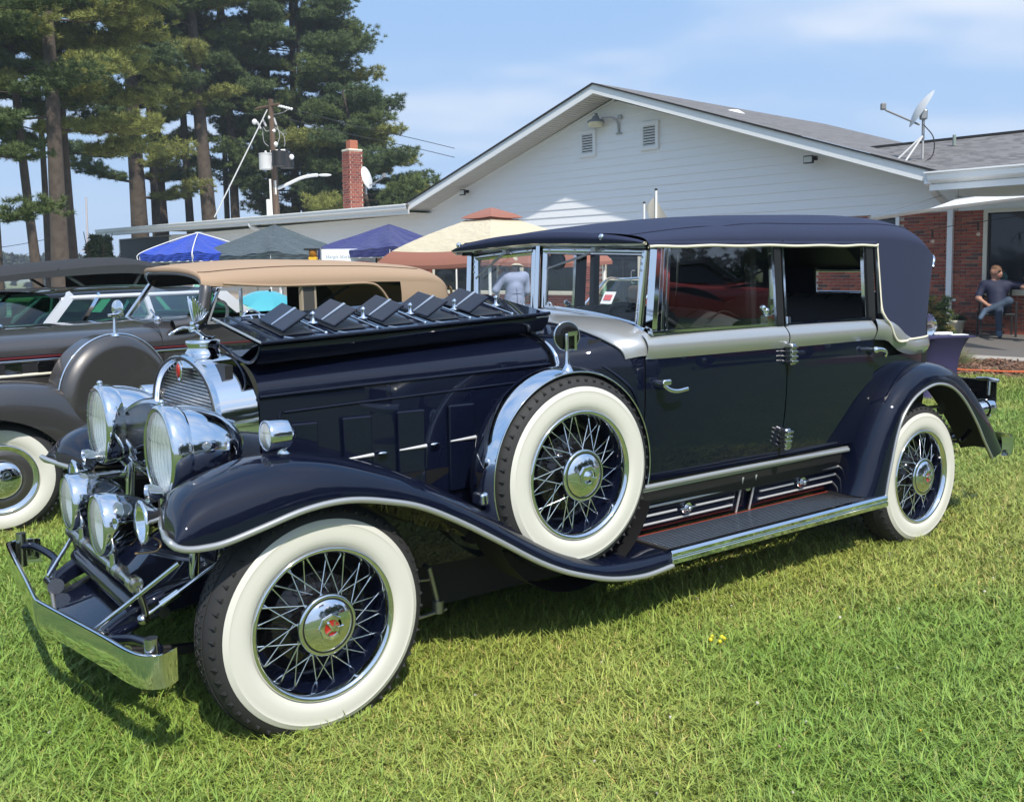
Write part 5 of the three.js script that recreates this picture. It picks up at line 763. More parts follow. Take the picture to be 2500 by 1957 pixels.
{ // ---- grey convertible sedan with tan top
  const G = thing('vintage_car', 'charcoal grey vintage convertible sedan with tan fabric top beyond the navy car', 'car', [-3.790, 0, -6.336], 0.9774);
  const gz = mono([[-0.75, 0.40], [0, 0.49], [0.8, 0.59], [1.3, 0.64], [1.7, 0.69], [2.4, 0.735], [3.4, 0.72], [4.2, 0.66]]), gt = mono([[-0.75, 1.22], [0.3, 1.25], [1.3, 1.262]]);
  for (const s of [1, -1]) {
    part('hood', sheet((u, v) => { const x = lerp(-0.75, 1.3, u), a = v * Math.PI / 2, z = gz(x); return [x, 1.08 + (gt(x) - 1.08) * pw(Math.cos(a), 0.62), s * z * pw(Math.sin(a), 0.78)]; }, 30, 22), greyPaint, G);
    part('hood_side', sheet((u, v) => { const x = lerp(-0.75, 1.3, u); return [x, lerp(0.6, 1.08, v), s * gz(x)]; }, 20, 6), greyPaint, G);
    part('cowl', sheet((u, v) => { const x = lerp(1.305, 1.72, u), a = v * Math.PI / 2, z = gz(x), k = smooth(0, 1, u); return [x + 0.12 * k * Math.cos(a), 1.08 + (lerp(1.262, 1.275, u) - 1.08) * pw(Math.cos(a), lerp(0.62, 0.4, k)), s * z * pw(Math.sin(a), lerp(0.78, 0.6, k))]; }, 14, 24), greyPaint, G);
    part('body_side', sheet((u, v) => { const x = lerp(1.305, 4.9, u); return [x, lerp(0.45, lerp(1.08, 1.235, smooth(1.4, 1.75, x)), v), s * (gz(Math.min(x, 4.2)) * (x > 4.2 ? 1 - 0.5 * Math.pow((x - 4.2) / 0.7, 2) : 1) + 0.012 * Math.sin(v * 3.1))]; }, 40, 12), greyPaint, G);
    const ln = (y, o, r, m, x0 = -0.75, x1 = 4.2) => part('side_moulding', tube(Array.from({ length: 22 }, (_, i) => { const x = lerp(x0, x1, i / 21); return [x, y, s * (gz(x) + o)]; }), r, 60, 5), m, G);
    ln(1.075, 0.003, 0.009, std([0.10, 0.01, 0.012], 0.3)); ln(1.088, 0.002, 0.006, M.black); ln(1.055, 0.004, 0.0085, M.chrome); ln(0.962, 0.004, 0.011, M.cream, -0.75, 0.72);
    const lv = grp('hood_louvres', G); part('backing', sheet((u, v) => { const x = lerp(-0.7, 0.6, u); return [x, lerp(0.97, 1.045, v), s * (gz(x) + 0.002)]; }, 12, 1), M.black, lv);
    for (let b = 0; b < 6; b++) for (let k = 0; k < 6; k++) { const x = -0.62 + b * 0.205; part('slat', bar([x, 0.976 + k * 0.0125, s * (gz(x) + 0.006)], [x + 0.105, 0.976 + k * 0.0125, s * (gz(x + 0.105) + 0.006)], 0.007, 0.006), M.chrome, lv); }
    // fenders
    const gE = cat([[-0.70, 0.42, 0.88], [-0.60, 0.58, 0.89], [-0.42, 0.70, 0.90], [-0.22, 0.748, 0.90], [-0.05, 0.745, 0.90], [0.13, 0.685, 0.90], [0.26, 0.60, 0.90], [0.36, 0.49, 0.90], [0.52, 0.36, 0.89], [0.85, 0.30, 0.86]]), gC = cat([[-0.82, 0.5, 0.66], [-0.72, 0.72, 0.66], [-0.48, 0.88, 0.67], [-0.22, 0.945, 0.67], [0.05, 0.955, 0.67], [0.30, 0.93, 0.67], [0.50, 0.875, 0.67], [0.72, 0.76, 0.67], [0.98, 0.58, 0.68], [1.25, 0.38, 0.70]]);
    const fn = fenderPoint(gE, gC, () => 0.42, (u) => 0.05);
    part('front_fender', s > 0 ? sheet(fn, 50, 24) : mirror(sheet(fn, 50, 24)), greyPaint, G);
    const sc = grp('spare_cover', G, [0.80, 0.79, s * 0.86]);
    part('cover_disc', s > 0 ? lathe([[0, 0.03], [0.2, 0.028], [0.29, 0.02], [0.33, 0.026], [0.36, 0.018], [0.40, -0.012], [0.415, -0.05], [0.415, -0.2]], 64).rotateX(Math.PI / 2) : mirror(lathe([[0, 0.03], [0.33, 0.026], [0.415, -0.05], [0.415, -0.2]], 48).rotateX(Math.PI / 2)), greyPaint, sc);
    part('cover_trim', tube(Array.from({ length: 40 }, (_, i) => { const a = lerp(-0.3, Math.PI + 0.3, i / 39); return [0.418 * Math.cos(a), 0.418 * Math.sin(a), -0.055 * s]; }), 0.009, 80, 6), M.chrome, sc);
    const mr = grp('mirror', G, [0.80, 1.205, s * 0.82]); part('stalk', [lathe([[0.03, -0.01], [0.014, 0.01], [0.011, 0.12], [0.012, 0.125]], 12), rbox(0.11, 0.022, 0.03, 0.008, 0.01, 0.13, 0)], M.chrome, mr); part('mirror_glass', lathe([[0, -0.01], [0.06, 0], [0.062, 0.008]], 24).rotateZ(-Math.PI / 2).translate(0.02, 0.17, 0), M.chrome, mr);
    makeRoadWheel(G, 'front_wheel', [0, 0.36, s * 0.78], 0.36, { flip: s < 0, turn: s > 0 ? -0.42 : 0.42 }); makeRoadWheel(G, 'rear_wheel', [3.5, 0.36, s * 0.78], 0.36, { flip: s < 0 });
    // windscreen pillar in body colour with curved foot, vent window, door post
    const zz = s > 0 ? 1 : 0.62, P = (x, y, z) => [x + (s < 0 ? 0.22 : 0), y, s * z * zz];
    if (s > 0) {
      part('windscreen_pillar', [tube([P(1.40, 1.222, 0.63), P(1.52, 1.235, 0.66), P(1.60, 1.28, 0.675), P(1.645, 1.37, 0.675), P(1.672, 1.46, 0.67), P(1.685, 1.505, 0.66)], 0.047, 40, 10)], greyPaint, G);
      part('vent_window', [bar(P(1.66, 1.245, 0.70), P(1.78, 1.49, 0.69), 0.018, 0.02), bar(P(1.78, 1.485, 0.69), P(1.99, 1.485, 0.69), 0.024, 0.02), bar(P(1.985, 1.24, 0.70), P(1.99, 1.49, 0.69), 0.018, 0.024), bar(P(1.64, 1.238, 0.705), P(2.62, 1.238, 0.705), 0.022, 0.03)], M.chrome, G);
      part('door_post', bar([2.69, 1.22, 0.70], [2.69, 1.52, 0.69], 0.13, 0.04), std([0.06, 0.058, 0.056], 0.5), G); part('post_trim', [bar([2.615, 1.22, 0.708], [2.615, 1.51, 0.70], 0.022, 0.03), bar([2.765, 1.22, 0.708], [2.765, 1.51, 0.70], 0.02, 0.03)], std([0.33, 0.27, 0.2], 0.6), G);
      part('wiper_mount', [ball(0.03, 1.48, 1.265, 0.35), rod([1.48, 1.265, 0.35], [1.60, 1.33, 0.1], 0.008), tube([[1.2, 1.215, 0.45], [1.28, 1.225, 0.44], [1.36, 1.222, 0.43]], 0.012, 12, 6)], M.chrome, G);
    }
    part('door_seam', tube([[1.30, 1.24, s * 0.52], [1.302, 1.15, s * 0.632], [1.30, 0.7, s * 0.643]], 0.004, 20, 4), M.black, G);
  }
  part('windscreen_post', [bar([1.72, 1.235, -0.40], [2.03, 1.59, -0.40], 0.035, 0.035)], M.chrome, G); part('windscreen_glass', sheet((u, v) => { const a = [lerp(1.50, 1.72, u), 1.24, lerp(0.62, -0.40, u)], b = [lerp(1.70, 2.03, u), lerp(1.54, 1.59, u), lerp(0.62, -0.40, u)]; return [lerp(a[0], b[0], v), lerp(a[1], b[1], v) + 0.05 * Math.sin(u * 3.1) * v, lerp(a[2], b[2], v)]; }, 8, 4), M.glass, G);
  const tan = std([0.36, 0.25, 0.165], 0.9, { bumpMap: topFabric.bumpMap, bumpScale: 0.0008 });
  const eT = cat([[1.645, 1.525, 0.66], [1.76, 1.508, 0.715], [2.2, 1.512, 0.72], [2.7, 1.512, 0.72], [3.2, 1.515, 0.715], [3.6, 1.515, 0.705], [4.0, 1.51, 0.69], [4.4, 1.50, 0.66], [4.72, 1.46, 0.58], [4.92, 1.42, 0.42], [5.0, 1.4, 0.22], [5.02, 1.4, 0]]), yT = mono([[1.62, 1.645], [2.0, 1.69], [2.7, 1.725], [3.4, 1.722], [4.0, 1.70], [4.3, 1.68]]);
  const roofT = (k, r) => { const e = eT(k), xc = Math.min(e[0] + 0.06 * (1 - clamp(k * 5)), 4.2 + 0.1 * clamp((e[0] - 4.2) / 0.8)), a = r * Math.PI / 2; return [lerp(e[0], xc, r), e[1] + (yT(xc) - e[1]) * pw(Math.sin(a), 0.78), e[2] * pw(Math.cos(a), 0.75)]; };
  const ft = grp('fabric_top', G);
  part('roof_fabric', [1, -1].map((s) => sheet((u, v) => { const p = roofT(u, v); return [p[0] + (s < 0 ? 0.37 * clamp(1 - u * 2) * (1 - v) : 0), p[1], s * p[2] * (s < 0 ? lerp(0.62, 1, clamp(u * 2)) : 1)]; }, 80, 24)), tan, ft);
  const fr0 = (w) => { const r = 1 - Math.abs(w * 2 - 1), s = w < 0.5 ? 1 : -1, p = roofT(0, r); return [p[0] + (s < 0 ? 0.37 * (1 - r) : 0), p[1], s * p[2] * (s < 0 ? 0.62 : 1)]; };
  part('front_hem', sheet((u, v) => { const p = fr0(u); return [p[0] - 0.006 * Math.sin(v * 3), p[1] + 0.004 - 0.035 * v, p[2]]; }, 40, 3), tan, ft);
  part('windscreen_header', tube(Array.from({ length: 20 }, (_, i) => { const p = fr0(i / 19); return [p[0] + 0.01, p[1] - 0.042, p[2]]; }), 0.014, 50, 6), greyPaint, G);
  part('front_lining', sheet((u, v) => { const p = fr0(u); return [p[0] + 0.45 * v, p[1] - 0.03 + 0.02 * v, p[2]]; }, 30, 3), M.dark, ft);
  part('quarter_fabric', sheet((u, v) => { const k0 = u < 0.5 ? u * 2 : 2 - u * 2, s = u < 0.5 ? 1 : -1, k = lerp(0.52, 1, k0), e = eT(k); const fx = lerp(3.50, 3.78, pw(v, 2)); return [Math.max(lerp(e[0], e[0] - 0.02 + 0.06 * k0, v), fx), lerp(e[1], 1.19, v), s * (e[2] + 0.025 * Math.sin(v * 2.6) * (k0 < 0.9 ? 1 : 0))]; }, 70, 14), tan, ft);
  part('window_edge', tube([[1.80, 1.528, 0.712], [2.3, 1.503, 0.732], [3.0, 1.503, 0.732], [3.42, 1.503, 0.725], [3.58, 1.45, 0.722], [3.72, 1.30, 0.722], [3.76, 1.22, 0.722]], 0.012, 60, 6), tan, ft);
  part('seam', tube(Array.from({ length: 20 }, (_, i) => { const p = roofT(0.03 + i / 19 * 0.6, 0.42); return [p[0], p[1] + 0.003, p[2]]; }), 0.004, 50, 4), M.wood, ft);
  part('bow_end', tube([[4.72, 1.45, 0.62], [4.84, 1.42, 0.56], [4.9, 1.34, 0.52], [4.78, 1.30, 0.60]], 0.014, 20, 6), tan, ft);
  part('interior', [box(1.9, 0.5, 1.2, 3.4, 0.95, 0), sheet((u, v) => { const p = roofT(lerp(0.3, 0.95, u), Math.abs(v * 2 - 1)); return [p[0], p[1] - 0.03, (v < 0.5 ? -1 : 1) * p[2] * 0.96]; }, 20, 12), sheet((u, v) => [lerp(3.75, 4.6, u), lerp(1.1, 1.52, v), -0.68], 4, 2)], M.black, G);
  part('seat_belt', bar([3.0, 1.23, 0.3], [3.35, 1.48, 0.55], 0.03, 0.004), M.dark, G);
  const dt = grp('dashboard', G); part('panel', rbox(0.1, 0.15, 1.1, 0.03, 1.72, 1.19, 0), M.black, dt); part('steering_wheel', new THREE.TorusGeometry(0.2, 0.013, 8, 36).rotateY(Math.PI / 2).rotateZ(-0.6).translate(1.98, 1.22, 0.3), M.cream, dt);
  part('grille_front', rbox(0.1, 0.7, 0.5, 0.04, -0.78, 0.85, 0), M.chrome, G);
}
// ---- simpler saloons further back
function makeSaloon(name, label, pos, yaw, o) {
  const C = thing(name, label, 'car', pos, yaw), b = o.belt, W = o.w ?? 0.9;
  const prof = mono(o.top), zw = mono([[o.x0, W * 0.86], [o.x0 + 0.5, W * 0.98], [(o.x0 + o.x1) / 2, W], [o.x1 - 0.6, W * 0.97], [o.x1, W * 0.84]]);
  part('body', sheet((u, v) => { const x = lerp(o.x0, o.x1, u), a = lerp(-0.45, Math.PI + 0.45, v), yb = 0.28, yt = prof(x), h = (yt - yb) / 2, e = Math.sin(u * Math.PI) > 0.05 ? 1 : 0.9; return [x + (u === 0 ? 0.05 : u === 1 ? -0.05 : 0), yb + h + h * pw(Math.sin(a), 0.42) * e, zw(x) * pw(Math.cos(a), 0.36) * e]; }, 60, 40), o.body, C);
  for (const s of [1, -1]) for (const x of [0, o.wb]) { makeRoadWheel(C, x ? 'rear_wheel' : 'front_wheel', [x, 0.34, s * (W - 0.02)], 0.34, { flip: s < 0, white: o.white ?? true }); part('wheel_arch', new THREE.CylinderGeometry(0.39, 0.39, 0.06, 32).rotateX(Math.PI / 2).translate(x, 0.36, s * (W - 0.045)), M.black, C); }
  if (o.roof) {
    const [x0, x1, x2, x3, ry] = o.roof, rz = W * 0.74; // windscreen base, roof front, roof rear, rear window base
    part('roof', sheet((u, v) => { const a = v * Math.PI, x = lerp(x1, x2, u); return [x + (u < 0.03 ? -0.05 : 0) * Math.sin(a), ry - 0.085 + 0.085 * pw(Math.sin(a), 0.6) * pw(Math.sin(lerp(0.35, Math.PI - 0.35, u)), 0.4), rz * 1.02 * pw(Math.cos(a), 0.6)]; }, 24, 24), o.roofMat, C);
    part('windscreen', sheet((u, v) => { const z = lerp(-1, 1, u), k = 1 - 0.28 * z * z; return [lerp(x0, x1, v) + 0.26 * z * z * (1 - 0.3 * v), lerp(b, ry - 0.07, v), z * lerp(W * 0.86, rz, v)]; }, 20, 6), o.glass, C);
    part('rear_window', sheet((u, v) => { const z = lerp(-1, 1, u); return [lerp(x3, x2, v) - 0.16 * z * z, lerp(b, ry - 0.07, v), z * lerp(W * 0.8, rz, v)]; }, 14, 6), o.glass, C);
    for (const s of [1, -1]) {
      part('side_glass', sheet((u, v) => [lerp(lerp(x0 + 0.3, x3 - 0.3, u), lerp(x1 + 0.22, x2 - 0.12, u), v), lerp(b, ry - 0.075, v), s * lerp(W * 0.88, rz, v)], 8, 4), o.glass, C);
      const pl = (xa, xb, w, m) => part('pillar', bar([xa, b - 0.01, s * W * 0.88], [xb, ry - 0.06, s * rz], w, 0.04), m, C);
      pl(x0 + 0.30, x1 + 0.20, 0.07, o.pillar); pl(x3 - 0.24, x2 - 0.1, 0.12, o.pillar); pl(lerp(x0, x3, 0.5), lerp(x1, x2, 0.5), 0.05, o.pillar); pl(x0 + 0.62, x1 + 0.46, 0.03, M.chrome);
      part('drip_rail', tube([[x1 + 0.10, ry - 0.10, s * rz * 1.0], [x1 + 0.3, ry - 0.088, s * rz * 1.02], [x2 - 0.2, ry - 0.075, s * rz * 1.02]], 0.022, 20, 6), o.rail ?? M.chrome, C);
      part('belt_trim', tube([[x0 + 0.05, b + 0.005, s * W * 0.86], [(x0 + x3) / 2, b + 0.01, s * W * 0.90], [x3, b, s * W * 0.88]], 0.02, 20, 6), M.chrome, C);
    }
    part('seats', [rbox(0.25, 0.55, W * 1.5, 0.06, lerp(x0, x3, 0.48), b - 0.12, 0), rbox(0.25, 0.5, W * 1.5, 0.06, x3 - 0.35, b - 0.12, 0)], o.seat ?? M.black, C);
    part('steering_wheel', new THREE.TorusGeometry(0.19, 0.014, 8, 32).rotateY(Math.PI / 2).rotateZ(-0.5).translate(x0 + 0.62, b + 0.02, 0.38), M.white, C);
  }
  part('bumper', [tube([[o.x0 + 0.15, 0.5, -W * 0.95], [o.x0 - 0.06, 0.5, -W * 0.7], [o.x0 - 0.1, 0.5, 0], [o.x0 - 0.06, 0.5, W * 0.7], [o.x0 + 0.15, 0.5, W * 0.95]], 0.07, 30, 8)], M.chrome, C); part('bumper', [tube([[o.x1 - 0.15, 0.5, -W * 0.95], [o.x1 + 0.06, 0.5, -W * 0.7], [o.x1 + 0.1, 0.5, 0], [o.x1 + 0.06, 0.5, W * 0.7], [o.x1 - 0.15, 0.5, W * 0.95]], 0.07, 30, 8)], M.chrome, C);
  for (const s of [1, -1]) { part('headlamp', [new THREE.SphereGeometry(0.1, 16, 10).scale(0.4, 1, 1).translate(o.x0 + 0.02, 0.72, s * W * 0.72)], M.chrome, C); }
  return C;
}
{
  const black = makeSaloon('vintage_car', 'black and silver 1950s hardtop with green tinted glass left of the grey sedan', [-5.15, 0, -7.35], 1.0, { x0: -0.95, x1: 4.3, wb: 3.1, belt: 1.10, w: 0.93, top: [[-0.95, 0.82], [-0.4, 0.98], [0.6, 1.06], [1.4, 1.1], [3.4, 1.08], [4.1, 0.98], [4.3, 0.8]], body: M.blackGloss, roof: [0.85, 1.35, 3.2, 3.75, 1.505], roofMat: M.blackGloss, glass: M.greenTint, pillar: phys([0.55, 0.58, 0.62], 0.25, { clearcoat: 1 }), rail: phys([0.6, 0.63, 0.68], 0.25, { clearcoat: 1 }), seat: std([0.02, 0.14, 0.08], 0.6) });
  for (const s of [1, -1]) { const m = part('mirror', [ball(0.07, 0.95, 1.16, s * 0.6, 14).scale(1, 1, 1), rod([0.95, 1.08, s * 0.6], [0.95, 1.16, s * 0.6], 0.012)], M.chrome, black); }
  const mint = phys([0.30, 0.62, 0.50], 0.3, { clearcoat: 1, clearcoatRoughness: 0.03 });
  makeSaloon('vintage_car', 'mint green 1950s saloon seen through the windows of the grey sedan', [-5.9, 0.02, -9.9], 0.93, { x0: -0.9, x1: 4.4, wb: 3.0, belt: 1.07, w: 0.92, top: [[-0.9, 0.8], [-0.3, 0.97], [0.9, 1.05], [3.4, 1.06], [4.2, 0.96], [4.4, 0.75]], body: mint, roof: [0.9, 1.4, 2.75, 3.7, 1.475], roofMat: mint, glass: M.tint, pillar: mint, rail: M.silver });
  // black touring car with cloth top at the far left
  const T = thing('touring_car', 'old black touring car with a black cloth top under the pines at left', 'car', [-6.9, 0, -10.4], 0.75);
  const tz = mono([[-0.6, 0.34], [0.6, 0.45], [1.1, 0.6], [2.9, 0.68], [3.2, 0.6]]);
  part('body', sheet((u, v) => { const x = lerp(-0.6, 3.2, u), a = v * Math.PI, yt = x < 0.9 ? 1.05 : 1.15; return [x, 0.55 + (yt - 0.55) * pw(Math.sin(a), 0.4), tz(x) * pw(Math.cos(a), 0.4)]; }, 40, 24), M.blackGloss, T);
  for (const s of [1, -1]) for (const x of [0, 2.9]) { makeRoadWheel(T, x ? 'rear_wheel' : 'front_wheel', [x, 0.38, s * 0.72], 0.38, { flip: s < 0, white: false }); part('fender', sheet((u, v) => { const a = lerp(0.2, 2.95, u); return [x - 0.5 * Math.cos(a), 0.4 + 0.46 * Math.sin(a), s * lerp(0.56, 0.84, v)]; }, 16, 4), M.blackGloss, T); }
  const cloth = std([0.022, 0.023, 0.026], 0.9, { bumpMap: topFabric.bumpMap, bumpScale: 0.001 });
  const tt = grp('cloth_top', T);
  part('roof_cloth', sheet((u, v) => { const x = lerp(0.75, 3.25, u), z = lerp(-1, 1, v), y = mono([[0.75, 1.66], [1.6, 1.76], [2.6, 1.83], [3.25, 1.72]])(x); return [x, y - 0.10 * Math.pow(Math.abs(z), 2.6), z * 0.74]; }, 30, 20), cloth, tt);
  for (const s of [1, -1]) part('side_flap', sheet((u, v) => { const x = lerp(0.75, 3.25, u), y = mono([[0.75, 1.66], [1.6, 1.76], [2.6, 1.83], [3.25, 1.72]])(x) - 0.10; return [x, y - v * lerp(0.05, 0.12, u), s * (0.74 + 0.01 * v)]; }, 20, 2), cloth, tt);
  part('inner_lining', sheet((u, v) => [lerp(2.3, 3.2, u), lerp(1.25, 1.7, v), lerp(0.5, -0.68, 1)], 2, 2), std([0.06, 0.045, 0.035], 0.9), tt); part('rear_curtain', sheet((u, v) => [3.25 - 0.12 * (1 - v), lerp(1.15, 1.68, v), lerp(-0.72, 0.72, u)], 6, 2), std([0.05, 0.04, 0.032], 0.9), tt);
  for (const s of [1, -1]) part('top_bow', [bar([2.45, 1.2, s * 0.7], [1.75, 1.68, s * 0.72], 0.03, 0.02), bar([2.45, 1.2, s * 0.7], [2.75, 1.70, s * 0.72], 0.03, 0.02), bar([2.45, 1.2, s * 0.7], [3.2, 1.66, s * 0.7], 0.03, 0.02), bar([0.9, 1.05, s * 0.62], [0.8, 1.62, s * 0.7], 0.025, 0.02)], M.black, tt);
  part('windscreen', frameShape([[-0.62, 1.05], [0.62, 1.05], [0.62, 1.6], [-0.62, 1.6]], [[-0.59, 1.08], [-0.59, 1.57], [0.59, 1.57], [0.59, 1.08]], 0.03).rotateY(Math.PI / 2).translate(0.85, 0, 0), M.black, T); part('seat', [rbox(0.2, 0.5, 1.15, 0.06, 1.7, 1.05, 0), rbox(0.2, 0.55, 1.15, 0.06, 2.9, 1.05, 0)], M.black, T);
  // red sports car on the far side of the navy car
  const red = phys([0.42, 0.035, 0.02], 0.35, { clearcoat: 1, clearcoatRoughness: 0.03 });
  const S = makeSaloon('sports_car', 'low red sports car with black stripes, mirrored in the door glass of the navy car', [17.2, 0.2, -4.8], -1.65, { x0: -0.9, x1: 3.6, wb: 2.7, belt: 1.0, w: 0.95, white: false, top: [[-0.9, 0.62], [-0.5, 0.78], [0.2, 1.02], [0.9, 1.1], [1.7, 1.12], [2.4, 1.2], [3.2, 1.28], [3.6, 0.98]], body: red });
  part('windscreen', sheet((u, v) => { const z = lerp(-1, 1, u); return [lerp(0.95, 1.6, v) + 0.2 * z * z, lerp(1.1, 1.56, v), z * lerp(0.84, 0.62, v)]; }, 14, 6), M.tint, S); part('screen_frame', [tube([[1.12, 1.1, 0.86], [1.78, 1.56, 0.64], [1.62, 1.59, 0], [1.78, 1.56, -0.64], [1.12, 1.1, -0.86]], 0.03, 40, 6)], M.blackGloss, S);
  part('hard_roof', sheet((u, v) => { const a = v * Math.PI, x = lerp(1.66, 3.1, u); return [x, lerp(1.52, 1.30, u * u) + 0.07 * Math.sin(a), 0.7 * Math.cos(a)]; }, 14, 14), M.blackGloss, S);
  for (const s of [1, -1]) { part('black_stripe', [sheet((u, v) => { const x = lerp(-0.2, 1.35, u); return [x, 0.80 + 0.22 * Math.sin(u * 2.2) + lerp(0, 0.09, v) * Math.sin(u * Math.PI), s * 0.958]; }, 20, 2), sheet((u, v) => { const x = lerp(1.3, 2.5, u); return [x, lerp(0.72, 1.0, u) + lerp(0, 0.14, v) * Math.sin(u * Math.PI), s * 0.957]; }, 14, 2)], M.black, S); part('side_glass', sheet((u, v) => [lerp(lerp(1.3, 2.7, u), lerp(1.8, 2.7, u), v), lerp(1.12, 1.44, v), s * lerp(0.84, 0.66, v)], 6, 3), std([0.008, 0.009, 0.01], 0.06), S); part('door_mirror', [new THREE.SphereGeometry(0.08, 12, 8).scale(0.6, 0.7, 1.2).translate(1.35, 1.22, s * 0.95)], M.blackGloss, S); }
  makeSaloon('parked_car', 'pale silver saloon parked behind the viewer, mirrored in the navy paint', [7.4, 0.0, 1.6], 0.6, { x0: -0.9, x1: 3.8, wb: 2.7, belt: 1.02, w: 0.9, white: false, top: [[-0.9, 0.75], [-0.3, 0.92], [0.8, 1.0], [3.0, 1.0], [3.6, 0.95], [3.8, 0.75]], body: M.silver, roof: [0.85, 1.45, 2.5, 3.2, 1.46], roofMat: M.silver, glass: M.tint, pillar: M.silver });
  // dark blue roadster beyond the windscreen of the navy car
  const bl = phys([0.012, 0.028, 0.05], 0.35, { clearcoat: 1, clearcoatRoughness: 0.03 });
  const B = makeSaloon('roadster', 'dark blue open roadster seen through the windscreen of the navy car', [0.75, 0.02, -15.6], 0.55, { x0: -0.8, x1: 3.4, wb: 2.5, belt: 1.0, w: 0.85, white: false, top: [[-0.8, 0.7], [-0.2, 0.88], [0.6, 0.98], [1.6, 1.02], [2.6, 1.0], [3.4, 0.75]], body: bl });
  part('windscreen', sheet((u, v) => { const z = lerp(-1, 1, u); return [lerp(0.85, 1.25, v) + 0.2 * z * z, lerp(0.98, 1.40, v), z * lerp(0.76, 0.64, v)]; }, 12, 4), M.greenTint, B); part('screen_frame', tube([[1.05, 0.98, 0.76], [1.45, 1.40, 0.64], [1.27, 1.42, 0], [1.45, 1.40, -0.64], [1.05, 0.98, -0.76]], 0.02, 30, 6), M.chrome, B);
  part('seats', [1, -1].map((s) => rbox(0.2, 0.6, 0.5, 0.08, 1.95, 1.0, s * 0.36)), std([0.2, 0.07, 0.05], 0.6), B);
  part('show_card', [box(0.004, 0.22, 0.3).rotateZ(-0.5).translate(0.92, 1.12, 0.1)], M.white, B); part('card_print', box(0.005, 0.10, 0.2).rotateZ(-0.5).translate(0.913, 1.125, 0.1), std([0.6, 0.12, 0.12], 0.6), B);
}
// ================================================================ CANOPIES, POLE, CHIMNEY, SMALL THINGS
function canopy(name, label, corners, peakY, eaveY, color, { edge, valance = 0.26, sag = 0.10, group } = {}) {
  const c = corners.map((p) => V(p[0], 0, p[1])), ctr = c.reduce((a, b) => a.add(b), V(0, 0, 0)).multiplyScalar(0.25), t = thing(name, label, 'canopy', [ctr.x, 0, ctr.z], 0, group), L = c.map((p) => p.clone().sub(ctr));
  const mat = phys(color, 0.75, { transmission: 0.12, thickness: 0, bumpMap: tex(128, 128, (u, v) => tn(u, v, 9, 4, color[2] * 90)), bumpScale: 0.05 });
  for (let i = 0; i < 4; i++) {
    const a = L[i], b = L[(i + 1) % 4];
    part('roof_panel', sheet((u, v) => { const p = a.clone().lerp(b, u).multiplyScalar(1 - v), e = Math.sin(u * Math.PI), y = lerp(eaveY - sag * e * 0.5, peakY, pw(v, 0.92)) - sag * e * (1 - v) * v * 1.6 + 0.02 * Math.sin(u * 19 + v * 8) * (1 - v); return [p.x, y, p.z]; }, 26, 18, [2, 2]), mat, t);
    part('valance', sheet((u, v) => { const p = a.clone().lerp(b, u), e = Math.sin(u * Math.PI), n = V(b.z - a.z, 0, -(b.x - a.x)).normalize(); return [p.x + n.x * 0.02 * Math.sin(u * 40 + v * 3) * v, eaveY - sag * e * 0.5 * (1 - v * 0.6) - valance * v * (1 - 0.15 * e), p.z + n.z * 0.02 * Math.sin(u * 40 + v * 3) * v]; }, 36, 4), mat, t);
    part('leg', rod([a.x * 0.98, 0, a.z * 0.98], [a.x * 0.98, eaveY, a.z * 0.98], 0.022), edge ?? M.white, t);
    part('frame_bar', rod([a.x * 0.98, eaveY - valance, a.z * 0.98], [b.x * 0.98, eaveY - valance, b.z * 0.98], 0.016), M.white, t);
    if (edge) part('seam', tube([[a.x, eaveY - valance, a.z], [a.x, eaveY, a.z], [a.x * 0.5, lerp(eaveY, peakY, 0.54) + 0.02, a.z * 0.5], [0, peakY + 0.01, 0]].map((p) => p), 0.014, 30, 5), edge, t);
  }
  return t;
}
const quad = (near, left, far, right) => [near, right, far, left];
const gp = (px, d) => { const p = at(px, 700, d); return [p.x, p.z]; };
canopy('canopy', 'bright blue pop up canopy with white seams, leftmost of the tents', quad(gp(472, 23.2), gp(342, 25.0), gp(500, 27.6), gp(632, 25.6)), 2.68, 2.15, [0.012, 0.055, 0.42], { edge: M.white, valance: 0.22 });
canopy('canopy', 'grey green pop up canopy between the blue and the navy tents', quad(gp(661, 22.8), gp(496, 24.6), gp(690, 27.4), gp(846, 25.4)), 2.86, 2.13, [0.058, 0.082, 0.092], { valance: 0.24, sag: 0.16 });
canopy('canopy', 'navy blue pop up canopy left of the cream gazebo', quad(gp(952, 22.6), gp(779, 24.0), gp(955, 27.2), gp(1118, 25.4)), 2.82, 2.20, [0.028, 0.034, 0.15], { valance: 0.24, sag: 0.14 });
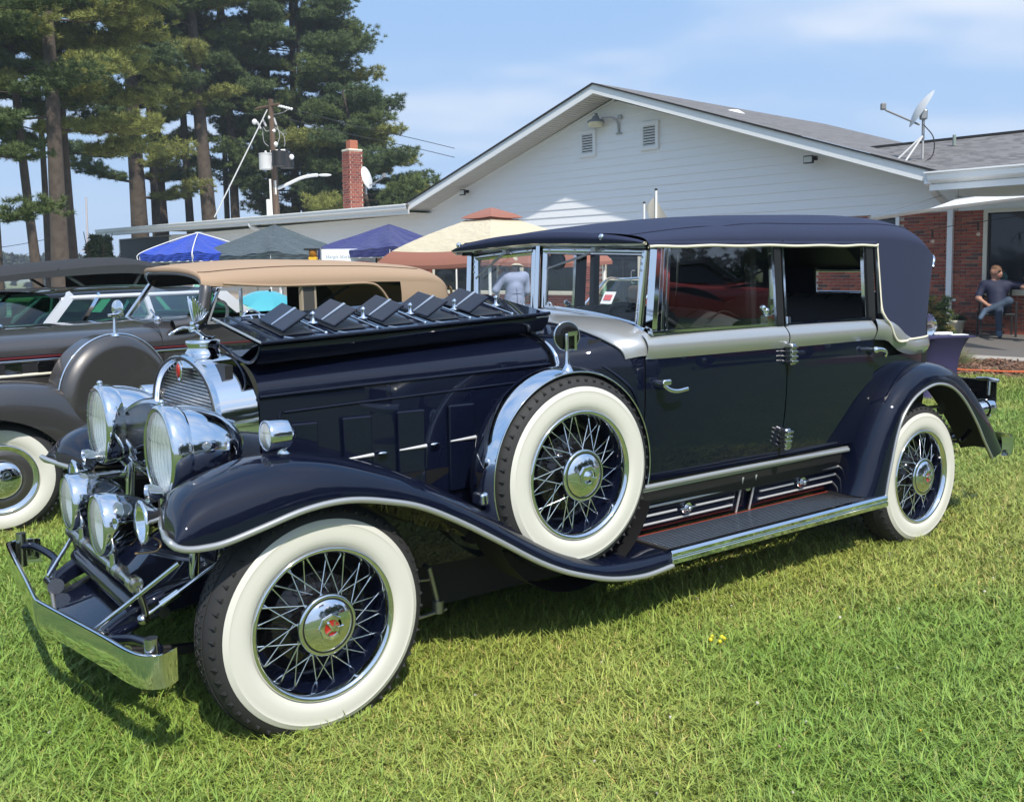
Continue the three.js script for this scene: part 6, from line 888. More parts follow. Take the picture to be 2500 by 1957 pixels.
{ // gazebo with two tiers, cream cloth with russet border
  const cx = at(1201, 640, 20.4), t = thing('gazebo', 'cream two tier gazebo with russet border and russet top cap', 'gazebo', [cx.x, 0, cx.z]);
  const creamC = phys([0.62, 0.54, 0.38], 0.8, { transmission: 0.2, thickness: 0, bumpMap: tex(128, 128, (u, v) => tn(u, v, 7, 4, 5)), bumpScale: 0.05 }), rus = phys([0.30, 0.115, 0.075], 0.8, { transmission: 0.1, thickness: 0 });
  const K = [[0, 2.35], [2.5, 0.1], [0.1, -2.35], [-2.4, 0.0]];
  for (let i = 0; i < 4; i++) {
    const a = K[i], b = K[(i + 1) % 4];
    const S = (u, v) => { const k = lerp(1, 0.21, v), e = Math.sin(u * Math.PI); return [lerp(a[0], b[0], u) * k, 1.80 + 0.86 * pw(v, 0.72) - 0.06 * e * (1 - v) , lerp(a[1], b[1], u) * k]; };
    part('cloth_panel', sheet((u, v) => S(u, lerp(0.17, 1, v)), 22, 18, [2, 2]), creamC, t); part('border_panel', sheet((u, v) => { const p = S(u, lerp(-0.0, 0.17, v)); return [p[0], p[1] - 0.02 * (1 - v), p[2]]; }, 22, 4), rus, t);
    part('valance', sheet((u, v) => { const p = S(u, 0); return [p[0], p[1] - 0.015 - 0.07 * v, p[2]]; }, 16, 2), rus, t);
    part('cap_panel', sheet((u, v) => { const k = lerp(0.265, 0.012, v); return [lerp(a[0], b[0], u) * k, 2.70 + 0.21 * pw(v, 0.8) - 0.02 * Math.sin(u * 3.14) * (1 - v), lerp(a[1], b[1], u) * k]; }, 10, 8), rus, t);
    part('leg', rod([a[0] * 0.93, 0, a[1] * 0.93], [a[0] * 0.93, 1.78, a[1] * 0.93], 0.03), M.white, t); part('rafter', rod([a[0] * 0.93, 1.74, a[1] * 0.93], [a[0] * 0.2, 2.62, a[1] * 0.2], 0.018), M.steel, t);
    part('seam', tube([[a[0] * 0.99, 1.81, a[1] * 0.99], [a[0] * 0.66, 2.2, a[1] * 0.66], [a[0] * 0.21, 2.665, a[1] * 0.21]], 0.01, 14, 5), creamC, t);
  }
}
{ // banner under the navy canopy
  const p = at(860, 632, 23.4), t = thing('banner', 'white printed banner with a pink swoosh hanging below the navy canopy', 'banner', [p.x, p.y, p.z], 0.12), cv = document.createElement('canvas'); cv.width = 1024; cv.height = 512; const g = cv.getContext('2d');
  g.fillStyle = '#dfe6ea'; g.fillRect(0, 0, 1024, 512); g.fillStyle = '#22304a'; g.font = 'italic 66px serif'; g.fillText("Hargis Market Americana", 60, 150); g.fillStyle = '#c2256a'; g.beginPath(); g.moveTo(330, 250); g.quadraticCurveTo(560, 150, 880, 230); g.quadraticCurveTo(600, 230, 330, 290); g.fill(); g.fillStyle = '#ffffff'; g.font = 'bold 52px sans-serif'; g.fillText('all you need', 400, 245); g.fillStyle = '#c2256a'; g.fillRect(60, 330, 700, 26);
  g.fillStyle = '#2a1c16'; g.beginPath(); g.ellipse(925, 190, 60, 120, 0, 0, 7); g.fill(); g.fillStyle = '#d9a78e'; g.beginPath(); g.ellipse(925, 200, 36, 60, 0, 0, 7); g.fill();
  const tx = new THREE.CanvasTexture(cv); tx.colorSpace = THREE.SRGBColorSpace;
  part('print', sheet((u, v) => [lerp(-0.72, 0.78, u), lerp(-0.52, 0.24, v), 0.02 * Math.sin(u * 5)], 12, 2), std([1, 1, 1], 0.7, { map: tx }), t); part('post', [rod([-0.74, -p.y, 0], [-0.74, 0.28, 0], 0.02), rod([0.8, -p.y, 0], [0.8, 0.28, 0], 0.02)], M.steel, t);
  const q = at(764, 625, 20), s = thing('signal_lamp', 'yellow lamp post head with amber lens standing above the tan top', 'lamp', [q.x, 0, q.z]); part('head', rbox(0.17, 0.16, 0.17, 0.02, 0, q.y - 0.10, 0), std([0.75, 0.42, 0.02], 0.5), s); part('lens', lathe([[0, 0], [0.08, 0], [0.085, 0.12], [0.06, 0.16], [0, 0.17]], 20).translate(0, q.y - 0.02, 0), phys([0.6, 0.25, 0.03], 0.15, { transmission: 0.4, thickness: 0 }), s); part('lamp_cap', rbox(0.28, 0.04, 0.2, 0.01, -0.03, q.y + 0.14, 0), M.dark, s); part('post', rod([0, 0, 0], [0, q.y - 0.18, 0], 0.03), M.steel, s);
}
{ // utility pole
  const b = at(672, 640, 50); b.y = -0.3; const t = thing('utility_pole', 'wooden utility pole with transformers and a street lamp arm before the pines', 'utility pole', b.toArray()), H = 10.65, X = (px, py, d = 50) => at(px, py, d).sub(b).toArray();
  const P = (px, py) => X(px, py, 50);
  part('pole', rod([0.25, 0, 0], P(660, 242), 0.19, 0.13, 14), std([0.12, 0.085, 0.065], 0.95, { map: bark.map }), t);
  part('cross_arm', bar(X(624, 266, 51), X(680, 254, 49.5), 0.1, 0.12), M.wood, t);
  for (let k = 0; k < 6; k++) part('insulator', ball(0.07, ...X(680 + k * 6.2, 258 + k * 1.5, 49.8), 8), M.white, t);
  part('transformer', [new THREE.CylinderGeometry(0.37, 0.37, 0.78, 20).translate(...X(650, 394)), new THREE.CylinderGeometry(0.39, 0.39, 0.06, 20).translate(...X(650, 376)), rod(X(650, 376), X(647, 368), 0.06)], std([0.55, 0.56, 0.57], 0.5), t);
  for (const [x, y, d] of [[681, 387, 49.4], [700, 392, 50.2]]) part('transformer', [new THREE.CylinderGeometry(0.36, 0.36, 0.75, 20).translate(...X(x, y, d)), rod(X(x, y - 17, d), X(x + 1, y - 30, d), 0.07)], M.black, t);
  part('bracket', [rod(X(660, 370), X(696, 368), 0.09), rod(X(662, 388), X(672, 388), 0.08)], M.white, t);
  for (const [x, y, x2, y2] of [[627, 297, 636, 314], [641, 292, 649, 308], [668, 288, 674, 305]]) part('fuse', rod(X(x, y), X(x2, y2), 0.06), std([0.4, 0.4, 0.4], 0.6), t);
  for (const [x, y] of [[621, 297], [660, 287], [666, 319], [672, 352], [711, 383]]) part('insulator', ball(0.14, ...X(x, y), 8), M.white, t);
  part('jumper_wire', [tube([X(675, 306), X(682, 330), X(678, 348), X(671, 356)], 0.028, 20, 4), tube([X(670, 310), X(690, 328), X(695, 345), X(694, 358)], 0.022, 20, 4), tube([X(641, 308), X(650, 320), X(660, 316)], 0.022, 16, 4), tube([X(640, 312), X(644, 345), X(655, 357)], 0.02, 16, 4), tube([X(666, 280), X(690, 274), X(704, 266)], 0.022, 16, 4)], std([0.3, 0.3, 0.3], 0.6), t);
  part('lamp_arm', tube([X(672, 462), X(700, 450), X(735, 434), X(762, 428), X(776, 427)], 0.085, 24, 8), std([0.6, 0.61, 0.62], 0.5), t); part('lamp_head', new THREE.SphereGeometry(1, 16, 10).scale(0.36, 0.07, 0.16).translate(...X(792, 427)), std([0.62, 0.63, 0.64], 0.5), t); part('arm_plate', box(0.12, 0.7, 0.3, ...X(673, 458)), M.white, t);
  part('conduit', [rod([0.02, 0, 0.22], X(659, 437), 0.06), rod([-0.12, 0, 0.25], X(655, 487), 0.12)], M.white, t);
  const g2 = thing('guy_wire', 'pale guy wire slanting down from the pole in front of the pines', 'wire', b.toArray()); part('guy_wire', rod(X(652, 268, 50), X(523, 530, 46), 0.035, 0.035, 5), std([0.45, 0.46, 0.46], 0.5), g2);
  const wires = [[[680, 256, 50], [840, 300, 52], [1010, 338, 56], [1110, 362, 58]], [[672, 282, 50], [830, 322, 52], [1000, 358, 56], [1110, 384, 58]]];
  ['upper', 'lower'].forEach((n, i) => { const w = part('power_line', tube(wires[i].map((p) => at(...p)), 0.018, 40, 4), M.dark); tag(w, n + ' of the two dark power lines running right from the utility pole', 'wire'); });
  const w3 = part('power_line', tube([at(-60, 612, 70), at(50, 596, 66), at(160, 574, 62)], 0.02, 20, 4), M.dark); tag(w3, 'faint power line crossing the sky beyond the bare pine trunks', 'wire'); const w4 = part('power_line', tube([at(20, 640, 90), at(92, 608, 85)], 0.02, 20, 4), M.dark); tag(w4, 'short faint wire sloping down to the far wood at left', 'wire');
  const mb = at(216, 690, 260), mast = thing('radio_mast', 'thin far radio mast standing left of the shrub', 'mast', [mb.x, -1.5, mb.z]); part('mast', [rod([0, 0, 0], [0.4, 24, 0], 0.32, 0.22, 6)], std([0.5, 0.42, 0.42], 0.7), mast); part('cross_piece', bar([-1.6, 10, 0], [2.0, 10, 0], 0.25, 0.25), std([0.5, 0.42, 0.42], 0.7), mast);
}
{ // brick chimney behind the left wing
  const b = at(860, 520, 38), h0 = b.y, t = thing('chimney', 'red brick chimney with clay pot above the low roof', 'chimney', [b.x, h0 - 2, b.z - 0.3], 0.66), tones = [[0.26, 0.07, 0.045], [0.22, 0.055, 0.04], [0.17, 0.045, 0.035], [0.30, 0.09, 0.06]].map((c) => std(c, 0.9)), W = 0.56;
  part('core', box(W, 4.4, W, 0, 2.2, 0), std([0.42, 0.34, 0.28], 0.95), t);
  const bx = new THREE.BoxGeometry(0.168, 0.072, 0.02), rows = 46;
  for (let r = 19; r < rows; r++) for (let k = 0; k < 3; k++) for (const side of [0, 1, -1]) { const o = (k - 1) * 0.186 + (r % 2 ? 0.045 : -0.045); const m = new THREE.Mesh(bx, tones[Math.floor(H(r, k, side + 5) * (r > 36 ? 3.9 : 3.99))]); m.name = 'brick'; m.position.set(side ? side * (W / 2 + 0.004) : o, 0.06 + r * 0.0945, side ? o : W / 2 + 0.004); if (side) m.rotation.y = Math.PI / 2; t.add(m); }
  part('chimney_cap', [rbox(W + 0.04, 0.07, W + 0.04, 0.02, 0, 4.42, 0)], M.cream, t); part('clay_pot', [rbox(0.34, 0.36, 0.34, 0.02, 0, 4.62, 0)], std([0.38, 0.13, 0.075], 0.85), t);
}
// ---- fittings on the house
function dish(name, label, pos, yaw, sc, tilt, leg) {
  const t = thing(name, label, 'satellite dish', pos.toArray(), yaw), up = 0.75;
  part('reflector', sheet((u, v) => { const a = u * Math.PI * 2, r = v * 0.42; return [r * r * 0.55 * sc, up * sc + 0.42 * sc + Math.sin(a) * r * sc, Math.cos(a) * r * 0.86 * sc]; }, 40, 10).translate(0, -(up + 0.42) * sc, 0).rotateZ(tilt).translate(0, (up + 0.25) * sc, 0), std([0.62, 0.62, 0.60], 0.5), t);
  part('feed_arm', [rod([0.05, (up - 0.12) * sc, 0], [-0.62 * sc, (up + 0.20) * sc, 0], 0.02), rbox(0.1, 0.13, 0.12, 0.02, -0.66 * sc, (up + 0.27) * sc, 0)], std([0.2, 0.2, 0.2], 0.5), t);
  part('mount', [rbox(0.14, 0.2, 0.14, 0.03, 0.12, up * sc + 0.08, 0), rod([0.12, up * sc, 0], [0.12, 0.34, 0], 0.03)], M.steel, t);
  if (leg) for (const l of leg) part('strut', rod([0.12, 0.42, 0], l, 0.022), std([0.5, 0.5, 0.5], 0.5), t);
  return t;
}
{
  const d1 = dish('satellite_dish', 'white satellite dish on struts at the roof valley on the right', at(2238, 382, 20), -0.15, 1.0, -0.55, [[-0.45, -0.12, 0.1], [-0.3, -0.15, 0.3], [0.14, -0.25, -0.1]]); part('cable', tube([[0.1, 0.62, 0.1], [0.28, 0.35, 0.15], [0.26, 0.0, 0.2], [0.05, -0.18, 0.25], [0.02, -0.4, 0.3], [0.2, -0.62, 0.4]], 0.012, 40, 5), M.black, d1);
  dish('satellite_dish', 'far satellite dish seen nearly edge on beside the chimney', at(902, 497, 35), 2.75, 0.95, -0.25, null);
  const fl = [['left end of the low wing', 640, 545, 39.3], ['left slope of the gable', 1138, 470, 29.9], ['right slope of the gable', 1984, 390, 21.3]];
  for (const [w, x, y, d] of fl) { const t = thing('floodlight', 'small black floodlight on the white wall, ' + w, 'floodlight', at(x, y, d).toArray(), BR, 'floodlights on the clubhouse wall'); part('housing', rbox(0.23, 0.17, 0.07, 0.015, -0.02, 0, 0.12), M.black, t); part('lens', box(0.19, 0.12, 0.01, -0.02, 0, 0.158), std([0.6, 0.62, 0.6], 0.3), t); part('bracket', [box(0.08, 0.09, 0.1, 0.07, 0.03, 0.02)], M.black, t); }
  const bl = thing('barn_light', 'grey yard light on a curved arm below the gable peak', 'lamp', onWall(8.66, 5.13, 0.02).toArray(), BR); part('arm', [tube([[0, -0.02, 0.02], [0, 0.22, 0.06], [-0.1, 0.36, 0.12], [-0.42, 0.38, 0.22]], 0.03, 24, 8), rbox(0.2, 0.04, 0.04, 0.01, 0, -0.03, 0.02), rbox(0.12, 0.1, 0.08, 0.02, 0.06, 0.38, 0.05)], M.steel, bl); part('head', [lathe([[0, 0.12], [0.07, 0.12], [0.09, 0.06], [0.2, 0.0], [0.21, -0.04]], 20).scale(1.1, 1, 1).translate(-0.6, 0.34, 0.25), new THREE.CylinderGeometry(0.04, 0.04, 0.09, 10).translate(-0.58, 0.49, 0.25)], std([0.2, 0.22, 0.24], 0.5), bl); part('globe', lathe([[0.19, 0], [0.185, -0.12], [0, -0.13]], 20).translate(-0.6, 0.31, 0.25), std([0.75, 0.72, 0.5], 0.3), bl);
  const tv = thing('roof_vent', 'white round roof vent showing above the gable slope', 'vent', at(1787, 284, 26.5).toArray()); part('cap', [lathe([[0, 0.17], [0.2, 0.15], [0.36, 0.04], [0.38, -0.03], [0.3, -0.04]], 24), new THREE.CylinderGeometry(0.26, 0.28, 0.6, 20).translate(0, -0.3, 0)], trim, tv);
  const vp = thing('vent_pipe', 'short vent pipe with dark flashing on the right roof', 'pipe', at(2330, 366, 20.6).toArray()); part('pipe', new THREE.CylinderGeometry(0.035, 0.035, 0.3, 12).translate(0, 0.16, 0), std([0.22, 0.27, 0.24], 0.6), vp); part('flashing', lathe([[0.09, -0.02], [0.05, 0.06], [0.036, 0.09]], 14), M.dark, vp);
  const fg = thing('show_flag', 'grey pennant on two white poles rising behind the navy car roof', 'flag', at(1601, 640, 18).setY(0).toArray()); const F = (x, y) => at(x, y, 18).sub(fg.position).toArray(); part('flag_pole', rod(F(1600, 760), F(1602, 465), 0.025), M.white, fg); part('flag_pole', rod(F(1573, 760), F(1573, 497), 0.02), M.white, fg); part('pole_cap', [ball(0.03, ...F(1602, 463), 8), ball(0.026, ...F(1573, 495), 8)], M.black, fg); part('pennant', sheet((u, v) => { const a = F(1575, 505), b = F(1599, 478), c = F(1590, 545), d = F(1628, 530); return [0, 1, 2].map((k) => lerp(lerp(a[k], b[k], u), lerp(c[k], d[k], u), v) + (k === 2 ? 0.05 * Math.sin(u * 4 + v * 3) : 0)); }, 10, 10), std([0.35, 0.34, 0.31], 0.8), fg);
  // sun sail, wires and bulbs over the patio
  const sl = thing('sun_sail', 'white sun sail stretched from the downspout out over the patio', 'sun sail', [0, 0, 0]); const A = at(2352, 479, 18.6), B = at(2760, 452, 13.5), Cc = at(2060, 545, 15.5);
  part('cloth', sheet((u, v) => { const p = A.clone().lerp(B, u), q = Cc.clone().lerp(B, u).lerp(p, 0), r = p.lerp(Cc, v * (1 - u)); r.y -= 0.10 * Math.sin(v * Math.PI) * (1 - u) + 0.06 * Math.sin(u * Math.PI) * (1 - v); return r; }, 24, 16), phys([0.72, 0.72, 0.70], 0.7, { transmission: 0.3, thickness: 0 }), sl); part('stay', [rod(A, onWall(0.0, 2.93, 0.06), 0.008), rod(Cc, at(1900, 560, 15), 0.008), rod(at(2118, 531, 18), at(2300, 477, 18.9), 0.006)], M.steel, sl);
  const ls = thing('string_lights', 'string of clear bulbs hanging before the brick wall', 'string lights', [0, 0, 0]); const pts = [at(2190, 590, 17.4), at(2277, 560, 17.5), at(2389, 542, 17), at(2520, 522, 16)]; part('wire', tube(pts, 0.006, 40, 5), M.dark, ls); for (const [x, y, d] of [[2277, 560, 17.5], [2389, 543, 17]]) { part('socket', rod(at(x, y, d), at(x, y + 20, d), 0.014, 0.02), M.black, ls); part('bulb', ball(0.034, ...at(x + 0.5, y + 29, d).toArray(), 12).scale(1, 1, 1), phys([0.95, 0.93, 0.85], 0.02, { transmission: 0.8, thickness: 0 }), ls); }
}
{ // things on and before the patio
  const pt = thing('plant_pot', 'cream plant pot with low greenery beside the downspout', 'plant pot', at(2336, 808, 18.9).setY(0.28).toArray()); part('pot', lathe([[0, 0], [0.11, 0.0], [0.145, 0.2], [0.165, 0.21], [0.165, 0.255], [0.148, 0.26], [0.14, 0.22]], 28), std([0.55, 0.52, 0.42], 0.7), pt);
  const leafG = tuftGeo(30, 0.16, 0.014, 5); const lp = (n, fx) => Array.from({ length: n }, (_, i) => fx(i));
  const stuff = (m, nm) => { m.name = nm; m.userData.kind = 'stuff'; };
  stuff(crownMesh(lp(26, () => ({ p: V(rr(-0.1, 0.1), 0.25 + rr(0, 0.05), rr(-0.1, 0.1)), s: rr(0.4, 0.8) })), leafG, needleM, pt, () => [0.04, 0.07, 0.03]), 'foliage');
  const fp = thing('flower_plant', 'leafy green and yellow plant at the corner behind the purple table', 'plant', at(2282, 800, 18.0).setY(0.25).toArray()); part('stem', [0, 1, 2, 3, 4].map((i) => tube([[0, 0, 0], [0.1 * Math.cos(i), 0.25, 0.1 * Math.sin(i)], [0.24 * Math.cos(i * 1.3), 0.55, 0.2 * Math.sin(i)]], 0.008, 8, 4)), M.wood, fp); stuff(crownMesh(lp(150, () => ({ p: V(rr(-0.28, 0.28), rr(0.1, 0.75), rr(-0.25, 0.25)), s: rr(0.4, 0.9) })), leafG, needleM, fp, () => rnd() < 0.3 ? [0.28, 0.22, 0.06] : [0.09, 0.13, 0.04]), 'foliage');
  const og = thing('ornamental_grass', 'pale tuft of ornamental grass at the edge of the mulch', 'plant', at(2322, 896, 14.1).setY(0.13).toArray()); stuff(crownMesh(lp(70, () => ({ p: V(rr(-0.12, 0.12), 0, rr(-0.12, 0.12)), s: rr(0.7, 1.5) })), tuftGeo(40, 0.26, 0.004, 15), needleM, og, () => [0.24 * rr(0.7, 1.2), 0.22 * rr(0.7, 1.2), 0.10]), 'blades');
  const tb = thing('cocktail_table', 'table in a stretched purple cover behind the rear of the navy car', 'table', at(2270, 860, 11.6).setY(0).toArray(), 0.3), pur = std([0.026, 0.021, 0.075], 0.75);
  part('table_cover', [sheet((u, v) => { const a = u * Math.PI * 2, sq = (c) => pw(c, 0.45), w = lerp(0.26, 0.36, Math.pow(Math.abs(v * 2 - 1), 2.2)) ; return [sq(Math.cos(a)) * w * (v > 0.5 ? 1 : 0.95), v * 0.76, sq(Math.sin(a)) * w]; }, 48, 18), box(0.70, 0.02, 0.70, 0, 0.762, 0)], pur, tb);
  const vs = thing('glass_vase', 'clear glass vase with cut facets on the purple table', 'vase', at(2268, 815, 11.6).setY(0.775).toArray()); part('vase', lathe([[0.05, 0], [0.06, 0.02], [0.10, 0.09], [0.09, 0.16], [0.04, 0.24], [0.0, 0.25]], 9), phys([0.95, 0.97, 0.97], 0.02, { transmission: 1, thickness: 0.02, ior: 1.5 }), vs);
  const pp = part('leaflets', [rbox(0.16, 0.03, 0.12, 0.004, 0, 0, 0), rbox(0.2, 0.008, 0.14, 0.002, 0.12, -0.01, 0.1), rbox(0.06, 0.03, 0.05, 0.01, -0.12, 0, 0.06)], M.white); pp.position.copy(at(2305, 817, 11.6).setY(0.79)); tag(pp, 'white leaflets and cards lying on the purple table', 'leaflets');
  const cord = part('extension_cord', tube([at(2300, 905, 13.6), at(2345, 912, 13.4), at(2400, 917, 13.2), at(2460, 919, 13.0), at(2540, 928, 12.8)].map((p, i) => p.setY(hgt(p.x, p.z) + 0.03)), 0.016, 40, 6), std([0.55, 0.12, 0.03], 0.5)); tag(cord, 'orange extension cord lying across the mulch bed', 'cord');
  // turquoise parasol, low, seen through the grey sedan
  const up = at(650, 735, 13.5), um = thing('parasol', 'turquoise parasol opened low on the ground beyond the grey sedan', 'parasol', [up.x, 0.95, up.z]); um.rotation.set(0.25, 0.4, -0.18);
  for (let k = 0; k < 8; k++) part('canopy_panel', sheet((u, v) => { const a = (k + u) / 8 * Math.PI * 2, r = v * 0.62, f = 1 - 0.06 * Math.sin(u * Math.PI) * v; return [Math.cos(a) * r * f, 0.42 - 0.34 * v * v - 0.02 * Math.sin(u * 3.14) * v, Math.sin(a) * r * f]; }, 6, 8), phys([0.06, 0.42, 0.52], 0.7, { transmission: 0.3, thickness: 0 }), um);
  part('shaft', rod([0, -0.6, 0], [0, 0.46, 0], 0.012), M.steel, um); part('ferrule', ball(0.02, 0, 0.44, 0, 8), M.dark, um);
}
// ================================================================ PEOPLE: one continuous surface from joined tapered bones
function figure(name, label, pos, yaw, bones, { size = 2.0, res = 104, cy = 0.9, k = 0.045 } = {}) {
  const t = thing(name, label, 'person', pos, yaw), mc = new MarchingCubes(res, M.dark, false, false, 160000); mc.isolation = 0;
  const h = size / 2, f = mc.field, B = bones.map(([a, b, r1, r2, col]) => ({ a: V(...a), b: V(...b), r1, r2, col })), d = (p, q) => { const ab = q.b.clone().sub(q.a), L = ab.lengthSq(), s = L ? clamp(p.clone().sub(q.a).dot(ab) / L) : 0; return p.distanceTo(q.a.clone().addScaledVector(ab, s)) - lerp(q.r1, q.r2, s); };
  const p = V(0, 0, 0), ab = B.map((q) => q.b.clone().sub(q.a)), LL = ab.map((v) => v.lengthSq() || 1e-9);
  const near = (x, y, z, i) => { const q = B[i], v = ab[i], ax = x - q.a.x, ay = y - q.a.y, az = z - q.a.z, s = clamp((ax * v.x + ay * v.y + az * v.z) / LL[i]), dx = ax - v.x * s, dy = ay - v.y * s, dz = az - v.z * s; return Math.sqrt(dx * dx + dy * dy + dz * dz) - lerp(q.r1, q.r2, s); };
  for (let c = 0; c < res; c++) for (let b = 0; b < res; b++) for (let a = 0; a < res; a++) {
    const x = ((a - res / 2) / (res / 2)) * h, y = ((b - res / 2) / (res / 2)) * h + cy, z = ((c - res / 2) / (res / 2)) * h; let m = 1e3;
    for (let i = 0; i < B.length; i++) { const e = near(x, y, z, i); const kk = Math.max(k - Math.abs(m - e), 0) / k; m = Math.min(m, e) - kk * kk * k * 0.25; }
    f[c * res * res + b * res + a] = -m;
  }
  mc.update(); const n = mc.count, P = new Float32Array(n * 3), N = new Float32Array(n * 3), C = new Float32Array(n * 3);
  for (let i = 0; i < n; i++) { const x = mc.positionArray[i * 3] * h, y = mc.positionArray[i * 3 + 1] * h + cy, z = mc.positionArray[i * 3 + 2] * h; P.set([x, y, z], i * 3); N.set([mc.normalArray[i * 3], mc.normalArray[i * 3 + 1], mc.normalArray[i * 3 + 2]], i * 3); let best = 1e9, bc; for (let j = 0; j < B.length; j++) { const e = near(x, y, z, j); if (e < best) { best = e; bc = B[j].col; } } const w = 0.85 + 0.3 * fbm(x * 9, y * 9, z * 9, 3); C.set([bc[0] * w, bc[1] * w, bc[2] * w], i * 3); }
  const g = new THREE.BufferGeometry(); g.setAttribute('position', new THREE.BufferAttribute(P, 3)); g.setAttribute('color', new THREE.BufferAttribute(C, 3)); const gg = mergeVertices(g, 1e-4); gg.computeVertexNormals();
  const m = new THREE.Mesh(gg, std([1, 1, 1], 0.75, { vertexColors: true })); m.name = 'body'; t.add(m); return t;
}
const SKIN = [0.42, 0.22, 0.15], JEAN = [0.03, 0.052, 0.09], BLUE = [0.009, 0.013, 0.042], COAT = [0.30, 0.34, 0.50], HAIR = [0.16, 0.08, 0.04], SHOE = [0.06, 0.10, 0.16], GREYH = [0.35, 0.33, 0.30];
const fingers = (w, dir, side, col = SKIN) => { const W = V(...w), D = V(...dir).normalize(), S = V(...side).normalize(), o = []; [-1.5, -0.5, 0.5, 1.5].forEach((k, i) => { const a = W.clone().addScaledVector(D, 0.07).addScaledVector(S, k * 0.02), b = a.clone().addScaledVector(D, [0.035, 0.042, 0.045, 0.038][i]), c = b.clone().addScaledVector(D, 0.02).add(V(0, -0.018, 0)); o.push([a.toArray(), b.toArray(), 0.0095, 0.0088, col], [b.toArray(), c.toArray(), 0.0088, 0.0078, col]); }); o.push([W.toArray(), W.clone().addScaledVector(D, 0.075).toArray(), 0.027, 0.034, col], [W.clone().addScaledVector(S, -0.025).addScaledVector(D, 0.03).toArray(), W.clone().addScaledVector(S, -0.06).addScaledVector(D, 0.07).toArray(), 0.012, 0.010, col]); return o; };
const head = (c, f, hair, o = {}) => { // centre, facing direction
  const C0 = V(...c), F = V(...f).normalize(), R = V(0, 1, 0).cross(F).normalize(), at3 = (x, y, z) => C0.clone().addScaledVector(R, x).addScaledVector(F, z).add(V(0, y, 0)).toArray();
  return [[at3(0, 0.02, -0.015), at3(0, 0.03, -0.01), 0.088, 0.088, SKIN], [at3(0, -0.02, 0.03), at3(0, -0.075, 0.045), 0.068, 0.044, SKIN], [at3(0, 0.0, 0.09), at3(0, -0.025, 0.108), 0.012, 0.018, SKIN], [at3(0.086, -0.01, -0.01), at3(0.09, 0.02, -0.02), 0.016, 0.02, SKIN], [at3(-0.086, -0.01, -0.01), at3(-0.09, 0.02, -0.02), 0.016, 0.02, SKIN], [at3(-0.03, -0.062, 0.083), at3(0.03, -0.062, 0.083), 0.008, 0.008, [0.3, 0.11, 0.09]],
    ...(hair ? [[at3(0, 0.06, -0.03), at3(0, 0.055, 0.0), 0.085, 0.08, hair], [at3(0, 0.0, -0.065), at3(0, -0.02, -0.06), 0.07, 0.06, hair]] : []), [at3(0, -0.04, -0.03), at3(0, -0.17, -0.04), 0.055, 0.062, SKIN]];
};
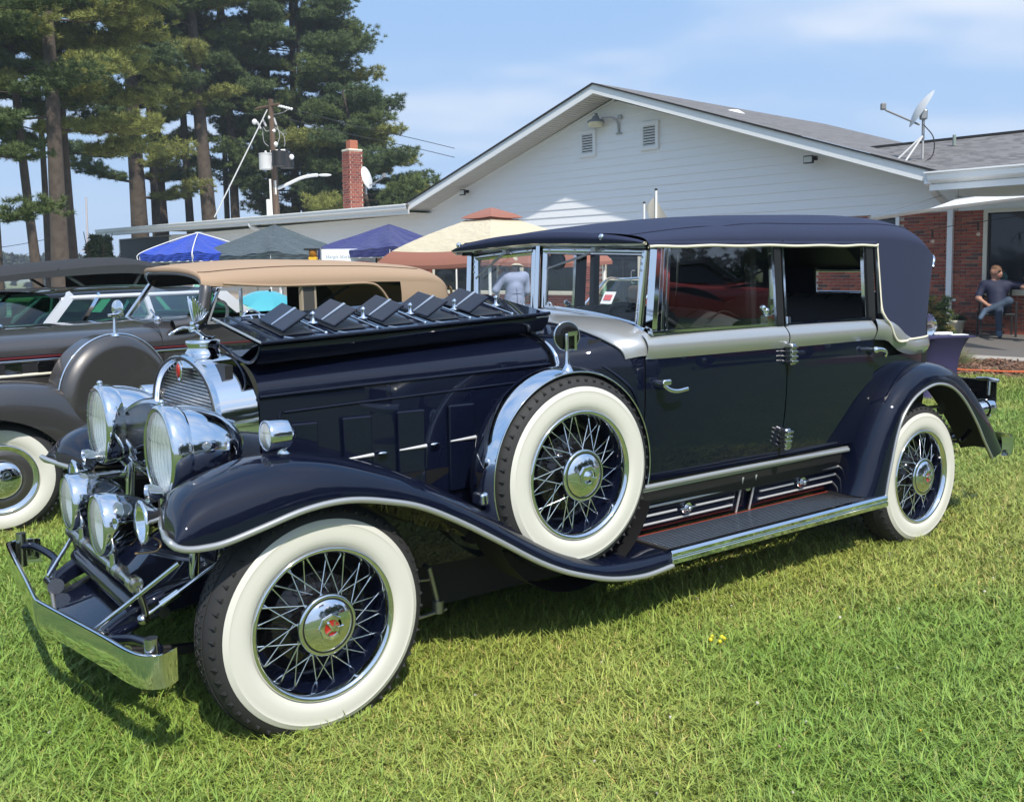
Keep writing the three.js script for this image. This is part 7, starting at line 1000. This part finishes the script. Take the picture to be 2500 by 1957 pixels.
{ // seated man on the patio: z forward is his front
  const p = at(2430, 823, 18.1), y0 = 0.275, S = figure('person', 'seated person in navy polo shirt, jeans and sunglasses in a black chair on the patio', [p.x + 0.02, y0, p.z], -0.35, [
    [[0, 0.52, -0.05], [0, 0.78, -0.13], 0.155, 0.16, BLUE], [[-0.11, 0.90, -0.16], [0.11, 0.90, -0.16], 0.13, 0.13, BLUE], [[-0.19, 0.96, -0.16], [0.19, 0.96, -0.16], 0.075, 0.075, BLUE],
    [[-0.22, 0.95, -0.16], [-0.30, 0.76, -0.10], 0.07, 0.06, BLUE], [[-0.30, 0.76, -0.10], [-0.31, 0.70, -0.07], 0.045, 0.042, SKIN], [[-0.31, 0.70, -0.07], [-0.16, 0.57, 0.14], 0.043, 0.03, SKIN], ...fingers([-0.15, 0.565, 0.16], [0.5, -0.25, 0.6], [0.7, 0.1, -0.5]),
    [[0.22, 0.96, -0.16], [0.40, 0.93, -0.10], 0.07, 0.06, BLUE], [[0.40, 0.93, -0.10], [0.5, 0.86, 0.02], 0.045, 0.036, SKIN],
    [[-0.09, 0.50, -0.02], [-0.02, 0.50, 0.42], 0.10, 0.075, JEAN], [[-0.02, 0.50, 0.42], [0.0, 0.12, 0.40], 0.07, 0.05, JEAN], [[0.0, 0.07, 0.38], [0.0, 0.045, 0.56], 0.05, 0.04, SHOE],
    [[0.09, 0.52, -0.02], [0.14, 0.66, 0.40], 0.10, 0.078, JEAN], [[0.14, 0.66, 0.40], [-0.22, 0.50, 0.48], 0.072, 0.05, JEAN], [[-0.25, 0.49, 0.49], [-0.33, 0.36, 0.56], 0.045, 0.038, SHOE],
    ...head([0.0, 1.18, -0.14], [0.55, -0.02, 0.75], HAIR)], { size: 1.5, res: 112, cy: 0.66 });
  const gl = part('sunglasses', [rbox(0.055, 0.04, 0.012, 0.006, -0.034, 0, 0), rbox(0.055, 0.04, 0.012, 0.006, 0.034, 0, 0), box(0.15, 0.008, 0.008), box(0.006, 0.008, 0.1, 0.076, 0.005, -0.05), box(0.006, 0.008, 0.1, -0.076, 0.005, -0.05)], M.black, S); gl.position.set(0.062, 1.20, -0.06); gl.rotation.y = 0.63;
  const ch = thing('patio_chair', 'black metal patio chair under the seated person', 'chair', [p.x + 0.02, y0, p.z], -0.35);
  part('seat', rbox(0.56, 0.04, 0.52, 0.015, 0, 0.41, 0.02), M.black, ch); part('backrest', [frameShape([[-0.28, 0.42], [0.28, 0.42], [0.28, 1.0], [-0.28, 1.0]], [[-0.25, 0.45], [-0.25, 0.97], [0.25, 0.97], [0.25, 0.45]], 0.03).translate(0, 0, -0.32), ...[-2, -1, 0, 1, 2].flatMap((k) => [bar([k * 0.1 - 0.05, 0.45, -0.32], [k * 0.1 + 0.05, 0.97, -0.32], 0.018, 0.01), bar([k * 0.1 + 0.05, 0.45, -0.32], [k * 0.1 - 0.05, 0.97, -0.32], 0.018, 0.01)])], M.black, ch);
  for (const [x, z] of [[-0.29, 0.27], [0.29, 0.27], [-0.29, -0.3], [0.29, -0.3]]) part('leg', bar([x, 0, z], [x, z > 0 ? 0.62 : 0.45, z], 0.035, 0.03), M.black, ch); for (const x of [-0.29, 0.29]) part('armrest', rbox(0.05, 0.03, 0.6, 0.01, x, 0.63, -0.02), M.black, ch);
}
{ // man with sun hat, back to us, arm raised with a phone
  const p = at(1256, 700, 18.6), y0 = 0.06, S = figure('person', 'person in pale denim coat and sun hat seen through the navy car windscreen', [p.x, y0, p.z], 0.25, [
    [[0, 0.98, 0], [0, 1.22, 0.0], 0.17, 0.175, COAT], [[-0.10, 1.38, 0.0], [0.10, 1.38, 0.0], 0.145, 0.145, COAT], [[-0.17, 1.44, 0.0], [0.17, 1.44, 0.0], 0.085, 0.085, COAT], [[0, 1.0, 0], [0, 0.70, 0], 0.19, 0.22, COAT],
    [[-0.21, 1.43, 0], [-0.36, 1.18, -0.02], 0.082, 0.068, COAT], [[-0.36, 1.18, -0.02], [-0.24, 1.40, -0.16], 0.065, 0.05, COAT], ...fingers([-0.225, 1.43, -0.17], [0.2, 1, -0.1], [0.8, -0.1, 0.3]),
    [[0.21, 1.43, 0], [0.27, 1.15, -0.03], 0.082, 0.065, COAT], [[0.27, 1.15, -0.03], [0.16, 1.0, -0.2], 0.06, 0.045, COAT], ...fingers([0.14, 0.98, -0.21], [-0.5, -0.2, -0.6], [0.7, 0, -0.5]),
    [[-0.10, 0.85, 0], [-0.11, 0.10, 0], 0.10, 0.055, JEAN], [[0.10, 0.85, 0], [0.11, 0.10, 0], 0.10, 0.055, JEAN], [[-0.11, 0.05, 0.03], [-0.11, 0.05, -0.16], 0.05, 0.045, SHOE], [[0.11, 0.05, 0.03], [0.11, 0.05, -0.16], 0.05, 0.045, SHOE],
    ...head([-0.03, 1.64, -0.03], [-0.45, -0.1, -0.8], GREYH)], { size: 1.95, res: 116, cy: 0.93 });
  const hat = std([0.50, 0.45, 0.33], 0.85);
  part('sun_hat', [lathe([[0.0, 0.15], [0.07, 0.145], [0.098, 0.10], [0.105, 0.02]], 28), sheet((u, v) => { const a = u * Math.PI * 2, r = lerp(0.10, 0.21, v); return [Math.cos(a) * r, 0.02 - 0.055 * v * v - 0.02 * Math.cos(a * 2) * v, Math.sin(a) * r]; }, 40, 5)], hat, S).position.set(-0.02, 1.665, -0.02);
  part('coat_seams', [tube([[-0.16, 1.12, 0.18], [0, 1.115, 0.19], [0.16, 1.12, 0.17]], 0.006, 20, 4), tube([[0, 1.3, 0.155], [0.0, 1.1, 0.19], [0.01, 0.72, 0.225]], 0.006, 20, 4)], std([0.1, 0.12, 0.2], 0.9), S);
  part('phone', rbox(0.07, 0.14, 0.012, 0.005), M.black, S).position.set(-0.16, 1.53, -0.19);
}
{ // plaid shirt at the right edge, hi-vis vest at the left, two heads
  const PL = [0.42, 0.46, 0.58], p = at(2560, 823, 16.6), q = figure('person', 'standing person in a blue and white plaid shirt cut off by the right edge', [p.x, 0.26, p.z], -1.2, [
    [[0, 0.95, 0], [0, 1.2, 0], 0.16, 0.17, PL], [[-0.1, 1.36, 0], [0.1, 1.36, 0], 0.14, 0.14, PL], [[-0.2, 1.4, 0], [-0.3, 1.2, 0.12], 0.085, 0.08, PL], [[-0.3, 1.2, 0.12], [-0.28, 1.1, 0.2], 0.045, 0.042, SKIN], [[-0.28, 1.1, 0.2], [-0.05, 1.15, 0.36], 0.042, 0.03, SKIN], ...fingers([-0.03, 1.155, 0.37], [0.8, 0.1, 0.2], [0, 0.3, 0.8]), [[0.2, 1.4, 0], [0.27, 1.1, 0.05], 0.085, 0.045, PL], [[0.27, 1.1, 0.05], [0.2, 0.9, 0.2], 0.04, 0.03, SKIN], ...fingers([0.2, 0.88, 0.21], [0, -0.9, 0.2], [0.8, 0, 0.3]),
    [[-0.1, 0.88, 0], [-0.11, 0.1, 0], 0.11, 0.06, [0.2, 0.17, 0.12]], [[0.1, 0.88, 0], [0.11, 0.1, 0], 0.11, 0.06, [0.2, 0.17, 0.12]], [[-0.11, 0.05, -0.03], [-0.11, 0.05, 0.16], 0.05, 0.045, SHOE], [[0.11, 0.05, -0.03], [0.11, 0.05, 0.16], 0.05, 0.045, SHOE], ...head([0, 1.63, 0.03], [0, 0, 1], GREYH)], { size: 1.95, res: 84, cy: 0.92 });
  part('shirt_stripes', [0, 1, 2, 3, 4].map((i) => new THREE.TorusGeometry(0.168 - 0.004 * i, 0.006, 4, 24).rotateX(Math.PI / 2).translate(0, 1.02 + i * 0.07, 0)), std([0.06, 0.10, 0.3], 0.8), q);
  const stand = (label, px, d, shirt, hair, hgtS, yaw, extra) => { const b = at(px, 700, d), F = figure('person', label, [b.x, hgt(b.x, b.z), b.z], yaw, [[[0, 0.95, 0], [0, 1.2, 0], 0.15, 0.16, shirt], [[-0.09, 1.34, 0], [0.09, 1.34, 0], 0.13, 0.13, shirt], ...[-1, 1].flatMap((s) => [[[s * 0.2, 1.38, 0], [s * 0.27, 1.1, 0.03], 0.07, 0.045, shirt], [[s * 0.27, 1.1, 0.03], [s * 0.24, 0.86, 0.12], 0.04, 0.03, SKIN], ...fingers([s * 0.24, 0.85, 0.13], [0, -0.9, 0.3], [s, 0, 0.2]), [[s * 0.1, 0.86, 0], [s * 0.11, 0.1, 0], 0.1, 0.055, JEAN], [[s * 0.11, 0.05, -0.03], [s * 0.11, 0.05, 0.16], 0.05, 0.045, SHOE]]), ...head([0, 1.6, 0.02], [0, 0, 1], hair)], { size: 1.9, res: 76, cy: 0.9 }); F.scale.setScalar(hgtS / 1.72); return F; };
  const hv = stand('person in a yellow safety vest seen under the cloth top at the far left', 214, 24, [0.45, 0.62, 0.05], HAIR, 1.62, 0.4); part('cap', lathe([[0, 0.11], [0.07, 0.095], [0.1, 0.03], [0.1, 0.0]], 20), std([0.5, 0.36, 0.08], 0.7), hv).position.set(0, 1.63, 0);
  stand('person with grey hair, head showing above the black cloth top at left', 266, 25, [0.2, 0.2, 0.22], GREYH, 2.02, 2.8);
  stand('person with dark hair behind the tan car, head just above its raised flaps', 1156, 17.5, [0.03, 0.03, 0.03], [0.012, 0.010, 0.010], 1.38, 0.2);
}
// ================================================================ GRASS
{
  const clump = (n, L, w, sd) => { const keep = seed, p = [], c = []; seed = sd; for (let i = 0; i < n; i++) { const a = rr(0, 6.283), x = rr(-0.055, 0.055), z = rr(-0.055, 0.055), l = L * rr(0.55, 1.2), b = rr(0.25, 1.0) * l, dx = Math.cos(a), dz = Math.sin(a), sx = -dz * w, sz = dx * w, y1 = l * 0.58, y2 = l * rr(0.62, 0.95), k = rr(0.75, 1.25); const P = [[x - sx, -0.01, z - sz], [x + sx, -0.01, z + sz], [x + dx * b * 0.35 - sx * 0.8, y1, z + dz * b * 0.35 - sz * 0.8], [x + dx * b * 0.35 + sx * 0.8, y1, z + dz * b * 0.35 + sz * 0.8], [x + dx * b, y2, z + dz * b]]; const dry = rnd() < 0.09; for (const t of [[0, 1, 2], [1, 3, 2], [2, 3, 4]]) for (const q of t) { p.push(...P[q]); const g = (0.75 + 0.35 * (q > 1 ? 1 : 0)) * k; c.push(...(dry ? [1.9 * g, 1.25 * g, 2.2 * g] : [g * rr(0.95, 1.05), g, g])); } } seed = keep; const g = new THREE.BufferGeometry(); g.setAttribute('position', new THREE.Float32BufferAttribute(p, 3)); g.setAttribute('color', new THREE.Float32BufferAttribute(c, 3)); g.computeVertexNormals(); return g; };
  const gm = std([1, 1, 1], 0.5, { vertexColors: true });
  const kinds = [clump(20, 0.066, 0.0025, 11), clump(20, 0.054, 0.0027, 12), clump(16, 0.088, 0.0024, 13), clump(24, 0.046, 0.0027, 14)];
  const lists = [[], [], [], []];
  const rng = (d0, d1, n, s0) => { for (let i = 0; i < n; i++) { const d = Math.sqrt(lerp(d0 * d0, d1 * d1, rnd())), x = rr(-0.60, 0.60) * d * 1.0, z = -d; const k = patchy(x, z), q = wallDist(x, z), s = wallAlong(x, z); if (q < 6.15 && s < 7.2) continue; lists[Math.min(3, Math.floor(rnd() * 4))].push([x, z, s0 * lerp(0.75, 1.25, k) * rr(0.8, 1.2), k]); } };
  rng(1.9, 4.2, 26000, 1); rng(4.2, 7.5, 42000, 1.05); rng(7.5, 13, 52000, 1.15); rng(13, 26, 50000, 1.5);
  const m4 = new THREE.Matrix4(), e = new THREE.Euler(), qn = new THREE.Quaternion(), col = new THREE.Color();
  lists.forEach((L, i) => { const im = new THREE.InstancedMesh(kinds[i], gm, L.length); L.forEach(([x, z, s, k], j) => { qn.setFromEuler(e.set(rr(-0.15, 0.15), rr(0, 6.3), rr(-0.15, 0.15))); m4.compose(V(x, hgt(x, z) - 0.004, z), qn, V(s, s, s)); im.setMatrixAt(j, m4); const h = H(Math.floor(x * 40), Math.floor(z * 40), 3), yel = smooth(0.35, 0.72, fbm(x * 0.8 + 11, z * 0.8, 8, 3)); im.setColorAt(j, col.setRGB(lerp(0.158, 0.25, yel) * lerp(0.75, 1.2, h), lerp(0.245, 0.29, yel) * lerp(0.85, 1.15, h), lerp(0.036, 0.056, yel) * lerp(0.8, 1.2, h))); }); im.name = ['grass', 'short_grass', 'tall_grass', 'turf'][i]; tag(im, ['green grass blades of the lawn round the cars', 'finer short grass filling the lawn', 'longer grass blades standing in the lawn', 'close turf low in the lawn'][i], 'grass', null, 'stuff'); scene.add(im); });
  // clover heads and a few yellow blooms
  const fl = new THREE.IcosahedronGeometry(0.0062, 1), N = 170, cl = new THREE.InstancedMesh(fl, std([1, 1, 1], 0.8), N);
  for (let i = 0; i < N; i++) { const d = rr(2.3, 8), x = (i % 3 ? rr(0.05, 0.55) : rr(-0.5, 0.5)) * d, z = -d; m4.compose(V(x, hgt(x, z) + rr(0.03, 0.06), z), qn.identity(), V(1, 1, 1).multiplyScalar(rr(0.7, 1.2))); cl.setMatrixAt(i, m4); const w = rnd(); cl.setColorAt(i, w < 0.6 ? col.setRGB(0.55, 0.50, 0.45) : w < 0.93 ? col.setRGB(0.32, 0.18, 0.15) : col.setRGB(0.7, 0.5, 0.02)); }
  cl.name = 'clover_heads'; tag(cl, 'small white and brownish clover heads dotted in the lawn', 'clover', null, 'stuff'); scene.add(cl);
  const yb = thing('yellow_flower', 'small yellow flowering weed in the lawn before the running board', 'flower', (() => { const p = at(1750, 1728, 3.9); return [p.x, 0, p.z]; })()); part('stems', [0, 1, 2, 3, 4].map((i) => rod([0, 0, 0], [0.03 * Math.cos(i * 1.4), 0.075, 0.03 * Math.sin(i * 1.4)], 0.0015, 0.001, 4)), std([0.08, 0.15, 0.03], 0.7), yb); part('petals', [0, 1, 2, 3, 4].map((i) => ball(0.009, 0.03 * Math.cos(i * 1.4), 0.078, 0.03 * Math.sin(i * 1.4), 6)), std([0.75, 0.6, 0.02], 0.6), yb);
}
scene.traverse((o) => { if (o.isMesh) { o.castShadow = true; o.receiveShadow = true; } });
renderer.render(scene, camera);
